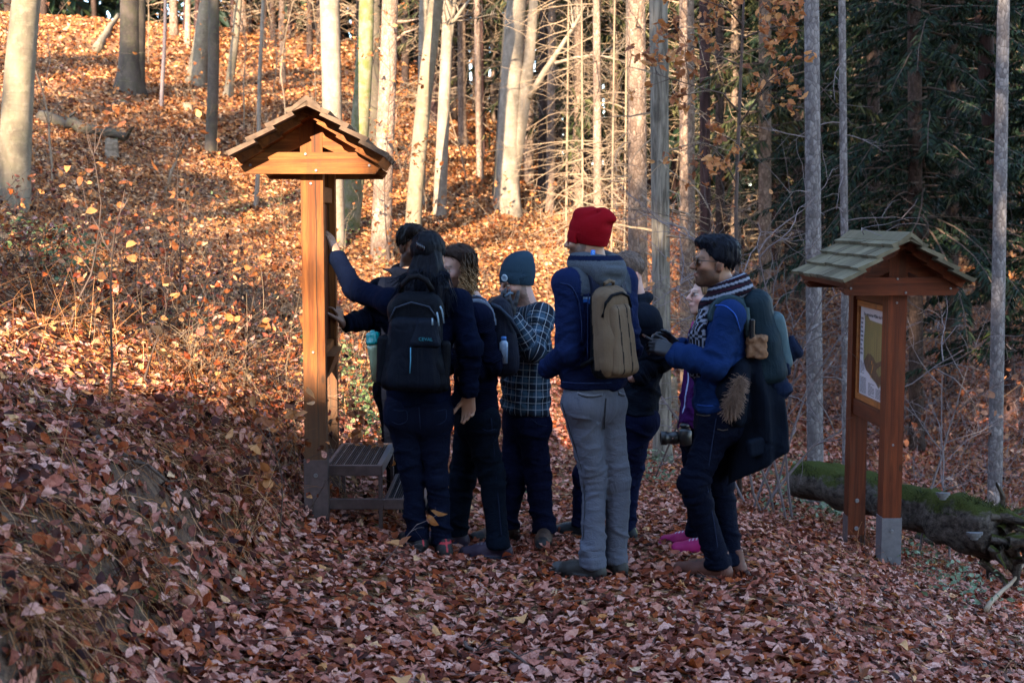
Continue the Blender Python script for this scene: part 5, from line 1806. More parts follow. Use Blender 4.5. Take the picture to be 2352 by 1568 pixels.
    def trousers(s, mat, colour, h=.0078, rt=(.092, .066, .052), top=.10, folds=.005, bottom=.035, rw=.165, rd=.118, name='trousers', bunch=.006, wr=.003):
        up = np.array([0, 0, 1.])
        lo, hi = s.box([s.pv + up * top, s.hL, s.hR, s.kL, s.kR, s.aL, s.aR], .17)
        f = Field(lo, hi, h)
        f.loft([s.pv + up * top, s.pv - up * .05], np.array([rw * .92, rw]) * s.w, np.array([rd * .92, rd]) * s.w, s.L, .03)
        for k in 'LR':
            H, K, A = (getattr(s, c + k) for c in 'hka')
            G = H - s.F * .035 - up * .01
            f.ball(G, rt[0] * .96, .05)
            f.cone(H, K, rt[0], rt[1], .03, fold=[(.1, .25, folds, .06, .35, 1.), (.95, .22, folds, .04, .2, 2.), (.5, .3, folds * .5, .08, .5, .3)])
            B = A - up * .03
            f.cone(K, B, rt[1], rt[2], .03, fold=[(.1, .2, folds, .04, .2, 2.), (.5, .3, folds * .6, .07, .3, 4.), (.95, .22, bunch, .035, .12, 3.)])
            f.cone(A - up * .01, A - up * bottom * 1.2, rt[2], rt[2] * 1.04, .02)
            f.cut(A - up * bottom, up, A - [.12, .12, bottom + .14], A + [.12, .12, -bottom])
        f.cut(s.pv + up * top, -up)
        s.covers.append(f)
        s.tr = f
        segs = [(s.pv + up * top, s.pv, .15, 0), (s.hL, s.kL, .08, 0), (s.kL, s.aL, .06, .42), (s.hR, s.kR, .08, 0), (s.kR, s.aR, .06, .42)]
        return garment(name, f, mat, s.root, segs, colour, wr, [(s.kL, .13), (s.kR, .13), (s.aL, .13), (s.aR, .13), (s.hL - up * .06, .13), (s.hR - up * .06, .13)], folds * 2.0)
    def shoes(s, upper, sole, h=.0048, boot=.0, name='shoe', sole_h=.028, accent=None, toe=None, lace=None):
        up = np.array([0, 0, 1.])
        for k in 'LR':
            H, T = s.foot[k]
            d = norm(T - H)
            sd = np.cross(up, d)
            g0, g1 = H - d * .045, T + d * .055
            lo, hi = s.box([g0, g1, H + up * (.12 + boot)], .07)
            f = Field(lo, hi, h)
            heel, ball, toe_ = H + d * .0, H + (T - H) * .68, T + d * .028
            f.cone(heel + up * .042, ball + up * .036, .038, .043, .02, side=sd, sx=1.0)
            f.cone(ball + up * .036, toe_ - d * .008 + up * .031, .043, .033, .02, side=sd, sx=1.15)
            f.cone(heel + up * .05 + d * .005, heel + up * (.105 + boot) + d * .022, .038, .039, .03)
            f.cone(heel + up * .085 + d * .04, ball + up * .045, .036, .030, .03)
            def solef(P):
                a, b = heel, toe_
                ab = (b - a)[:2]
                q = P[..., :2] - a[:2]
                t = np.clip((q @ ab) / (ab @ ab), 0, 1)
                r = .041 + .010 * np.sin(np.clip(t * 1.25, 0, 1) * 3.1416) - .005 * t
                dd = np.sqrt(((q - t[..., None] * ab) ** 2).sum(-1)) - r
                zz = a[2] + (b[2] - a[2]) * t
                return np.maximum(dd, np.abs(P[..., 2] - zz - sole_h / 2) - sole_h / 2).astype(np.float32)
            f.put(solef, np.minimum(heel, toe_) - .06, np.maximum(heel, toe_) + .06, .004)
            f.cut(heel, norm(np.array([-(T - H)[0] * (T - H)[2], -(T - H)[1] * (T - H)[2], (T - H)[0] ** 2 + (T - H)[1] ** 2])))
            f.cut(H + up * (.115 + boot), -up)
            V, F = f.mesh()
            t = (V - H) @ d / np.linalg.norm(T - H)
            zz = V[:, 2] - (H[2] + (T - H)[2] * t)
            C = np.where((zz < sole_h)[:, None], np.array(sole), np.array(upper))
            if accent is not None:
                m = (zz > .088 + boot * .8) & (zz < .1 + boot)
                C[m] = accent
                q = (np.abs((V - H) @ sd) < .004 + .0) & (zz > .05)
                C[q] = accent
            if toe is not None:
                C[(t > .93) & (zz >= sole_h * .7)] = toe
            if lace is not None:
                lat = np.abs((V - H) @ sd)
                m = (t > .3) & (t < .75) & (zz > .05) & (lat < .024) & ((np.sin(t * 62) > .35))
                C[m] = lace
            part(name, V, F, M_SHOE, s.root, True, {'Col': ('POINT', 'FLOAT_COLOR', np.c_[C, np.ones(len(V))])})
    def hair(s, colour, thick=.012, front=.058, hair_z=.062, nape=-.075, h=.0055, mess=.006, side=-.015, lift=(0, 0, 0), vol=0., name='hair'):
        c, M, k = s.head, s.M, s.hs
        W = lambda x, y, z: c + M @ (np.array([x, y, z]) * k)
        f = Field(c - .17, c + .19, h)
        def disp(q):
            w = vnoise(q * np.array([70, 70, 22]) + 3) - .5
            return -w * mess * 2 + .013 * np.clip((-.02 - q[..., 2]) / .07, 0, 1)
        f.ell(W(0, -.020, .038 + .004), (np.array([.074, .094, .086]) + thick) * k, M, .02, 'u', disp)
        if vol:
            f.ell(W(.0 + lift[0], .03 + lift[1], .098 + lift[2]), np.array([.062, .062, .034]) * k * vol, M, .03, 'u', disp)
            f.ell(W(0, -.045, .085), np.array([.068, .06, .045]) * k * vol, M, .03, 'u', disp)
        sl, P = f.block(f.lo, f.lo + f.n * f.h)
        q = ((P - c) @ M) / k
        x, y, z = np.abs(q[..., 0]), q[..., 1], q[..., 2]
        wob = (vnoise(q * 60) - .5) * .02
        face = np.minimum(y - front + .35 * np.maximum(x - .045, 0) * 2 + wob, hair_z - z + wob)       # in front and below the hairline
        ear = np.minimum(np.minimum(y + .022 + wob * .6, side + .02 - z + wob), 1)
        low = nape + .25 * np.maximum(y + .05, 0) * 4 - z + wob
        m = np.maximum(np.maximum(face, ear), low)
        f.D[sl] = np.maximum(f.D[sl], (m * k).astype(np.float32))
        V, F = f.mesh()
        C = colour(V) if callable(colour) else np.broadcast_to(np.array(colour, float), (len(V), 3))
        part(name, V, F, M_HAIR, s.root, True, {'Col': ('POINT', 'FLOAT_COLOR', np.c_[C, np.ones(len(V))])})
        rg = np.random.default_rng(int(abs(s.base[0]) * 1000) + 3)
        nv = vnormals(V, F)
        q = ((V - c) @ M) / k
        pick = rg.choice(len(V), min(420, len(V)), replace=False)
        flow = M @ (np.stack([q[pick, 0] * 4, -.35 - q[pick, 1] * 2.0, -1.1 + q[pick, 2] * 7], -1)).T
        d = norm(flow.T - (flow.T * nv[pick]).sum(1, keepdims=True) * nv[pick] * 1.0 + nv[pick] * .06)
        P = grow(V[pick] - nv[pick] * .002, d, rg.uniform(.015, .036, len(pick)), 4, rg, .22, -.35)
        V2, F2 = tubes(P, taper(P, .0026, .0008), 3)
        C2 = C[pick] if C.shape[0] == len(V) else np.broadcast_to(C, (len(pick), 3))
        C2 = np.repeat(C2 * rg.uniform(.6, 1.6, (len(pick), 1)), 15, axis=0)
        part('hair_strand', V2, F2, M_HAIR, s.root, True, {'Col': ('POINT', 'FLOAT_COLOR', np.c_[C2, np.ones(len(V2))])}, kind='stuff')
        return f
    def beanie(s, colour, more=None, tall=.0, band=(-.005, .05), h=.0055, tilt=18, name='knitted_hat', back=.0):
        c, M, k = s.head, s.M, s.hs
        W = lambda x, y, z: c + M @ (np.array([x, y, z]) * k)
        f = Field(c - .2, c + .24, h)
        f.ell(W(0, -.020 - back * .3, .046 + tall * .3), np.array([.088, .108 + back * .3, .088 + tall]) * k, M, .02)
        if more:
            more(f, W)
        tn = math.tan(rad(tilt))
        sl, P = f.block(f.lo, f.lo + f.n * f.h)
        q = ((P - c) @ M) / k
        x, y, z = q[..., 0], q[..., 1], q[..., 2]
        e = np.sqrt((x / .088) ** 2 + ((y + .02) / .108) ** 2) * .096 - .096 + .45 * np.maximum(.035 - z, 0) * (y < .03)
        zb = z - tn * y - band[0]                     # height above the tilted brim
        bandd = np.maximum(np.maximum(e - .0095 + .25 * np.maximum(zb - .03, 0), -zb), zb - (band[1] - band[0]))
        g = np.maximum(.006 - np.abs(f.D[sl] - bandd), 0)
        f.D[sl] = np.maximum(np.minimum(f.D[sl], bandd) - g * g / .024, -zb * .95).astype(np.float32)
        V, F = f.mesh()
        fab = np.c_[np.arctan2((V - c) @ M[:, 1], (V - c) @ M[:, 0]) * .09, V[:, 2], 0 * V[:, 0]]
        n = vnormals(V, F)
        V = V + n * ((fbm(V * 14, 2) - .5) * .006)[:, None]
        C = np.broadcast_to(np.array(colour, float), (len(V), 3))
        return part(name, V, F, M_KNIT, s.root, True, {'Col': ('POINT', 'FLOAT_COLOR', np.c_[C, np.ones(len(V))]), 'fab': ('POINT', 'FLOAT_VECTOR', fab)})
def shell_strap(fld, inside, thick=.012, h=None):
    """a band lying on a garment: the garment's own surface pushed out, kept where inside(P) < 0"""
    sl, P = fld.block(fld.lo, fld.lo + fld.n * fld.h)
    d = np.maximum(fld.D - thick, inside(P).astype(np.float32))
    d = np.maximum(d, -(fld.D + .012))
    return fld.mesh(d)
def solid(name, f, mat, parent, colour, wr=.0, fab=None, amp=10.):
    V, F = f.mesh()
    if wr:
        V = V + vnormals(V, F) * ((fbm(V * amp, 3) - .5) * 2 * wr)[:, None]
    C = colour(V) if callable(colour) else np.broadcast_to(np.array(colour, float), (len(V), 3))
    fb = V if fab is None else fab(V)
    return part(name, V, F, mat, parent, True, {'Col': ('POINT', 'FLOAT_COLOR', np.c_[C, np.ones(len(V))]), 'fab': ('POINT', 'FLOAT_VECTOR', fb)})
def strap_part(name, V, F, mat, parent, colour):
    if len(V):
        C = np.broadcast_to(np.array(colour, float), (len(V), 3))
        return part(name, V, F, mat, parent, True, {'Col': ('POINT', 'FLOAT_COLOR', np.c_[C, np.ones(len(V))]), 'fab': ('POINT', 'FLOAT_VECTOR', V)})
def coloured(name, V, F, mat, parent, colour, smooth=True):
    V = np.asarray(V, float)
    C = colour(V) if callable(colour) else np.broadcast_to(np.array(colour, float), (len(V), 3))
    return part(name, V, F, mat, parent, smooth, {'Col': ('POINT', 'FLOAT_COLOR', np.c_[C, np.ones(len(V))]), 'fab': ('POINT', 'FLOAT_VECTOR', V)})
UP = np.array([0, 0, 1.])

# ================================================================== THE EIGHT PEOPLE
LIGHT, TAN_, BROWN_ = (.42, .255, .195), (.31, .175, .115), (.235, .12, .072)
NAVY, NAVY_D, BLACK, DENIM, DENIM_D = (.0020, .0045, .016), (.0025, .0045, .012), (.004, .0045, .006), (.0028, .0050, .015), (.0022, .0038, .011)
def rings(f, c, M, R, r, a0, a1, n=14, zoff=0., wob=0., k=.015, sq=1.):
    """a roll of cloth round the neck"""
    th = np.linspace(rad(a0), rad(a1), n)
    P = [c + M @ np.array([R * math.sin(t) , R * sq * math.cos(t), zoff + wob * math.cos(t)]) for t in th]
    for a, b in zip(P[:-1], P[1:]):
        f.cone(a, b, r, r, k)
def upright(az):
    F, L = facing(az)
    return np.stack([-L, F, UP], 1)

# ---------------- man in the red hat, seen from behind
A = Person('person in red knitted hat, grey trousers and tan pack, seen from behind, hands in pockets', 40,
           dict(head=(1349, 549), nb=(1368, 610), ch=(1372, 725), wa=(1362, 815), pv=(1360, 905), eL=(1303, 806, -.15), wL=(1262, 846, .04), eR=(1444, 800, .10), wR=(1400, 862, .22), kL=(1365, 1104, .02), kR=(1420, 1102, .06)),
           dict(L=((1374, 1335), (1243, 1310)), R=((1424, 1327), (1345, 1296))), TAN_, head=(66, 4), w=1.02)
GREY_T = (.085, .095, .125)
A.trousers(M_CLOTH, GREY_T, folds=.006, rt=(.088, .062, .054), bunch=.008, rd=.118)
MA = upright(40)
def jkA(V, idx, fab):
    C = np.full((len(V), 3), (.0045, .011, .046))
    z = V[:, 2]
    zs = at(1372, 676, A.Y)[2]
    tor = idx == 0
    nearsh = (np.linalg.norm(V - A.sL, axis=1) < .105) | (np.linalg.norm(V - A.sR, axis=1) < .105)
    yoke = (np.abs((V - A.nb) @ A.L) < .168) & (z > zs) & (tor | nearsh)
    C[tor & (z <= zs)] = (.0022, .005, .022)
    C[yoke] = (.050, .062, .080)
    for lo, hi, c in ((-.002, .012, (.006, .012, .05)), (-.016, -.002, (.20, .32, .46)), (-.032, -.016, (.02, .10, .38))):
        C[tor & (z > zs + lo) & (z <= zs + hi)] = c
    return C
A.jacket('jacket', M_CLOTH, jkA, 888, folds=.006, ra=(.071, .061, .050), rw=(.135, .188, .172, .185), rd=(.10, .135, .13, .14), cuff=(None, None), wr=.005)
f = Field(*A.box([A.nb], .26), .006)
rings(f, A.nb + UP * .03, MA, .075, .034, -158, 158, 22, 0., 0.022, .02)
rings(f, A.nb + UP * .005, MA, .088, .042, -150, 150, 22, 0., 0.012, .03)
f.ell(A.nb - A.F * .095 - UP * .045, (.105, .05, .085), MA, .05)
f.ell(A.nb - A.F * .110 - UP * .015, (.09, .045, .04), MA, .02)
f.cone(A.nb - A.F * .15 + A.L * .08 - UP * .055, A.nb - A.F * .15 - A.L * .07 - UP * .07, .012, .012, .02, 's')
f.cone(A.nb - A.F * .145 + A.L * .09 + UP * .012, A.nb - A.F * .145 - A.L * .09 + UP * .008, .008, .008, .012, 's')
zc = A.nb[2]
hood = solid('hood', f, M_HEATHER, A.root, lambda V: np.where(((V[:, 2] > zc + .028) & (V[:, 2] < zc + .052))[:, None], np.array((.005, .009, .03)), np.array((.075, .09, .11))), .006)
p = at(1362, 580, A.Y - .165)
V, F = box_vf((-.012, -.004, -.012), (.012, .004, .012), .002)
Mx = upright(35)
tagp = part('collar_tag', V @ Mx.T + p, F, plain('blue_tag', (.02, .16, .62), .6), A.root, False)
V, F = tube1([p + Mx @ np.array([.006 * math.cos(q), -.005, .006 * math.sin(q)]) for q in np.linspace(0, 5.2, 9)], .0012, 4)
part('collar_emblem', V, F, plain('pale_emblem', (.30, .55, .85), .6), A.root)
def hatA(f, W):
    f.ell(W(.01, -.075, .088), (.066, .066, .054), A.M, .02)
    f.cone(W(-.03, .005, .118), W(.03, -.02, .132), .030, .024, .03)
    f.cone(W(.0, -.09, .118), W(.012, -.125, .088), .030, .026, .02)
    f.ball(W(-.02, .03, .128), .02, .03)
    f.cone(W(-.095, -.02, .108), W(-.03, -.075, .128), .008, .008, .02, 's')
    f.cone(W(-.05, -.125, .060), W(.05, -.145, .055), .011, .011, .02, 's')
A.beanie((.21, .004, .009), hatA, .012, band=(-.026, .030), tilt=12)
A.shoes((.020, .019, .018), (.016, .016, .016), boot=.035, toe=(.06, .065, .07), lace=(.05, .045, .04), sole_h=.032)
A.body(ears=False, beard=(.035, .022, .016))
for k in (-1, 1):                                   # back pocket welts
    p0 = A.pv - A.F * .135 + A.L * k * .075 - UP * .022
V, F = tube1([at(x, y, A.Y - .118 - .0) for x, y in ((1326, 905), (1343, 909), (1362, 910), (1384, 908))], .006, 6)
# tan day pack on his back
def frame_from(az, pitch, roll=0.):
    F_, L_ = facing(az)
    R_, B_, U_ = -L_, -F_, UP                       # right, outwards (away from the back), up
    p, q = rad(pitch), rad(roll)
    B2, U2 = B_ * math.cos(p) - U_ * math.sin(p), B_ * math.sin(p) + U_ * math.cos(p)
    R3 = R_ * math.cos(q) + U2 * math.sin(q)
    U3 = -R_ * math.sin(q) + U2 * math.cos(q)
    return np.stack([R3, B2, U3], 1)
def backpack(label, c, R, half, tp, body, panel, mat_b, h=.006, tilt=0, pocket=None, slack=.008):
    f = Field(c - .40, c + .40, h)
    f.rbox(c, R, half, .065, .03, taper=tp, disp=lambda q: (vnoise(q * 11 + c) - .5) * slack * 2)
    root = thing('backpack', label, 'backpack', tuple(c))
    return root, f
cA = at(1404, 762, A.Y - .19)
RA = frame_from(42, -4, 3)
pk, f = backpack('tan day pack with black straps on the back of the man in the red hat', cA, RA, (.115, .07, .225), .14, None, None, None)
TAN = (.105, .074, .048)
def colA(V):
    q = (V - cA) @ RA
    C = np.full((len(V), 3), TAN)
    C[(q[:, 1] < -.012) | ((q[:, 2] < -.17) & (q[:, 0] < .03) & (q[:, 1] < .03))] = BLACK
    return C
solid('pack_body', f, M_NYLON, pk, colA, .004)
Q = lambda x, y, z: cA + RA @ np.array([x, y, z])
f = Field(cA - .4, cA + .4, .006)
f.rbox(Q(.004, .052, -.035), RA, (.082, .038, .175), .035, .02, taper=.14, disp=lambda q: (vnoise(q * 13) - .5) * .012)
f.cone(Q(-.03, .098, -.2), Q(-.022, .098, .10), .003, .003, .008, 's')
f.cone(Q(.035, .098, -.2), Q(.028, .098, .10), .003, .003, .008, 's')
f.cone(Q(-.06, .093, .068), Q(.055, .093, .072), .0035, .0035, .008, 's')
solid('front_pocket', f, M_NYLON, pk, lambda V: np.where((np.minimum(np.abs(((V - cA) @ RA)[:, 0] + .026), np.abs(((V - cA) @ RA)[:, 0] - .031)) < .0035)[:, None] & ((((V - cA) @ RA)[:, 1] > .07))[:, None], np.array(BLACK), np.array(TAN) * 1.08), .003)
zip_ = [Q(-.10, .045, .08), Q(-.085, .06, .145), Q(-.045, .068, .178), Q(.02, .07, .186), Q(.07, .066, .165), Q(.097, .05, .11)]
V, F = tube1(zip_, .0075, 6)
coloured('zip', V, F, M_NYLON, pk, BLACK)
V, F = tube1([Q(-.035, .0, .212), Q(-.03, .012, .238), Q(0, .016, .247), Q(.03, .012, .238), Q(.035, .0, .212)], .010, 6)
coloured('handle', V, F, M_NYLON, pk, TAN)
for sg in (-1, 1):
    lat = lambda P, sg=sg: np.abs(((P - A.nb) @ A.L) + sg * .085 + .25 * np.clip(A.nb[2] - P[..., 2] - .1, 0, 1)* 0) - .030
    V, F = shell_strap(A.jk, lambda P, sg=sg: np.maximum(lat(P), np.maximum(A.ch[2] - .05 - P[..., 2], np.where((P - A.nb) @ A.F < -.02, A.ch[2] + .06 - P[..., 2], -1))), .016)
    strap_part('shoulder_strap', V, F, M_NYLON, pk, (.012, .016, .034))
V, F = tube1([Q(-.10, .0, -.10), Q(-.125, -.04, -.13), Q(-.13, -.09, -.15)], .012, 6)
coloured('side_strap', V, F, M_NYLON, pk, BLACK)

# ---------------- man in the blue fleece
B_ = Person('person in blue fleece with sunglasses, striped scarf and dark jeans, facing left', 84,
            dict(head=(1641, 604), nb=(1672, 680), ch=(1668, 775), wa=(1655, 865), pv=(1650, 950), eL=(1640, 842, -.20), wL=(1548, 812, -.13), eR=(1612, 836, .17), wR=(1552, 793, .10), kL=(1592, 1106, -.09), kR=(1652, 1104, .09)),
            dict(L=((1664, 1333), (1552, 1316)), R=((1697, 1327), (1600, 1312))), BROWN_, head=(96, -3, 0), smile=.006)
B_.trousers(M_DENIM, DENIM_D, folds=.007, rt=(.092, .066, .054), bunch=.009, rd=.122)
BLUE = (.006, .020, .078)
B_.jacket('fleece_jacket', M_FLEECE, lambda V, i, f_: np.where((i == 0)[:, None] & (V[:, 2] > B_.nb[2] - .10)[:, None], np.array((.008, .028, .11)), np.array(BLUE)), 940, folds=.006, ra=(.072, .060, .045), rw=(.125, .175, .165, .168), rd=(.095, .132, .122, .128), cuff=(.0, .0), wr=.004)
# hands hold a phone between the fingers
for k, sg, z in (('L', 1, 0), ('R', -1, 0)):
    w_ = getattr(B_, 'w' + k)
    d = norm(np.array([-.86, .12, .38]) if k == 'L' else np.array([-.82, -.05, .38]))
    B_.hands.append(((w_ + d * .01, d, np.array([-.25, .75 if k == 'L' else -.75, -.45]), sg), dict(curl=.75, s=1.0, fat=1.12)))
B_.shoes((.095, .034, .022), (.045, .038, .034), boot=.035, lace=(.05, .03, .025), sole_h=.024)
B_.hair((.004, .005, .009), .016, .062, .066, -.055, vol=1.05, mess=.007, lift=(0, .012, .002))
B_.body(beard=(.035, .02, .014), gloves={'L': (.012, .013, .017), 'R': (.012, .013, .017)}, lip=(.30, .13, .11))
W = lambda x, y, z: B_.head + B_.M @ np.array([x, y, z])
M_LENS = plain('dark_lens', (.02, .016, .013), .08, 0, .1, 10, .6)
M_FRAME = plain('tortoise_frame', (.035, .018, .010), .3, 0, .5, 90, .5)
gl = thing('sunglasses', 'dark round sunglasses on the face of the man in the blue fleece', 'sunglasses', tuple(W(0, .1, .004)))
for g in (-1, 1):
    th = np.linspace(0, 2 * np.pi, 15)[:-1]
    rim = np.array([W(g * .033 + .024 * math.cos(a) * (1), .106 - .010 * abs(math.cos(a) * .5 + .5 * (g * math.cos(a) > 0)), .004 + .021 * math.sin(a)) for a in th])
    k = np.arange(14)
    V = np.vstack([rim, rim + B_.M[:, 1] * .002])
    part('lens', V, [k[None], (k + 14)[None, ::-1], np.stack([k, k + 14, (k + 1) % 14 + 14, (k + 1) % 14], -1)], M_LENS, gl, False)
    V, F = tube1(np.vstack([rim, rim[:1]]), .0028, 5, False)
    part('rim', V, F, M_FRAME, gl)
    V, F = tube1([W(g * .057, .096, .010), W(g * .074, .05, .010), W(g * .080, -.005, .008)], .0026, 5)
    part('temple', V, F, M_FRAME, gl)
V, F = tube1([W(-.010, .107, .010), W(0, .111, .012), W(.010, .107, .010)], .0025, 5)
part('bridge', V, F, M_FRAME, gl)
# scarf
f = Field(*B_.box([B_.nb, at(1592, 840, B_.Y)], .22), .006)
MB = upright(84)
rings(f, B_.nb + UP * .055, MB, .072, .030, -180, 180, 26, .0, -.030, .01)
rings(f, B_.nb + UP * .012, MB, .083, .036, -180, 180, 26, .0, -.036, .012)
kn = B_.nb + B_.F * .105 - UP * .055
f.ell(kn, (.045, .04, .05), MB, .02)
t0 = [kn, at(1596, 770, B_.Y - .055), at(1600, 825, B_.Y - .05), at(1597, 862, B_.Y - .05)]
f.loft(t0, [.03, .05, .052, .05], [.026, .02, .018, .016], norm(np.array([.45, -.9, 0])), .02)
f.loft([kn + B_.L * .02, at(1606, 760, B_.Y - .09), at(1612, 800, B_.Y - .10)], [.03, .045, .05], [.026, .02, .018], norm(np.array([.45, -.9, 0])), .012)
def colS(V):
    q = (V - B_.nb) @ MB
    r_ = np.hypot(q[:, 0], q[:, 1])
    ang = np.arctan2(q[:, 0], q[:, 1])
    best, phi = np.full(len(V), 9.), np.zeros(len(V))
    for zo, R0, wob in ((.055, .072, -.03), (.012, .083, -.036)):
        dz, dr = q[:, 2] - zo - wob * np.cos(ang), r_ - R0
        m = np.hypot(dz, dr) < best
        best[m] = np.hypot(dz, dr)[m]
        phi[m] = np.arctan2(dz, dr)[m]
    wrap = V[:, 2] > kn[2] - .01
    st = np.where(wrap, np.sin(phi * 6.0), np.where(np.sin(V[:, 2] * 6.283 / .075) > .1, np.sin((V @ np.array([.45, -.9, 0])) * 6.283 / .026) , np.sign(np.sin(V[:, 2] * 6.283 / .03) * np.sin((V @ np.array([.45, -.9, 0])) * 6.283 / .05)) * .9))
    C = np.where((st > .45)[:, None], np.array((.20, .22, .28)), np.array((.006, .006, .011)))
    C[(st < -.92) & wrap] = (.03, .009, .014)
    return C
solid('scarf', f, M_KNIT, B_.root, colS, .004)
V, F = tube1([B_.wL + np.array([0, .034 * math.cos(a), .034 * math.sin(a)]) + norm(B_.eL - B_.wL) * .005 for a in np.linspace(0, 6.283, 13)], .0055, 6, False)
part('wristwatch', V, F, M_DARK_METAL, B_.root)
ph = thing('phone', 'small dark phone held in the gloved hands of the man in the blue fleece', 'phone', tuple(at(1492, 778, B_.Y - .02)))
V, F = box_vf((-.035, -.075, -.005), (.035, .075, .005), .004)
part('phone_case', V @ np.array(Matrix.Rotation(.5, 3, 'Y')).T + np.array(ph.location), F, plain('phone_case', (.012, .012, .014), .3), ph, False)
# green pack with a parka strapped to it
cB = at(1748, 772, B_.Y - .02)
RB = frame_from(84, -10, 0)
pk, f = backpack('grey green backpack on the man in the blue fleece, a parka slung from it', cB, RB, (.135, .085, .235), .2, None, None, None)
GREENP = (.009, .019, .027)
solid('pack_body', f, M_NYLON, pk, GREENP, .005)
Q = lambda x, y, z: cB + RB @ np.array([x, y, z])
f = Field(cB - .4, cB + .4, .006)
f.rbox(Q(0, .085, -.03), RB, (.095, .04, .14), .035, .02, taper=.1)
solid('front_pocket', f, M_NYLON, pk, (.05, .085, .10), .004)
for sg in (-1, 1):
    V, F = shell_strap(B_.jk, lambda P, sg=sg: np.maximum(np.abs(((P - B_.nb) @ B_.L) + sg * .10) - .036, np.maximum(B_.ch[2] - .03 - P[..., 2], np.where((P - B_.nb) @ B_.F > .0, B_.ch[2] + .09 - P[..., 2], -1))), .016)
    strap_part('shoulder_strap', V, F, M_NYLON, pk, (.022, .042, .052))
V, F = tube1([Q(-.12, -.06, .16), Q(-.15, -.07, .06), Q(-.14, -.05, -.06)], .02, 6)
coloured('side_strap', V, F, M_NYLON, pk, (.035, .055, .06))
f = Field(*B_.box([at(1738, 800, B_.Y - .17)], .15), .006)
f.rbox(at(1738, 796, B_.Y - .17), upright(80), (.035, .05, .055), .02, .01, disp=lambda q: (vnoise(q * 60) - .5) * .02)
solid('leather_patch', f, M_FLEECE, pk, (.17, .095, .055), .006, amp=60)
V, F = box_vf((-.013, -.012, -.05), (.013, .012, .05), .006)
part('buckle', V + at(1727, 756, B_.Y - .19), F, plain('black_plastic', (.01, .011, .013), .3), pk, False)
# the parka
ck = thing('parka', 'dark navy parka with a fur trimmed hood hanging from the grey green backpack', 'coat', tuple(at(1740, 950, B_.Y - .05)))
f = Field(*B_.box([at(1740, 980, B_.Y), at(1700, 840, B_.Y - .1), at(1770, 1150, B_.Y)], .3), .0085)
def foldC(P):
    u = P[..., 0] * .8 + P[..., 1] * .5
    return .015 * np.sin(6.283 * (u / .095 + .8 * fbm(P * 4 + 2, 2)) + 2.2 * (P[..., 2])) * sstep(.0, .2, cB[2] + .02 - P[..., 2])
f.loft([at(1722, 826, B_.Y - .09), at(1738, 930, B_.Y - .09), at(1742, 1040, B_.Y - .08), at(1738, 1140, B_.Y - .07)], [.07, .135, .158, .16], [.075, .095, .09, .065], norm(np.array([.96, -.28, 0])), .03, foldC)
f.loft([at(1700, 850, B_.Y - .17), at(1682, 900, B_.Y - .19), at(1690, 960, B_.Y - .18)], [.05, .085, .05], [.05, .06, .05], norm(np.array([.9, -.4, 0])), .04)
f.cone(at(1709, 1000, B_.Y - .20), at(1795, 1030, B_.Y - .17), .006, .006, .012, 's')
pz = at(1690, 1094, B_.Y)
f.cut(pz, norm(np.array([-.55, 0, .80])))
f.cut(at(1770, 1146, B_.Y), norm(np.array([-.5, 0, .62])))
solid('coat_body', f, M_CLOTH, ck, (.0035, .006, .012), .010, amp=6.)
f = Field(*B_.box([at(1758, 1010, B_.Y - .17)], .2), .007)
f.rbox(at(1752, 1022, B_.Y - .165), frame_from(200, 0, -10), (.085, .02, .045), .015, .01)
solid('pocket_flap', f, M_CLOTH, ck, (.004, .007, .014), .003)
for a, b, r0, r1, lab in (((1768, 828), (1822, 798), .052, .060, 0), ((1745, 842), (1800, 838), .050, .056, 1), ((1775, 872), (1800, 900), .058, .050, 2)):
    f = Field(*B_.box([at(*a, B_.Y - .02), at(*b, B_.Y - .06)], .16), .0065)
    pa, pb = at(*a, B_.Y - .02 - .03 * lab), at(*b, B_.Y - .05 - .03 * lab)
    f.cone(pa, pb, r0, r1, .02, fold=[(.3, .4, .007, .04, .3, lab), (.8, .4, .006, .035, -.2, 1 + lab)])
    d = norm(pb - pa)
    f.cut(pb + d * (r1 * .55), -d)
    f.cone(pb + d * .0, pb + d * .1, r1 * .62, r1 * .62, .012, 's')
    solid('rolled_sleeve', f, M_CLOTH, ck, (.006, .011, .028), .005)
fc = [at(1703, 868, B_.Y - .235), at(1690, 905, B_.Y - .25), at(1678, 945, B_.Y - .235)]
S = Soup()
RFu = np.random.default_rng(31)
n = 2800
tt = RFu.random(n)
ctr = np.array([np.interp(tt, [0, .5, 1], [p[c] for p in fc]) for c in range(3)]).T
wv = np.interp(tt, [0, .5, 1], [.016, .032, .040])
dr = norm(RFu.normal(0, 1, (n, 3)))
st_ = ctr + dr * wv[:, None] * .5
P = grow(st_, dr * .95 + np.array([-.15, -.3, -.75]), RFu.uniform(.025, .055, n), 3, RFu, .5, -.4)
V, F = tubes(P, taper(P, .0017, .0007), 3)
cv = np.repeat(RFu.uniform(.5, 1.3, n), 4 * 3)
C = np.array((.24, .155, .11))[None] * cv[:, None]
part('fur_trim', V, F, M_SHOE, ck, True, {'Col': ('POINT', 'FLOAT_COLOR', np.c_[C, np.ones(len(V))])})

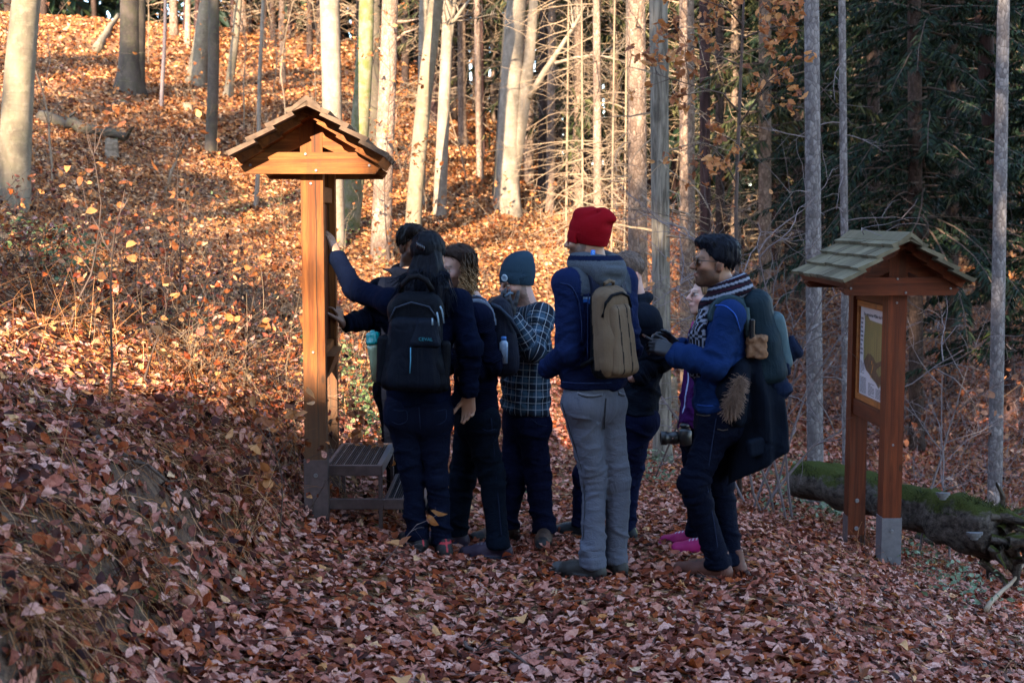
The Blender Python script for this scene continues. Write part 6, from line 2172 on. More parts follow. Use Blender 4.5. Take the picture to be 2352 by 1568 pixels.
# ---------------- dark haired woman with the black pack, hand on the board
C_ = Person('person with long black hair seen from behind, one hand raised to the board', 2,
            dict(head=(986, 590), nb=(976, 657), ch=(966, 760), wa=(962, 855), pv=(961, 935), eL=(812, 664, .24), wL=(771, 583, .44), eR=(1079, 795, -.04), wR=(1077, 908, -.02), kL=(946, 1092, .02), kR=(1003, 1094, .01)),
            dict(L=((966, 1270), (932, 1249)), R=((1022, 1284), (992, 1260))), TAN_, head=(-20, 2), hs=.97, fem=True, w=.95, shw=.175)
C_.trousers(M_DENIM, DENIM, folds=.006, rt=(.090, .058, .046), rw=.18, rd=.12, bunch=.006)
C_.jacket('jacket', M_FLEECE, NAVY, 924, folds=.005, ra=(.068, .056, .042), rw=(.125, .18, .17, .178), rd=(.09, .118, .112, .125), cuff=(-.028, .0))
dl = norm(at(753, 520, C_.Y + .50) - C_.wL)
C_.hands.append(((C_.wL, dl, np.array([-.86, .5, .0]), 1), dict(curl=.22, s=.93, spread=.0)))
C_.hands.append(((C_.wR, np.array([-.02, .02, -1.]), np.array([-.35, -.93, 0]), -1), dict(curl=.55, s=.95, curls=[.25, .45, .6, .7])))
C_.shoes((.014, .014, .016), (.012, .012, .013), accent=(.42, .03, .045))
C_.hair((.004, .005, .008), .017, .064, .075, -.12, side=-.06, vol=.6, mess=.004)
hb = lambda x, y, d: at(x, y, C_.Y + d)
f = Field(*C_.box([hb(980, 600, 0), hb(975, 730, -.1)], .24), .0065)
f.loft([hb(984, 575, -.065), hb(980, 620, -.085), hb(974, 662, -.115), hb(968, 705, -.135), hb(962, 735, -.14)], [.065, .098, .125, .12, .07], [.045, .045, .042, .034, .02], np.array([1., 0, 0]), .04,
       lambda P: .012 * (fbm(P * np.array([46, 46, 5.]), 2) - .5) * 2)
solid('long_hair', f, M_HAIR, C_.root, (.004, .005, .009), .003)
RH = np.random.default_rng(12)
n = 420
sx = RH.uniform(-1, 1, n)
top = np.array([hb(982 + 44 * s_, 600 + 26 * abs(s_), -.075 - .035 * (1 - s_ * s_)) for s_ in sx])
P = np.zeros((n, 8, 3))
q = np.linspace(0, 1, 8)
endx, endy = 970 + sx * RH.uniform(52, 82, n), RH.uniform(665, 752, n) - 25 * np.abs(sx)
for i in range(n):
    e = hb(endx[i], endy[i], -.145 + .05 * sx[i] ** 2 + RH.uniform(-.02, .012))
    mid = (top[i] + e) / 2 + np.array([RH.normal(0, .012), -.03 - .012 * RH.random(), 0])
    P[i] = ((1 - q)[:, None] ** 2 * top[i] + 2 * ((1 - q) * q)[:, None] * mid + (q ** 2)[:, None] * e) + np.c_[.006 * np.sin(q * 7 + i), 0 * q, 0 * q]
V, F = tubes(P, taper(P, .0042, .0014), 3)
coloured('hair_strand', V, F, M_HAIR, C_.root, lambda V: np.array((.005, .007, .014))[None] * (.5 + .9 * vnoise(V * 40))[:, None])['kind'] = 'stuff'
S = Soup()
for k in range(5):
    a = hb(957 + k * 4, 562 + 2 * k, -.135)
    S.add(*tube1([a + [0, .01, .014], a + [.002, -.006, .004], a + [.0, -.002, -.016]], .0045, 5))
part('hair_clip', *S.get(), plain('black_plastic_clip', (.012, .013, .02), .15, spec=.6), C_.root)
C_.body()
cC = at(953, 784, C_.Y - .205)
RC = frame_from(2, -3, -2)
pk, f = backpack('black backpack with a loop handle and pale zip cord on the dark haired woman', cC, RC, (.152, .092, .256), .20, None, None, None, slack=.014)
Q = lambda x, y, z: cC + RC @ np.array([x, y, z])
PKB = (.0035, .0048, .008)
solid('pack_body', f, M_NYLON, pk, PKB, .005)
f = Field(cC - .45, cC + .45, .006)
f.rbox(Q(0, .062, -.06), RC, (.135, .055, .19), .05, .02, taper=.08, disp=lambda q: (vnoise(q * 9 + 4) - .5) * .014)
f.cone(Q(-.135, .115, .075), Q(-.02, .125, .055), .004, .004, .01, 's')
f.cone(Q(-.025, .128, .06), Q(-.02, .128, -.10), .005, .004, .012, 's')
solid('front_pocket', f, M_NYLON, pk, (.0042, .0062, .0115), .007)
f = Field(cC - .45, cC + .45, .006)
f.rbox(Q(.055, .09, .05), RC, (.068, .036, .075), .032, .015, taper=.25, disp=lambda q: (vnoise(q * 14 + 4) - .5) * .01)
solid('top_pocket', f, M_NYLON, pk, (.0048, .0075, .014), .005)
f = Field(cC - .45, cC + .45, .006)
f.rbox(Q(-.150, .01, -.10), RC, (.04, .06, .13), .03, .015)
solid('side_pocket', f, M_NYLON, pk, (.0035, .0045, .007), .004)
f = Field(cC - .45, cC + .45, .006)
f.rbox(Q(.155, .01, -.12), RC, (.03, .06, .13), .025, .015)
solid('side_pocket', f, M_NYLON, pk, (.0035, .0045, .007), .004)
arch = [Q(-.075, .02, .245), Q(-.068, .035, .29), Q(-.035, .045, .325), Q(.01, .045, .333), Q(.05, .045, .312), Q(.082, .03, .262)]
V, F = tube1(arch, .015, 8)
coloured('handle', V, F, M_NYLON, pk, (.008, .008, .010))
zp = lambda pts, r=.0035: tube1([Q(*p) for p in pts], r, 5)
coloured('zip', *zp([(-.13, .075, .10), (-.10, .09, .17), (-.02, .095, .20), (.07, .09, .18), (.12, .08, .11)], .005), M_NYLON, pk, (.03, .04, .06))
M_CORD = plain('pale_blue_cord', (.06, .22, .34), .5)
V, F = zp([(-.016, .128, -.025), (-.014, .131, -.09), (-.016, .128, -.155)], .003)
part('zip_cord', V, F, M_CORD, pk)
M_PULL = plain('grey_blue_pull', (.16, .24, .30), .4)
for pts in ([(.125, .085, .185), (.135, .09, .165), (.147, .09, .10)], [(.11, .098, .155), (.118, .10, .12), (.122, .10, .085)], [(.088, .118, .125), (.09, .122, .09)]):
    part('zip_pull', *zp(pts, .0045), M_PULL, pk)
def facing_matrix(p, R, s=1.):
    """letters lying in the plane right/up of a pack frame, facing outwards"""
    m = Matrix.Identity(4)
    for r in range(3):
        m[r][0], m[r][1], m[r][2], m[r][3] = R[r, 0], R[r, 2], R[r, 1], p[r]
    return m
text_mesh(pk, 'CEVAL', .024, facing_matrix(Q(.058, .137, .018) - cC, RC), plain('cyan_print', (.015, .15, .20), .5), 'lettering')
for sg in (-1, 1):
    V, F = shell_strap(C_.jk, lambda P, sg=sg: np.maximum(np.abs(((P - C_.nb) @ C_.L) + sg * .10) - .03, np.maximum(C_.ch[2] - .02 - P[..., 2], np.where((P - C_.nb) @ C_.F < 0, C_.ch[2] + .08 - P[..., 2], -1))), .015)
    strap_part('shoulder_strap', V, F, M_NYLON, pk, PKB)
# bottle in the side pocket
bt = thing('water_bottle', 'clear bottle with a teal lid in the side pocket of the black backpack', 'bottle', tuple(at(860, 822, C_.Y - .2)))
def lathe(name, prof, c, mat, parent, n=20, ax=UP):
    ax = norm(ax)
    A_, B2 = frames(ax[None])
    th = np.arange(n) * 2 * np.pi / n
    V = np.vstack([c + ax * z + r * (np.cos(th)[:, None] * A_ + np.sin(th)[:, None] * B2) for r, z in prof])
    I = np.arange(len(prof) * n).reshape(-1, n)
    F = np.stack([I[:-1], np.roll(I[:-1], -1, 1), np.roll(I[1:], -1, 1), I[1:]], -1).reshape(-1, 4)
    return part(name, V, [F, I[:1, ::-1], I[-1:]], mat, parent, True)
M_TEAL = plain('teal_plastic', (.0, .19, .19), .25, 0, .1, 10, .5)
M_CUP = plain('milky_bottle', (.20, .26, .17), .2, 0, .1, 10, .5)
bc = at(862, 822, C_.Y - .19)
ba = norm(np.array([-.10, 0, 1.]))
lathe('bottle_body', [(.030, -.12), (.033, 0), (.036, .04), (.0375, .072)], bc, M_CUP, bt, ax=ba)
lathe('lid', [(.0405, .073), (.041, .088), (.037, .092), (.037, .118), (.034, .128), (.026, .134), (.012, .136), (.012, .142), (.004, .144)], bc, M_TEAL, bt, ax=ba)

# ---------------- curly haired woman
D = Person('person with curly brown hair and dark sweater beside the black haired one', 100,
           dict(head=(1050, 618), nb=(1086, 690), ch=(1090, 785), wa=(1092, 872), pv=(1093, 945), eL=(1122, 828, -.12), wL=(1062, 868, -.20), eR=(1060, 820, .2), wR=(1015, 850, .15), kL=(1129, 1086, -.06), kR=(1062, 1095, .1)),
           dict(L=((1160, 1285), (1098, 1283)), R=((1062, 1258), (1015, 1252))), LIGHT, head=(126, 6), hs=.97, fem=True, w=.93, shw=.165)
D.trousers(M_DENIM, (.0026, .0058, .0125), folds=.006, rt=(.092, .068, .060), bunch=.006, rw=.165)
D.jacket('sweater', M_RIBKNIT, (.0032, .0055, .018), 945, folds=.006, ra=(.078, .064, .048), cuff=(0, 0))
D.shoes((.030, .019, .042), (.018, .030, .06), boot=.02, lace=(.12, .12, .16))
D.hair((.022, .013, .010), .014, .060, .072, -.03, side=-.02, vol=.7)
RC_ = np.random.default_rng(41)
def curls(P0, n, x0, x1, y0, y1, d0, d1, amp=.012):
    pts = np.zeros((n, 26, 3))
    q = np.linspace(0, 1, 26)
    for i in range(n):
        u = RC_.random()
        a = at(x0 + (x1 - x0) * u + RC_.normal(0, 2), y0 + RC_.uniform(-10, 14), D.Y + d0 + (d1 - d0) * u + RC_.normal(0, .02))
        b = at(x0 - 6 + (x1 - x0 + 2) * u + RC_.normal(0, 6), y1 + RC_.uniform(-45, 8), D.Y + d0 - .04 + (d1 - d0) * u + RC_.normal(0, .02))
        ph, tw = RC_.random() * 6.28, RC_.uniform(3.5, 6.5) * 6.283
        r = amp * RC_.uniform(.5, 1.2) * np.clip(q * 3, .2, 1)
        pts[i] = a + (b - a) * q[:, None] + np.c_[r * np.cos(ph + tw * q), r * np.sin(ph + tw * q), 0 * q]
    return pts
P = np.concatenate([curls(0, 170, 1064, 1094, 588, 716, -.11, .05), curls(0, 40, 1045, 1080, 640, 700, .07, .1)])
V, F = tubes(P, taper(P, .0052, .0022), 4)
zt_, zb_ = at(1070, 590, D.Y)[2], at(1070, 660, D.Y)[2]
part('hair_curl', V, F, M_HAIR, D.root, True, {'Col': ('POINT', 'FLOAT_COLOR', np.c_[(1 - sstep(0, 1, (zt_ - V[:, 2]) / (zt_ - zb_)))[:, None] * np.array((.028, .016, .012)) + sstep(0, 1, (zt_ - V[:, 2]) / (zt_ - zb_))[:, None] * np.array((.26, .155, .075)) * (.6 + .8 * vnoise(V * 50))[:, None], np.ones(len(V))])}, kind='stuff')
D.body(brow=(.05, .03, .022), lip=(.42, .18, .16))
cD = at(1150, 772, D.Y + .03)
RD = frame_from(100, -4, 0)
pk, f = backpack('dark backpack with a grey edged strap on the curly haired woman', cD, RD, (.13, .075, .22), .15, None, None, None)
solid('pack_body', f, M_NYLON, pk, (.012, .015, .026), .006)
Q = lambda x, y, z: cD + RD @ np.array([x, y, z])
V, F = tube1([Q(-.125, -.06, .19), Q(-.14, -.02, .17), Q(-.135, .04, .10), Q(-.12, .08, .02)], .012, 6)
coloured('side_strap', V, F, M_NYLON, pk, (.03, .045, .07))
for sg in (-1, 1):
    V, F = shell_strap(D.jk, lambda P, sg=sg: np.maximum(np.abs(((P - D.nb) @ D.L) + sg * .10) - .034, np.maximum(D.ch[2] - .03 - P[..., 2], np.where((P - D.nb) @ D.F < 0, D.ch[2] + .10 - P[..., 2], -1))), .016)
    strap_part('shoulder_strap', V, F, M_NYLON, pk, (.012, .015, .026))
    V, F = shell_strap(D.jk, lambda P, sg=sg: np.maximum(np.abs(np.abs(((P - D.nb) @ D.L) + sg * .10) - .036) - .005, np.maximum(D.ch[2] - .03 - P[..., 2], np.where((P - D.nb) @ D.F < 0, D.ch[2] + .10 - P[..., 2], -1))), .019)
    strap_part('strap_edge', V, F, M_NYLON, pk, (.16, .20, .26))
V, F = tube1([Q(-.12, .02, .225), Q(-.10, .05, .24), Q(-.07, .07, .235)], .007, 5)
coloured('buckle', V, F, M_NYLON, pk, (.10, .15, .20))
b2 = thing('water_bottle', 'small clear bottle with a blue striped top beside the pack of the curly haired woman', 'bottle', tuple(at(1156, 790, D.Y - .13)))
bc = at(1157, 800, D.Y - .135)
lathe('bottle_body', [(.022, -.08), (.024, 0), (.024, .03), (.013, .045)], bc, plain('clear_blue_plastic', (.20, .30, .42), .15, 0, .2, 40, .6), b2, 14)
lathe('lid', [(.015, .0455), (.015, .06), (.012, .064)], bc, plain('blue_cap', (.05, .18, .5), .4), b2, 14)

# ---------------- man in the plaid shirt
E = Person('person in dark plaid shirt and grey blue knitted hat, gloved hand at the mouth', 116,
           dict(head=(1187, 646), nb=(1214, 712), ch=(1212, 800), wa=(1209, 880), pv=(1206, 955), sL=(1243, 727, -.13), eL=(1222, 806, -.24), wL=(1172, 724, -.30), eR=(1165, 800, .10), wR=(1140, 850, -.02), kL=(1234, 1086, -.05), kR=(1182, 1088, .0)),
           dict(L=((1252, 1244), (1238, 1276)), R=((1176, 1238), (1085, 1246))), (.36, .21, .165), head=(120, 14, -3), w=1.0)
E.trousers(M_DENIM, (.0035, .0055, .020), folds=.006, rt=(.094, .070, .056), bunch=.009)
E.jacket('plaid_shirt', M_PLAID, (.2, .2, .2), 944, folds=.005, ra=(.080, .066, .050), rw=(.13, .185, .178, .185), rd=(.09, .128, .122, .125), cuff=(-.005, 0), hemn=(.08, 0, 1), collar=lambda f: rings(f, E.nb + UP * .012, upright(116), .064, .022, -150, 150, 16, 0, -.02, .02))
E.shoes((.075, .045, .033), (.012, .012, .013), boot=.045, toe=(.018, .018, .02), lace=(.03, .025, .02), sole_h=.03)
E.beanie((.022, .045, .070), lambda f, W: (f.ell(W(0, -.05, .115), (.062, .072, .045), E.M, .04), f.ball(W(.0, -.085, .12), .03, .03)), .018, band=(-.018, .045), tilt=20)
dh = norm(at(1149, 664, E.Y - .30) - E.wL)
E.hands.append(((E.wL, dh, np.array([.15, .85, .45]), 1), dict(curl=.5, s=1.0, fat=1.18, spread=.04)))
E.body(ears=False, beard=(.05, .028, .018), gloves={'L': (.009, .011, .017)}, blush=1.2)
W = lambda x, y, z: E.head + E.M @ np.array([x, y, z])
pc = W(-.045, .100, .052)
nrm = norm(E.M @ np.array([-.50, .85, .12]))
rx = norm(np.cross(UP, nrm))
ru = np.cross(nrm, rx)
th = np.arange(18) * 2 * np.pi / 18
V = np.vstack([pc + .021 * (np.cos(th)[:, None] * rx + np.sin(th)[:, None] * ru), pc + nrm * .004 + .019 * (np.cos(th)[:, None] * rx + np.sin(th)[:, None] * ru)])
k = np.arange(18)
hp = part('hat_badge', V, [(k + 18)[None], np.stack([k, (k + 1) % 18, (k + 1) % 18 + 18, k + 18], -1)], plain('pale_badge', (.32, .42, .50), .8), E.root, False)
m = Matrix.Identity(4)
for r in range(3):
    m[r][0], m[r][1], m[r][2], m[r][3] = rx[r], ru[r], nrm[r], (pc + nrm * .0045)[r]
m.translation = m.translation - E.root.location
text_mesh(E.root, 'M', .024, m, plain('blue_badge_print', (.03, .08, .16), .8), 'badge_letter')

# ---------------- man in the dark jacket behind the red hat
G = Person('person with short grey brown hair mostly hidden behind the red hatted one', 100,
           dict(head=(1440, 632), nb=(1462, 694), ch=(1470, 785), wa=(1466, 870), pv=(1456, 945), eL=(1518, 822, -.08), wL=(1452, 868, -.16), eR=(1455, 820, .2), wR=(1400, 850, .15), kL=(1446, 1085, -.04), kR=(1345, 1092, .05)),
           dict(L=((1448, 1243), (1395, 1240)), R=((1346, 1236), (1279, 1230))), (.36, .20, .155), head=(122, 16, 6))
G.trousers(M_DENIM, (.005, .008, .030), folds=.006, rt=(.094, .068, .052), bunch=.007)
G.jacket('dark_jacket', M_CLOTH, (.005, .008, .015), 945, folds=.006, ra=(.086, .068, .050), cuff=(0, 0), collar=lambda f: rings(f, G.nb + UP * .02, upright(100), .068, .026, -180, 180, 18, 0, -.01, .02))
G.shoes((.012, .018, .024), (.16, .10, .05), accent=(.25, .24, .05), lace=(.1, .12, .13), boot=.02)
G.hair((.085, .060, .048), .012, .060, .060, -.075, mess=.005)
G.body(brow=(.06, .04, .03), blush=1.6)

# ---------------- fair woman in purple
H_ = Person('fair person in purple jacket and pink shoes holding a camera behind the blue fleece', 100,
            dict(head=(1621, 678), nb=(1634, 742), ch=(1622, 820), wa=(1612, 900), pv=(1606, 975), eL=(1622, 900, -.12), wL=(1578, 978, -.16), eR=(1610, 900, .2), wR=(1590, 960, .15), kL=(1612, 1110, -.03), kR=(1606, 1105, .06)),
            dict(L=((1646, 1276), (1586, 1272)), R=((1612, 1258), (1549, 1255))), (.46, .29, .235), head=(108, -4), hs=.93, fem=True, w=.92, shw=.16)
H_.trousers(M_DENIM, DENIM_D, folds=.004)
PURP = (.040, .006, .060)
def colP(V, i, f_):
    q = (V - H_.ch) @ H_.L
    C = np.full((len(V), 3), PURP)
    fr = ((V - H_.ch) @ H_.F > .03) & (i == 0)
    C[fr & (np.abs(q - .035) < .007)] = (.36, .42, .62)
    C[(V[:, 2] > H_.nb[2] - .035) & (i == 0)] = (.36, .015, .19)
    return C
H_.jacket('purple_jacket', M_CLOTH, colP, 990, folds=.005, ra=(.075, .06, .045), rd=(.09, .12, .115, .125), cuff=(0, 0), collar=lambda f: rings(f, H_.nb + UP * .0, upright(100), .07, .028, -180, 180, 18, 0, -.02, .03))
dh = norm(np.array([-.45, -.1, -.9]))
H_.hands.append(((H_.wL, dh, np.array([-.8, .2, .3]), 1), dict(curl=.6, s=.92)))
H_.shoes((.34, .008, .12), (.34, .33, .36), lace=(.45, .55, .68), sole_h=.02)
H_.hair((.16, .10, .055), .013, .062, .072, -.12, side=-.06, vol=.6)
n = 60
P = np.array([[at(1588 + RC_.uniform(0, 14) + 3 * math.sin(4 * q_ + i), 700 + q_ * 62 + RC_.uniform(-2, 2), H_.Y - .03 + RC_.uniform(-.03, .03)) for q_ in np.linspace(0, 1, 5)] for i in range(n)])
P[:, :, 0] += .04 * (1 - np.linspace(0, 1, 5))[None]
V, F = tubes(P, taper(P, .004, .002), 3)
coloured('hair_strand', V, F, M_HAIR, H_.root, (.34, .20, .10))['kind'] = 'stuff'
H_.body(brow=(.10, .06, .045), lip=(.50, .20, .19), blush=1.5)
cm = thing('camera', 'black camera with a stubby lens held low by the person in purple', 'camera', tuple(at(1568, 1003, H_.Y - .2)))
M_CAM = plain('camera_black', (.012, .012, .013), .35, 0, .3, 60, .5)
cc = at(1574, 1002, H_.Y - .21)
S = Soup().box(cc + [-.035, -.05, -.045], cc + [.03, .06, .045], None, .012).box(cc + [-.03, -.02, .046], cc + [.02, .03, .07], None, .008)
V, F = S.get()
part('camera_body', V, F, M_CAM, cm)
lathe('lens_barrel', [(.034, 0), (.036, .03), (.033, .032), (.033, .06), (.038, .064), (.038, .095), (.034, .097), (.028, .085)], cc + [-.036, .005, -.008], M_CAM, cm, ax=np.array([-1., 0, -.02]))

# ---------------- man behind, reaching to the board
I_ = Person('person with short dark hair facing us, hand gripping the board, face half hidden', 214,
            dict(head=(948, 566), nb=(936, 636), ch=(926, 722), wa=(924, 800), pv=(922, 880), eR=(862, 728, -.06), wR=(790, 744, -.18), eL=(985, 730, .1), wL=(1000, 800, 0), kL=(940, 1010, 0), kR=(905, 1010, -.05)),
            dict(L=((950, None, 8.2), (.12, -.2)), R=((905, None, 8.12), (.06, -.22))), (.26, .14, .09), head=(216, 4))
I_.trousers(M_DENIM, (.0015, .0025, .007), folds=.005)
I_.jacket('dark_jacket', M_CLOTH, (.0025, .0042, .011), 895, folds=.006, ra=(.084, .070, .052), rw=(.14, .19, .18, .185), cuff=(0, 0), collar=lambda f: (rings(f, I_.nb + UP * .03, upright(214), .072, .03, -180, 180, 18, 0, -.015, .02), f.cone(I_.nb - I_.L * .06 + UP * .03, at(880, 618, I_.Y - .06), .022, .007, .02)))
dh = norm(np.array([-.35, -.1, .9]))
I_.hands.append(((I_.wR + np.array([-.0, 0, .0]), dh, np.array([-.9, .2, -.1]), -1), dict(curl=.45, s=1.0)))
I_.shoes((.014, .022, .035), (.05, .07, .10))
I_.hair((.014, .010, .009), .016, .062, .064, -.06, vol=.95, mess=.007)
I_.body(brow=(.012, .008, .006), beard=(.07, .04, .028))

# ------------------------------------------------------------------ seams, pockets and hems lying on the clothes
def surf(fields, px, py, y0=4., y1=10.):
    d = ray(px, py)
    d = d / d[1]
    ys = np.arange(y0, y1, .004)
    P = np.array([0, 0, CAM_H]) + d[None] * ys[:, None]
    D = np.min([f.at(P) for f in fields], 0)
    i = int(np.argmax(D < .004))
    return P[i] if (D < .004).any() else None
def seam(name, person_or_root, fields, pts, r, mat, n=14, lift=.0, y0=4.):
    pts = np.array(pts, float)
    t = np.linspace(0, len(pts) - 1, n)
    xs, ys = np.interp(t, range(len(pts)), pts[:, 0]), np.interp(t, range(len(pts)), pts[:, 1])
    Q = [surf(fields, a, b, y0) for a, b in zip(xs, ys)]
    Q = np.array([q for q in Q if q is not None])
    if len(Q) < 3:
        return
    Q[:, 1] -= lift
    Q[1:-1] = (Q[:-2] + 2 * Q[1:-1] + Q[2:]) / 4
    V, F = tube1(Q, r, 5)
    root = person_or_root.root if hasattr(person_or_root, 'root') else person_or_root
    part(name, V, F, mat, root)
def sm(name, c):
    return plain(name, c, .85, 0, .2, 60, .1)
S_GREY_D, S_GREY_L = sm('grey_seam_shadow', (.03, .032, .04)), sm('grey_seam', (.13, .14, .175))
S_NAVY, S_DENIM, S_GOLD, S_BLUE = sm('navy_seam', (.012, .022, .07)), sm('denim_seam', (.010, .016, .040)), sm('stitching', (.06, .05, .045)), sm('fleece_seam', (.022, .075, .32))
tA = [A.tr]
seam('pocket_welt', A, tA, [(1326, 901), (1342, 907), (1362, 909), (1383, 905)], .0055, S_GREY_L)
seam('pocket_slit', A, tA, [(1328, 905), (1344, 911), (1362, 912), (1382, 908)], .004, S_GREY_D)
seam('pocket_welt', A, tA, [(1420, 901), (1428, 905), (1434, 905)], .0055, S_GREY_L)
seam('pocket_slit', A, tA, [(1420, 905), (1428, 909), (1434, 909)], .004, S_GREY_D)
seam('trouser_seam', A, tA, [(1290, 925), (1312, 1000), (1338, 1080), (1344, 1160), (1338, 1250)], .0028, S_GREY_D, 24)
seam('trouser_seam', A, tA, [(1392, 915), (1390, 950), (1388, 985)], .003, S_GREY_D)
for y in (1268, 1252):
    seam('trouser_hem', A, tA, [(1322, y), (1346, y + 7), (1372, y + 3)], .0035, S_GREY_L if y < 1260 else S_GREY_D)
jA = [A.jk]
seam('sleeve_seam', A, jA, [(1287, 650), (1312, 655), (1330, 690), (1336, 740), (1337, 790)], .0032, S_NAVY, 18)
seam('hem_band', A, jA, [(1270, 876), (1330, 880), (1390, 880), (1430, 876)], .0035, S_NAVY, 18)
seam('back_seam', A, jA, [(1352, 672), (1350, 700), (1350, 760), (1350, 830)], .0028, S_NAVY, 16)
tB = [B_.tr]
seam('pocket_stitching', B_, tB, [(1600, 951), (1618, 955), (1632, 953)], .003, S_GOLD)
seam('pocket_stitching', B_, tB, [(1648, 985), (1660, 988), (1672, 986)], .0028, S_GOLD)
seam('trouser_seam', B_, tB, [(1645, 960), (1632, 1040), (1622, 1110), (1640, 1200), (1650, 1270)], .003, S_DENIM, 24)
for dy in (0, 12):
    seam('trouser_hem', B_, tB, [(1620, 1268 + dy), (1640, 1273 + dy), (1662, 1270 + dy)], .0035, S_DENIM)
jB = [B_.jk]
seam('sleeve_seam', B_, jB, [(1628, 712), (1645, 700), (1668, 702), (1690, 722), (1700, 760)], .0035, S_BLUE, 16)
seam('hem_band', B_, jB, [(1594, 928), (1620, 932), (1650, 931), (1676, 927)], .003, S_BLUE)
tC = [C_.tr]
seam('trouser_seam', C_, tC, [(962, 935), (964, 960), (966, 985)], .003, S_DENIM)
seam('pocket_stitching', C_, tC, [(895, 938), (915, 944), (935, 941), (936, 968), (915, 976), (896, 966)], .0026, S_DENIM, 20)
seam('pocket_stitching', C_, tC, [(985, 941), (1005, 944), (1026, 938), (1025, 966), (1005, 976), (986, 968)], .0026, S_DENIM, 20)
seam('hem_band', C_, [C_.jk], [(880, 916), (920, 920), (1000, 920), (1045, 916)], .0035, S_NAVY, 18)
seam('trouser_seam', D, [D.tr], [(1128, 960), (1134, 1020), (1138, 1085), (1146, 1160), (1152, 1230)], .003, S_DENIM, 22)
seam('pocket_stitching', D, [D.tr], [(1108, 985), (1122, 990), (1140, 984), (1140, 1012), (1120, 1018)], .0026, S_DENIM, 18)
seam('pocket_stitching', E, [E.tr], [(1220, 962), (1236, 975), (1256, 978)], .0028, S_DENIM)
for dy in (0, 11):
    seam('trouser_hem', E, [E.tr], [(1218, 1212 + dy), (1238, 1218 + dy), (1260, 1213 + dy)], .0035, S_DENIM)
jE = [E.jk]
seam('shirt_yoke', E, jE, [(1215, 742), (1230, 735), (1246, 748)], .003, sm('shirt_seam', (.02, .03, .04)))
seam('cuff_edge', E, jE, [(1160, 720), (1168, 730), (1180, 731)], .0035, sm('cuff', (.10, .13, .15)))
S_COAT = sm('coat_seam', (.010, .016, .028))

# ================================================================== UNDERGROWTH
RB_ = np.random.default_rng(101)
M_STRAW = leafy('dry_grass', [(0, (.06, .020, .008)), (.25, (.20, .075, .025)), (.5, (.36, .155, .055)), (.7, (.54, .30, .15)), (.85, (.44, .20, .08)), (.94, (.10, .09, .03)), (1, (.12, .13, .045))], .2, .7, .2, interp='CONSTANT')
M_GREEN = leafy('green_leaf', [(0, (.030, .055, .018)), (.4, (.06, .10, .030)), (.75, (.11, .16, .05)), (1, (.20, .26, .12))], .25, .5, .3)
M_FOXY = leafy('hanging_beech_leaf', [(0, (.14, .045, .018)), (.35, (.30, .10, .030)), (.7, (.42, .17, .05)), (1, (.52, .26, .10))], .35, .55, .3)
def blades(x, y, per, L0, L1, lean, rng, r=.0022, seg=5, spreadr=.05, droop=-1.0, up=1.0):
    n = len(x) * per
    i = np.repeat(np.arange(len(x)), per)
    px, py = x[i] + rng.normal(0, spreadr, n), y[i] + rng.normal(0, spreadr, n)
    s = np.stack([px, py, ground_z(px, py) - .01], -1)
    d = np.stack([rng.normal(lean[0], .45, n), rng.normal(lean[1], .45, n), np.full(n, up)], -1)
    P = grow(s, d, rng.uniform(L0, L1, n), seg, rng, .25, droop)
    V, F = tubes(P, taper(P, r, .0006), 3)
    return V, F, n, seg
def blade_obj(name, lists, mat):
    S, rr = Soup(), []
    for V, F, n, seg in lists:
        S.add(V, F)
        rr.append(np.repeat(RB_.random(n), seg * 3))
    V, F = S.get()
    return link(name, mesh_np(name, V, F, [mat], True, {'rnd': ('FACE', 'FLOAT', np.concatenate(rr))}), kind='stuff')
def scatter(y0, y1, dens, cond):
    x, y = sample(y0, y1, dens, RB_)
    m = RB_.random(len(x)) < cond(x, y, toe_dist(x, y))
    return x[m], y[m]
bank = lambda x, y, u: (u > .75) * (u < 2.6) * sstep(.42, .62, n2(x, y, 1.6, 3, 9.)) * 1.0
x, y = scatter(3.4, 7.2, 26, lambda x, y, u: (u > 1.15) * (u < 2.0) * np.where(u < 1.55, .7, .3) * sstep(.45, .62, n2(x, y, 2.6, 3, 9.)))
g1 = blades(x, y, 13, .12, .45, (.65, -.15), RB_, .0025, 7, .05, -2.4, .55)
x, y = scatter(3.4, 8, 10, lambda x, y, u: (u > 1.0) * (u < 4) * .5)
g2 = blades(x, y, 5, .25, .6, (.3, -.1), RB_, .0017, 6, .05, -.9, 1.)
x, y = scatter(7, 14, 7, lambda x, y, u: (u > .35) * (u < 5) * sstep(.40, .62, n2(x, y, .8, 3, 2.)) * (x < 1.5))
g3 = blades(x, y, 9, .2, .55, (.15, -.2), RB_, .0026, 5, .10, -1.0)
x, y = scatter(4.5, 11, 10, lambda x, y, u: (x > 1.55 + .08 * (y - 6)) * sstep(.4, .6, n2(x, y, 1.2, 3, 6.)) * .7)
g4 = blades(x, y, 8, .08, .24, (0, -.1), RB_, .0018, 4, .06, -1.0)
cy = RB_.uniform(3.5, 7.0, 46)                        # tufts hanging over the edge of the bank
cx = -.25 - RB_.uniform(1.12, 1.75, 46)
n = 44
i = np.repeat(np.arange(46), n)
px, py = cx[i] + RB_.normal(0, .07, len(i)), cy[i] + RB_.normal(0, .09, len(i))
s_ = np.stack([px, py, ground_z(px, py) - .01], -1)
sz = RB_.uniform(.5, 1.15, 46)[i]
P = grow(s_, np.stack([RB_.normal(.8, .35, len(i)), RB_.normal(-.25, .4, len(i)), np.full(len(i), .35)], -1), RB_.uniform(.12, .46, len(i)) * sz, 7, RB_, .55, -2.3)
V, F = tubes(P, taper(P, .0021, .0007), 3)
g5 = (V, F, len(i), 7)
k = RB_.integers(0, len(i), 1500)                     # leaves caught in the tufts
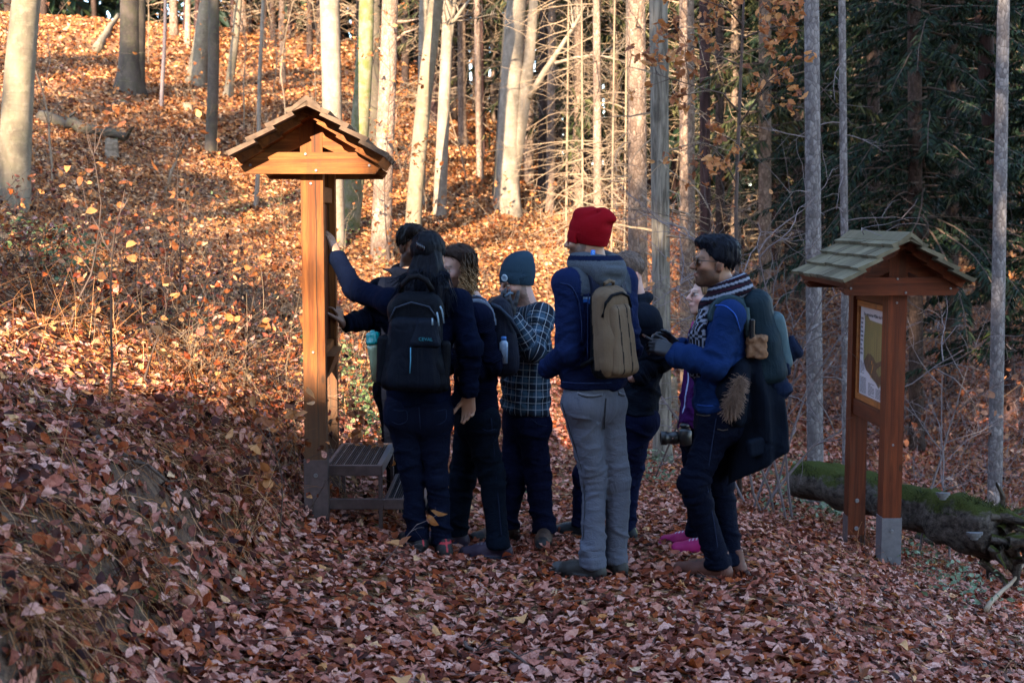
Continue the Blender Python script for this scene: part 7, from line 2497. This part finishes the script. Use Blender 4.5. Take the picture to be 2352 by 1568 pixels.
lp = P[k, RB_.integers(2, 6, 1500)] + RB_.normal(0, .02, (1500, 3)) + [0, 0, .02]
lV, lF, lnv = leaves_vf(lp, norm(RB_.normal(0, .6, (1500, 3)) + np.array([.5, -.3, .8])), RB_.uniform(.035, .068, 1500), 'fine', RB_, 1.)
link('caught_leaves', mesh_np('caught_leaves', lV, lF, [M_LEAF], True, {'rnd': ('FACE', 'FLOAT', rnd_attr(RB_.random(1500) * .48, lF, lnv, 1500))}), kind='stuff')
blade_obj('dry_grass', [g1, g2, g3, g4, g5], M_STRAW)

# brush: wiry stems with dead leaves still on them
def brush(name, x, y, per, h0, h1, leaves_per, leaf0, leaf1, mstem, mleaf, r=.0026, twigs=2, lean=(0, -.1), droop=-.35, low=0.1):
    n = len(x) * per
    i = np.repeat(np.arange(len(x)), per)
    px, py = x[i] + RB_.normal(0, .10, n), y[i] + RB_.normal(0, .10, n)
    s = np.stack([px, py, ground_z(px, py) - .02], -1)
    d = np.stack([RB_.normal(lean[0], .5, n), RB_.normal(lean[1], .5, n), np.ones(n)], -1)
    P = grow(s, d, RB_.uniform(h0, h1, n), 6, RB_, .45, droop)
    S = Soup().add(*tubes(P, taper(P, r, r * .35), 3))
    Q, _ = side_twigs(P, twigs, .1, .35, 4, RB_, -.15, .25, .4, .25)
    S.add(*tubes(Q, taper(Q, r * .55, r * .25), 3))
    V, F = S.get()
    link(name + '_stems', mesh_np(name + '_stems', V, F, [mstem], True), kind='stuff')
    if leaves_per:
        A_ = np.concatenate([Q[:, 1:].reshape(-1, 3), P[:, 2:].reshape(-1, 3)])
        k = RB_.integers(0, len(A_), int(n * leaves_per))
        pos = A_[k] + RB_.normal(0, .012, (len(k), 3))
        pos[:, 2] = np.maximum(pos[:, 2], ground_z(pos[:, 0], pos[:, 1]) + low * .2)
        nr = norm(RB_.normal(0, .8, (len(k), 3)) + np.array([0, -.3, .7]))
        V, Fs, nv = leaves_vf(pos, nr, RB_.uniform(leaf0, leaf1, len(k)), 'low' if leaf1 < .06 else 'beech', RB_, 1.1)
        link(name + '_leaves', mesh_np(name + '_leaves', V, Fs, [mleaf], False, {'rnd': ('FACE', 'FLOAT', rnd_attr(RB_.random(len(k)), Fs, nv, len(k)))}), kind='stuff')
x, y = scatter(7.0, 13.5, 9, lambda x, y, u: (u > 1.0) * (u < 5.2) * sstep(.36, .56, n2(x, y, .55, 3, 3.3)) * (x < .9))
brush('bramble_thicket', x, y, 4, .25, .75, 5, .034, .062, M_TWIG_DARK, M_LEAF, .0028)
x, y = scatter(7.4, 13, 11, lambda x, y, u: (u > .5) * (u < 4.5) * sstep(.42, .6, n2(x, y, .7, 3, 8.3)) * (x < .6))
brush('pale_brush', x, y, 4, .3, .9, 1.5, .04, .07, M_TWIG_PALE, M_LEAF, .0030, 2, (0, -.25), -.8)
x, y = scatter(12.5, 26, 2.4, lambda x, y, u: (u > .6) * (x / y < .09) * (x / y > -.42) * np.where(x / y < -.17, .3, 1.) * sstep(.36, .55, n2(x, y, .35, 3, 5.)))
brush('hill_brush', x, y, 5, .3, 1.1, 4, .045, .08, M_TWIG_PALE, M_FOXY, .0040, 3)
x, y = scatter(11.5, 26, 3.0, lambda x, y, u: (x / y > .085) * sstep(.38, .55, n2(x, y, .35, 3, 1.)))
brush('russet_undergrowth', x, y, 6, .35, 1.15, 8, .05, .09, M_TWIG_GREY, leafy('russet_leaf', [(0, (.06, .022, .014)), (.4, (.16, .055, .028)), (.75, (.26, .10, .05)), (1, (.36, .20, .12))], .3), .0045, 3)
# green plants
def green(name, spots, n, size, rise, mat=None):
    pts = []
    for px, py, w, k in spots:
        c0 = ground_hit(px, py)
        m = int(k * n)
        xx, yy = c0[0] + RB_.normal(0, w * .5, m), c0[1] + RB_.normal(0, w * .7, m)
        pts.append(np.stack([xx, yy, ground_z(xx, yy) + RB_.random(m) ** 1.5 * rise + .02], -1))
    pos = np.vstack(pts)
    N = len(pos)
    V, Fs, nv = leaves_vf(pos, norm(RB_.normal(0, .45, (N, 3)) + np.array([0, -.25, 1.])), RB_.uniform(*size, N), 'beech', RB_, .8)
    S = Soup().add(V, Fs)
    link(name, mesh_np(name, V, Fs, [mat or M_GREEN], False, {'rnd': ('FACE', 'FLOAT', rnd_attr(RB_.random(N), Fs, nv, N))}), kind='stuff')
green('green_brambles', [(800, 880, .35, 1.6), (850, 960, .3, 1.3), (790, 830, .3, .9), (70, 590, .35, 1.2), (180, 620, .25, .7), (640, 480, .5, .5), (560, 510, .4, .3), (830, 560, .5, .5), (860, 1010, .25, .8), (440, 760, .3, .35), (130, 650, .3, .5), (620, 760, .3, .3)], 130, (.03, .065), .28)
green('low_herbs', [(1510, 990, .4, 1.2), (1500, 1060, .3, 1.0), (1790, 1130, .3, 1.0), (1900, 1180, .25, 1.2), (1850, 1110, .25, 1.), (1770, 1180, .25, .5), (2110, 1290, .25, .8), (2180, 1340, .3, .9), (2240, 1400, .25, .5), (1880, 1080, .3, .6), (1220, 1170, .15, .2), (1500, 1110, .25, .6)], 120, (.022, .05), .14,
      leafy('pale_herb_leaf', [(0, (.05, .07, .03)), (.5, (.10, .14, .07)), (1, (.22, .28, .18))], .25, .5, .3))
x, y = scatter(3.6, 9, 16, lambda x, y, u: sstep(.62, .72, n2(x, y, 2.2, 3, 12.)) * (u < 3))
gm = blades(x, y, 14, .02, .05, (0, 0), RB_, .0016, 2, .04, 0)
blade_obj('moss_tufts', [gm], leafy('moss', [(0, (.03, .045, .01)), (1, (.09, .12, .03))], 0))

# small twigs lying in the litter
x, y = sample(3.2, 11, 16, RB_, litter_mask)
n = len(x)
a_ = RB_.random(n) * 6.283
s_ = np.stack([x, y, ground_z(x, y) + .022], -1)
P = grow(s_, np.stack([np.cos(a_), np.sin(a_), np.zeros(n)], -1), RB_.uniform(.06, .38, n), 5, RB_, .35)
P[:, :, 2] = ground_z(P[:, :, 0], P[:, :, 1]) + .018 + .012 * RB_.random((n, 1))
V, F = tubes(P, taper(P, RB_.uniform(.0015, .0035, n), .0008), 3)
link('litter_twigs', mesh_np('litter_twigs', V, F, [M_TWIG_DARK], True), kind='stuff')
# leaves pushed up against the shoes
fp = np.array([q for p_ in (A, B_, C_, D, E, G, H_) for v in p_.foot.values() for q in v])
k = RB_.integers(0, len(fp), 330)
pos = fp[k] + RB_.normal(0, .075, (330, 3)) * [1, 1, 0]
pos[:, 2] = ground_z(pos[:, 0], pos[:, 1]) + RB_.uniform(.01, .034, 330)
V, Fs, nv = leaves_vf(pos, norm(RB_.normal(0, .5, (330, 3)) + np.array([0, -.4, 1.])), RB_.uniform(.045, .08, 330), 'fine', RB_, 1.)
link('scuffed_leaves', mesh_np('scuffed_leaves', V, Fs, [M_LEAF], True, {'rnd': ('FACE', 'FLOAT', rnd_attr(RB_.random(330) * .49, Fs, nv, 330))}), kind='stuff')

# ------------------------------------------------------------------ young trees and bushes one can tell apart
def woody(name, label, cat, base, height, lean, n1, n2_, leaf_n, mat, mleaf, r=.012, spreadz=.3, leaf_s=(.045, .075), l1=(.5, .9), up=.4, wob=.3, group=None, third=0, t0=.25):
    root = thing(name, label, cat, tuple(base), group)
    P = grow(np.array([base]) - [[0, 0, .05]], np.array([lean]), np.array([height]), 9, RB_, wob)
    S = Soup().add(*tubes(P, taper(P, r, r * .3), 6))
    V, F = S.get()
    part('stem', V, F, mat, root)
    Q, _ = side_twigs(P, n1, l1[0], l1[1], 6, RB_, -.15, up, .4, t0)
    S = Soup().add(*tubes(Q, taper(Q, r * .42, r * .15), 4))
    allp = [Q]
    if n2_:
        Q2, _ = side_twigs(Q, n2_, l1[0] * .3, l1[1] * .5, 5, RB_, -.1, .15, .4, .2)
        S.add(*tubes(Q2, taper(Q2, r * .2, r * .08), 3))
        allp.append(Q2)
        if third:
            Q3, _ = side_twigs(Q2, third, l1[0] * .12, l1[1] * .25, 3, RB_, 0, .1, .4, .2)
            S.add(*tubes(Q3, taper(Q3, r * .12, r * .06), 3))
            allp.append(Q3)
    V, F = S.get()
    part('twig', V, F, mat, root, True, kind='stuff')
    if leaf_n:
        A_ = np.concatenate([a[:, 1:].reshape(-1, 3) for a in allp[-2:]])
        k = RB_.integers(0, len(A_), leaf_n)
        pos = A_[k] + RB_.normal(0, .01, (leaf_n, 3))
        V, Fs, nv = leaves_vf(pos, norm(RB_.normal(0, .6, (leaf_n, 3)) + np.array([0, -.4, .8])), RB_.uniform(*leaf_s, leaf_n), 'beech', RB_, .8)
        part('foliage', V, Fs, mleaf, root, False, {'rnd': ('FACE', 'FLOAT', rnd_attr(RB_.random(leaf_n), Fs, nv, leaf_n))}, kind='stuff')
    return root
H = lambda px, py: ground_hit(px, py)
woody('beech_seedling', 'little beech seedling with copper leaves in front of the left post foot', 'seedling', H(640, 1240), .62, (.25, -.1, 1), 9, 3, 46, M_TWIG_DARK, M_FOXY, .005, leaf_s=(.05, .085), l1=(.14, .34), t0=.35)
woody('beech_seedling', 'copper leaved twig poking over the top tread of the steel steps', 'seedling', H(792, 1050) if False else at(770, 1075, 8.02), .42, (.7, -.3, .8), 8, 3, 60, M_TWIG_DARK, M_FOXY, .005, leaf_s=(.05, .08), l1=(.15, .34), t0=.2)
woody('beech_seedling', 'bare thin seedling with one leaf before the shoes of the dark haired woman', 'seedling', H(852, 1300), .36, (.75, -.1, .8), 4, 1, 4, M_TWIG_GREY, M_FOXY, .0035, leaf_s=(.08, .11), l1=(.1, .22))
for px, py, h, lab, n in ((245, 930, 1.15, 'thin dark sapling stem leaning right in the sunny brush left of the board', 5), (330, 880, .8, 'short dark sapling with brown leaves in the sunny brush', 8), (155, 760, 1.2, 'thin sapling with a few brown leaves near the left edge', 8), (560, 880, .8, 'short twiggy sapling just left of the sunlit post', 9),
                           (410, 770, 1.6, 'tall thin bare sapling in the middle of the sunny brush', 7)):
    woody('sapling', lab, 'sapling', H(px, py), h, (.15, -.05, 1), n, 3, n * 3, M_TWIG_DARK, M_FOXY, .007, l1=(.2, .5))
for px, py, h, lab, n, lf in ((560, 300, 3.2, 'young beech with fine twigs and copper leaves left of the pale crooked sapling', 16, 240), (655, 330, 3.4, 'young beech with copper leaves just above the left roof', 18, 260), (625, 215, 3.6, 'young beech high on the slope with a haze of fine pale twigs', 18, 200),
                               (930, 420, 2.6, 'young beech with copper leaves between the pinkish spruce and the leaning beech', 12, 150), (1075, 430, 2.2, 'pale twiggy bush on the bright rise left of the forked beech', 22, 20), (120, 420, 2.3, 'young beech with sparse copper leaves at the foot of the left edge beech', 12, 110),
                               (340, 150, 3.0, 'young beech with pale twigs high up between the dark trunks', 14, 120), (725, 300, 2.8, 'young beech with copper leaves right behind the left roof ridge', 14, 160)):
    woody('young_beech', lab, 'young tree', H(px, py), h, (0, 0, 1), n, 5, lf, M_TWIG_PALE, M_FOXY, .014, l1=(.6, 1.4), up=.15, t0=.15)
# the bare bush before the pale flaky trunk
bb = at(1765, 1010, 9.9)
bb[2] = gz(bb[0], bb[1])
root = thing('bare_bush', 'bare bush of tangled pale purple twigs between the man in sunglasses and the right board', 'bush', tuple(bb))
n = 8
s = np.repeat(bb[None], n, 0) + RB_.normal(0, .12, (n, 3)) * [1, 1, .1]
d = np.stack([RB_.uniform(-.45, .65, n), RB_.normal(0, .3, n), np.ones(n)], -1)
P = grow(s, d, RB_.uniform(1.5, 2.7, n), 9, RB_, .45, -.1)
part('stem', *tubes(P, taper(P, .011, .004), 5), M_TWIG_GREY, root, kind='stuff')
Q, _ = side_twigs(P, 9, .4, 1.1, 7, RB_, -.25, .25, .6, .25)
S = Soup().add(*tubes(Q, taper(Q, .0055, .0022), 4))
Q2, _ = side_twigs(Q, 5, .15, .5, 5, RB_, -.1, .2, .5, .2)
S.add(*tubes(Q2, taper(Q2, .003, .0013), 3))
part('twig', *S.get(), M_TWIG_GREY, root, kind='stuff')
bb = at(2110, 1190, 9.4)
bb[2] = gz(bb[0], bb[1])
root = woody('bare_bush', 'bare whitish sapling bending right beside the front post of the right board', 'bush', bb, 1.5, (.22, .1, 1), 7, 4, 26, M_TWIG_GREY, leafy('pale_hanging_leaf', [(0, (.3, .14, .08)), (1, (.45, .28, .2))], .3), .011, l1=(.4, .9), third=2)
woody('bare_bush', 'bare thin bush with pale curved twigs right of the right board', 'bush', at(2190, 1060, 9.9) * [1, 1, 0] + [0, 0, gz(*at(2190, 1060, 9.9)[:2])], 1.5, (.1, 0, 1), 8, 4, 0, M_TWIG_GREY, None, .010, l1=(.4, 1.0), third=2)
woody('bare_bush', 'bare grey bush of crossing twigs left of the furrowed trunk', 'bush', at(1500, 960, 10.6) * [1, 1, 0] + [0, 0, gz(*at(1500, 960, 10.6)[:2])], 2.3, (.25, 0, 1), 11, 4, 10, M_TWIG_DARK, M_FOXY, .010, l1=(.5, 1.2), third=1)
woody('bare_bush', 'bare bush of dark twigs behind the man in sunglasses', 'bush', at(1690, 980, 10.9) * [1, 1, 0] + [0, 0, gz(*at(1690, 980, 10.9)[:2])], 2.4, (-.1, 0, 1), 11, 4, 14, M_TWIG_DARK, M_FOXY, .010, l1=(.5, 1.3), third=1)
# leaning thin oak with copper leaves, upper right of the middle
root = thing('young_oak', 'young oak whose copper leaved twigs hang across the top right of the middle', 'young tree', tuple(at(1702, 940, 10.4) * [1, 1, 0] + [0, 0, gz(*at(1702, 940, 10.4)[:2])]))
b0 = np.array(root.location)
line = np.array([b0, at(1694, 700, 10.4), at(1690, 480, 10.4), at(1698, 260, 10.4), at(1706, 60, 10.4), at(1712, -120, 10.4)])
part('stem', *tube1(line, [.022, .019, .016, .014, .011, .008], 7), M_TWIG_DARK, root)
def limb(pts, Y, r):
    return np.array([at(px, py, Y + dy) for px, py, dy in pts]), r
limbs = [limb([(1698, 260, 0), (1660, 215, -.1), (1620, 205, -.2), (1570, 190, -.3), (1500, 168, -.35)], 10.4, .009), limb([(1704, 90, 0), (1750, 70, -.1), (1790, 60, -.2), (1836, 62, -.2)], 10.4, .008),
         limb([(1706, 60, 0), (1670, 20, -.1), (1630, 5, -.2), (1560, -20, -.3)], 10.4, .008), limb([(1696, 290, 0), (1730, 240, -.1), (1762, 190, -.2), (1800, 160, -.3), (1832, 150, -.3)], 10.4, .008),
         limb([(1690, 420, 0), (1660, 360, -.15), (1625, 330, -.3), (1590, 320, -.4)], 10.4, .007), limb([(1700, 150, 0), (1650, 130, .1), (1600, 110, .2), (1540, 95, .2)], 10.4, .007), limb([(1708, 0, 0), (1760, -10, -.1), (1810, 0, -.2)], 10.4, .007)]
S, A_ = Soup(), []
for pts, r in limbs:
    S.add(*tube1(pts, np.linspace(r, r * .3, len(pts)), 5))
    Q, _ = side_twigs(pts[None], 11, .15, .42, 5, RB_, -.2, .1, .4, .15)
    S.add(*tubes(Q, taper(Q, .0035, .0012), 3))
    A_.append(Q[:, 2:].reshape(-1, 3))
part('twig', *S.get(), M_TWIG_DARK, root, kind='stuff')
A_ = np.vstack(A_)
k = RB_.integers(0, len(A_), 620)
V, Fs, nv = leaves_vf(A_[k] + RB_.normal(0, .02, (620, 3)), norm(RB_.normal(0, .7, (620, 3)) + np.array([0, -.5, .5])), RB_.uniform(.05, .10, 620), 'oak', RB_, .8)
part('foliage', V, Fs, M_FOXY, root, False, {'rnd': ('FACE', 'FLOAT', rnd_attr(RB_.random(620), Fs, nv, 620))}, kind='stuff')
# twigs with copper leaves on the pinkish spruce side
woody('young_beech', 'slender beech sapling with copper leaves clinging in front of the pinkish spruce', 'young tree', H(905, 640), 2.9, (-.02, 0, 1), 12, 4, 130, M_TWIG_DARK, M_FOXY, .010, l1=(.3, .8), t0=.35)
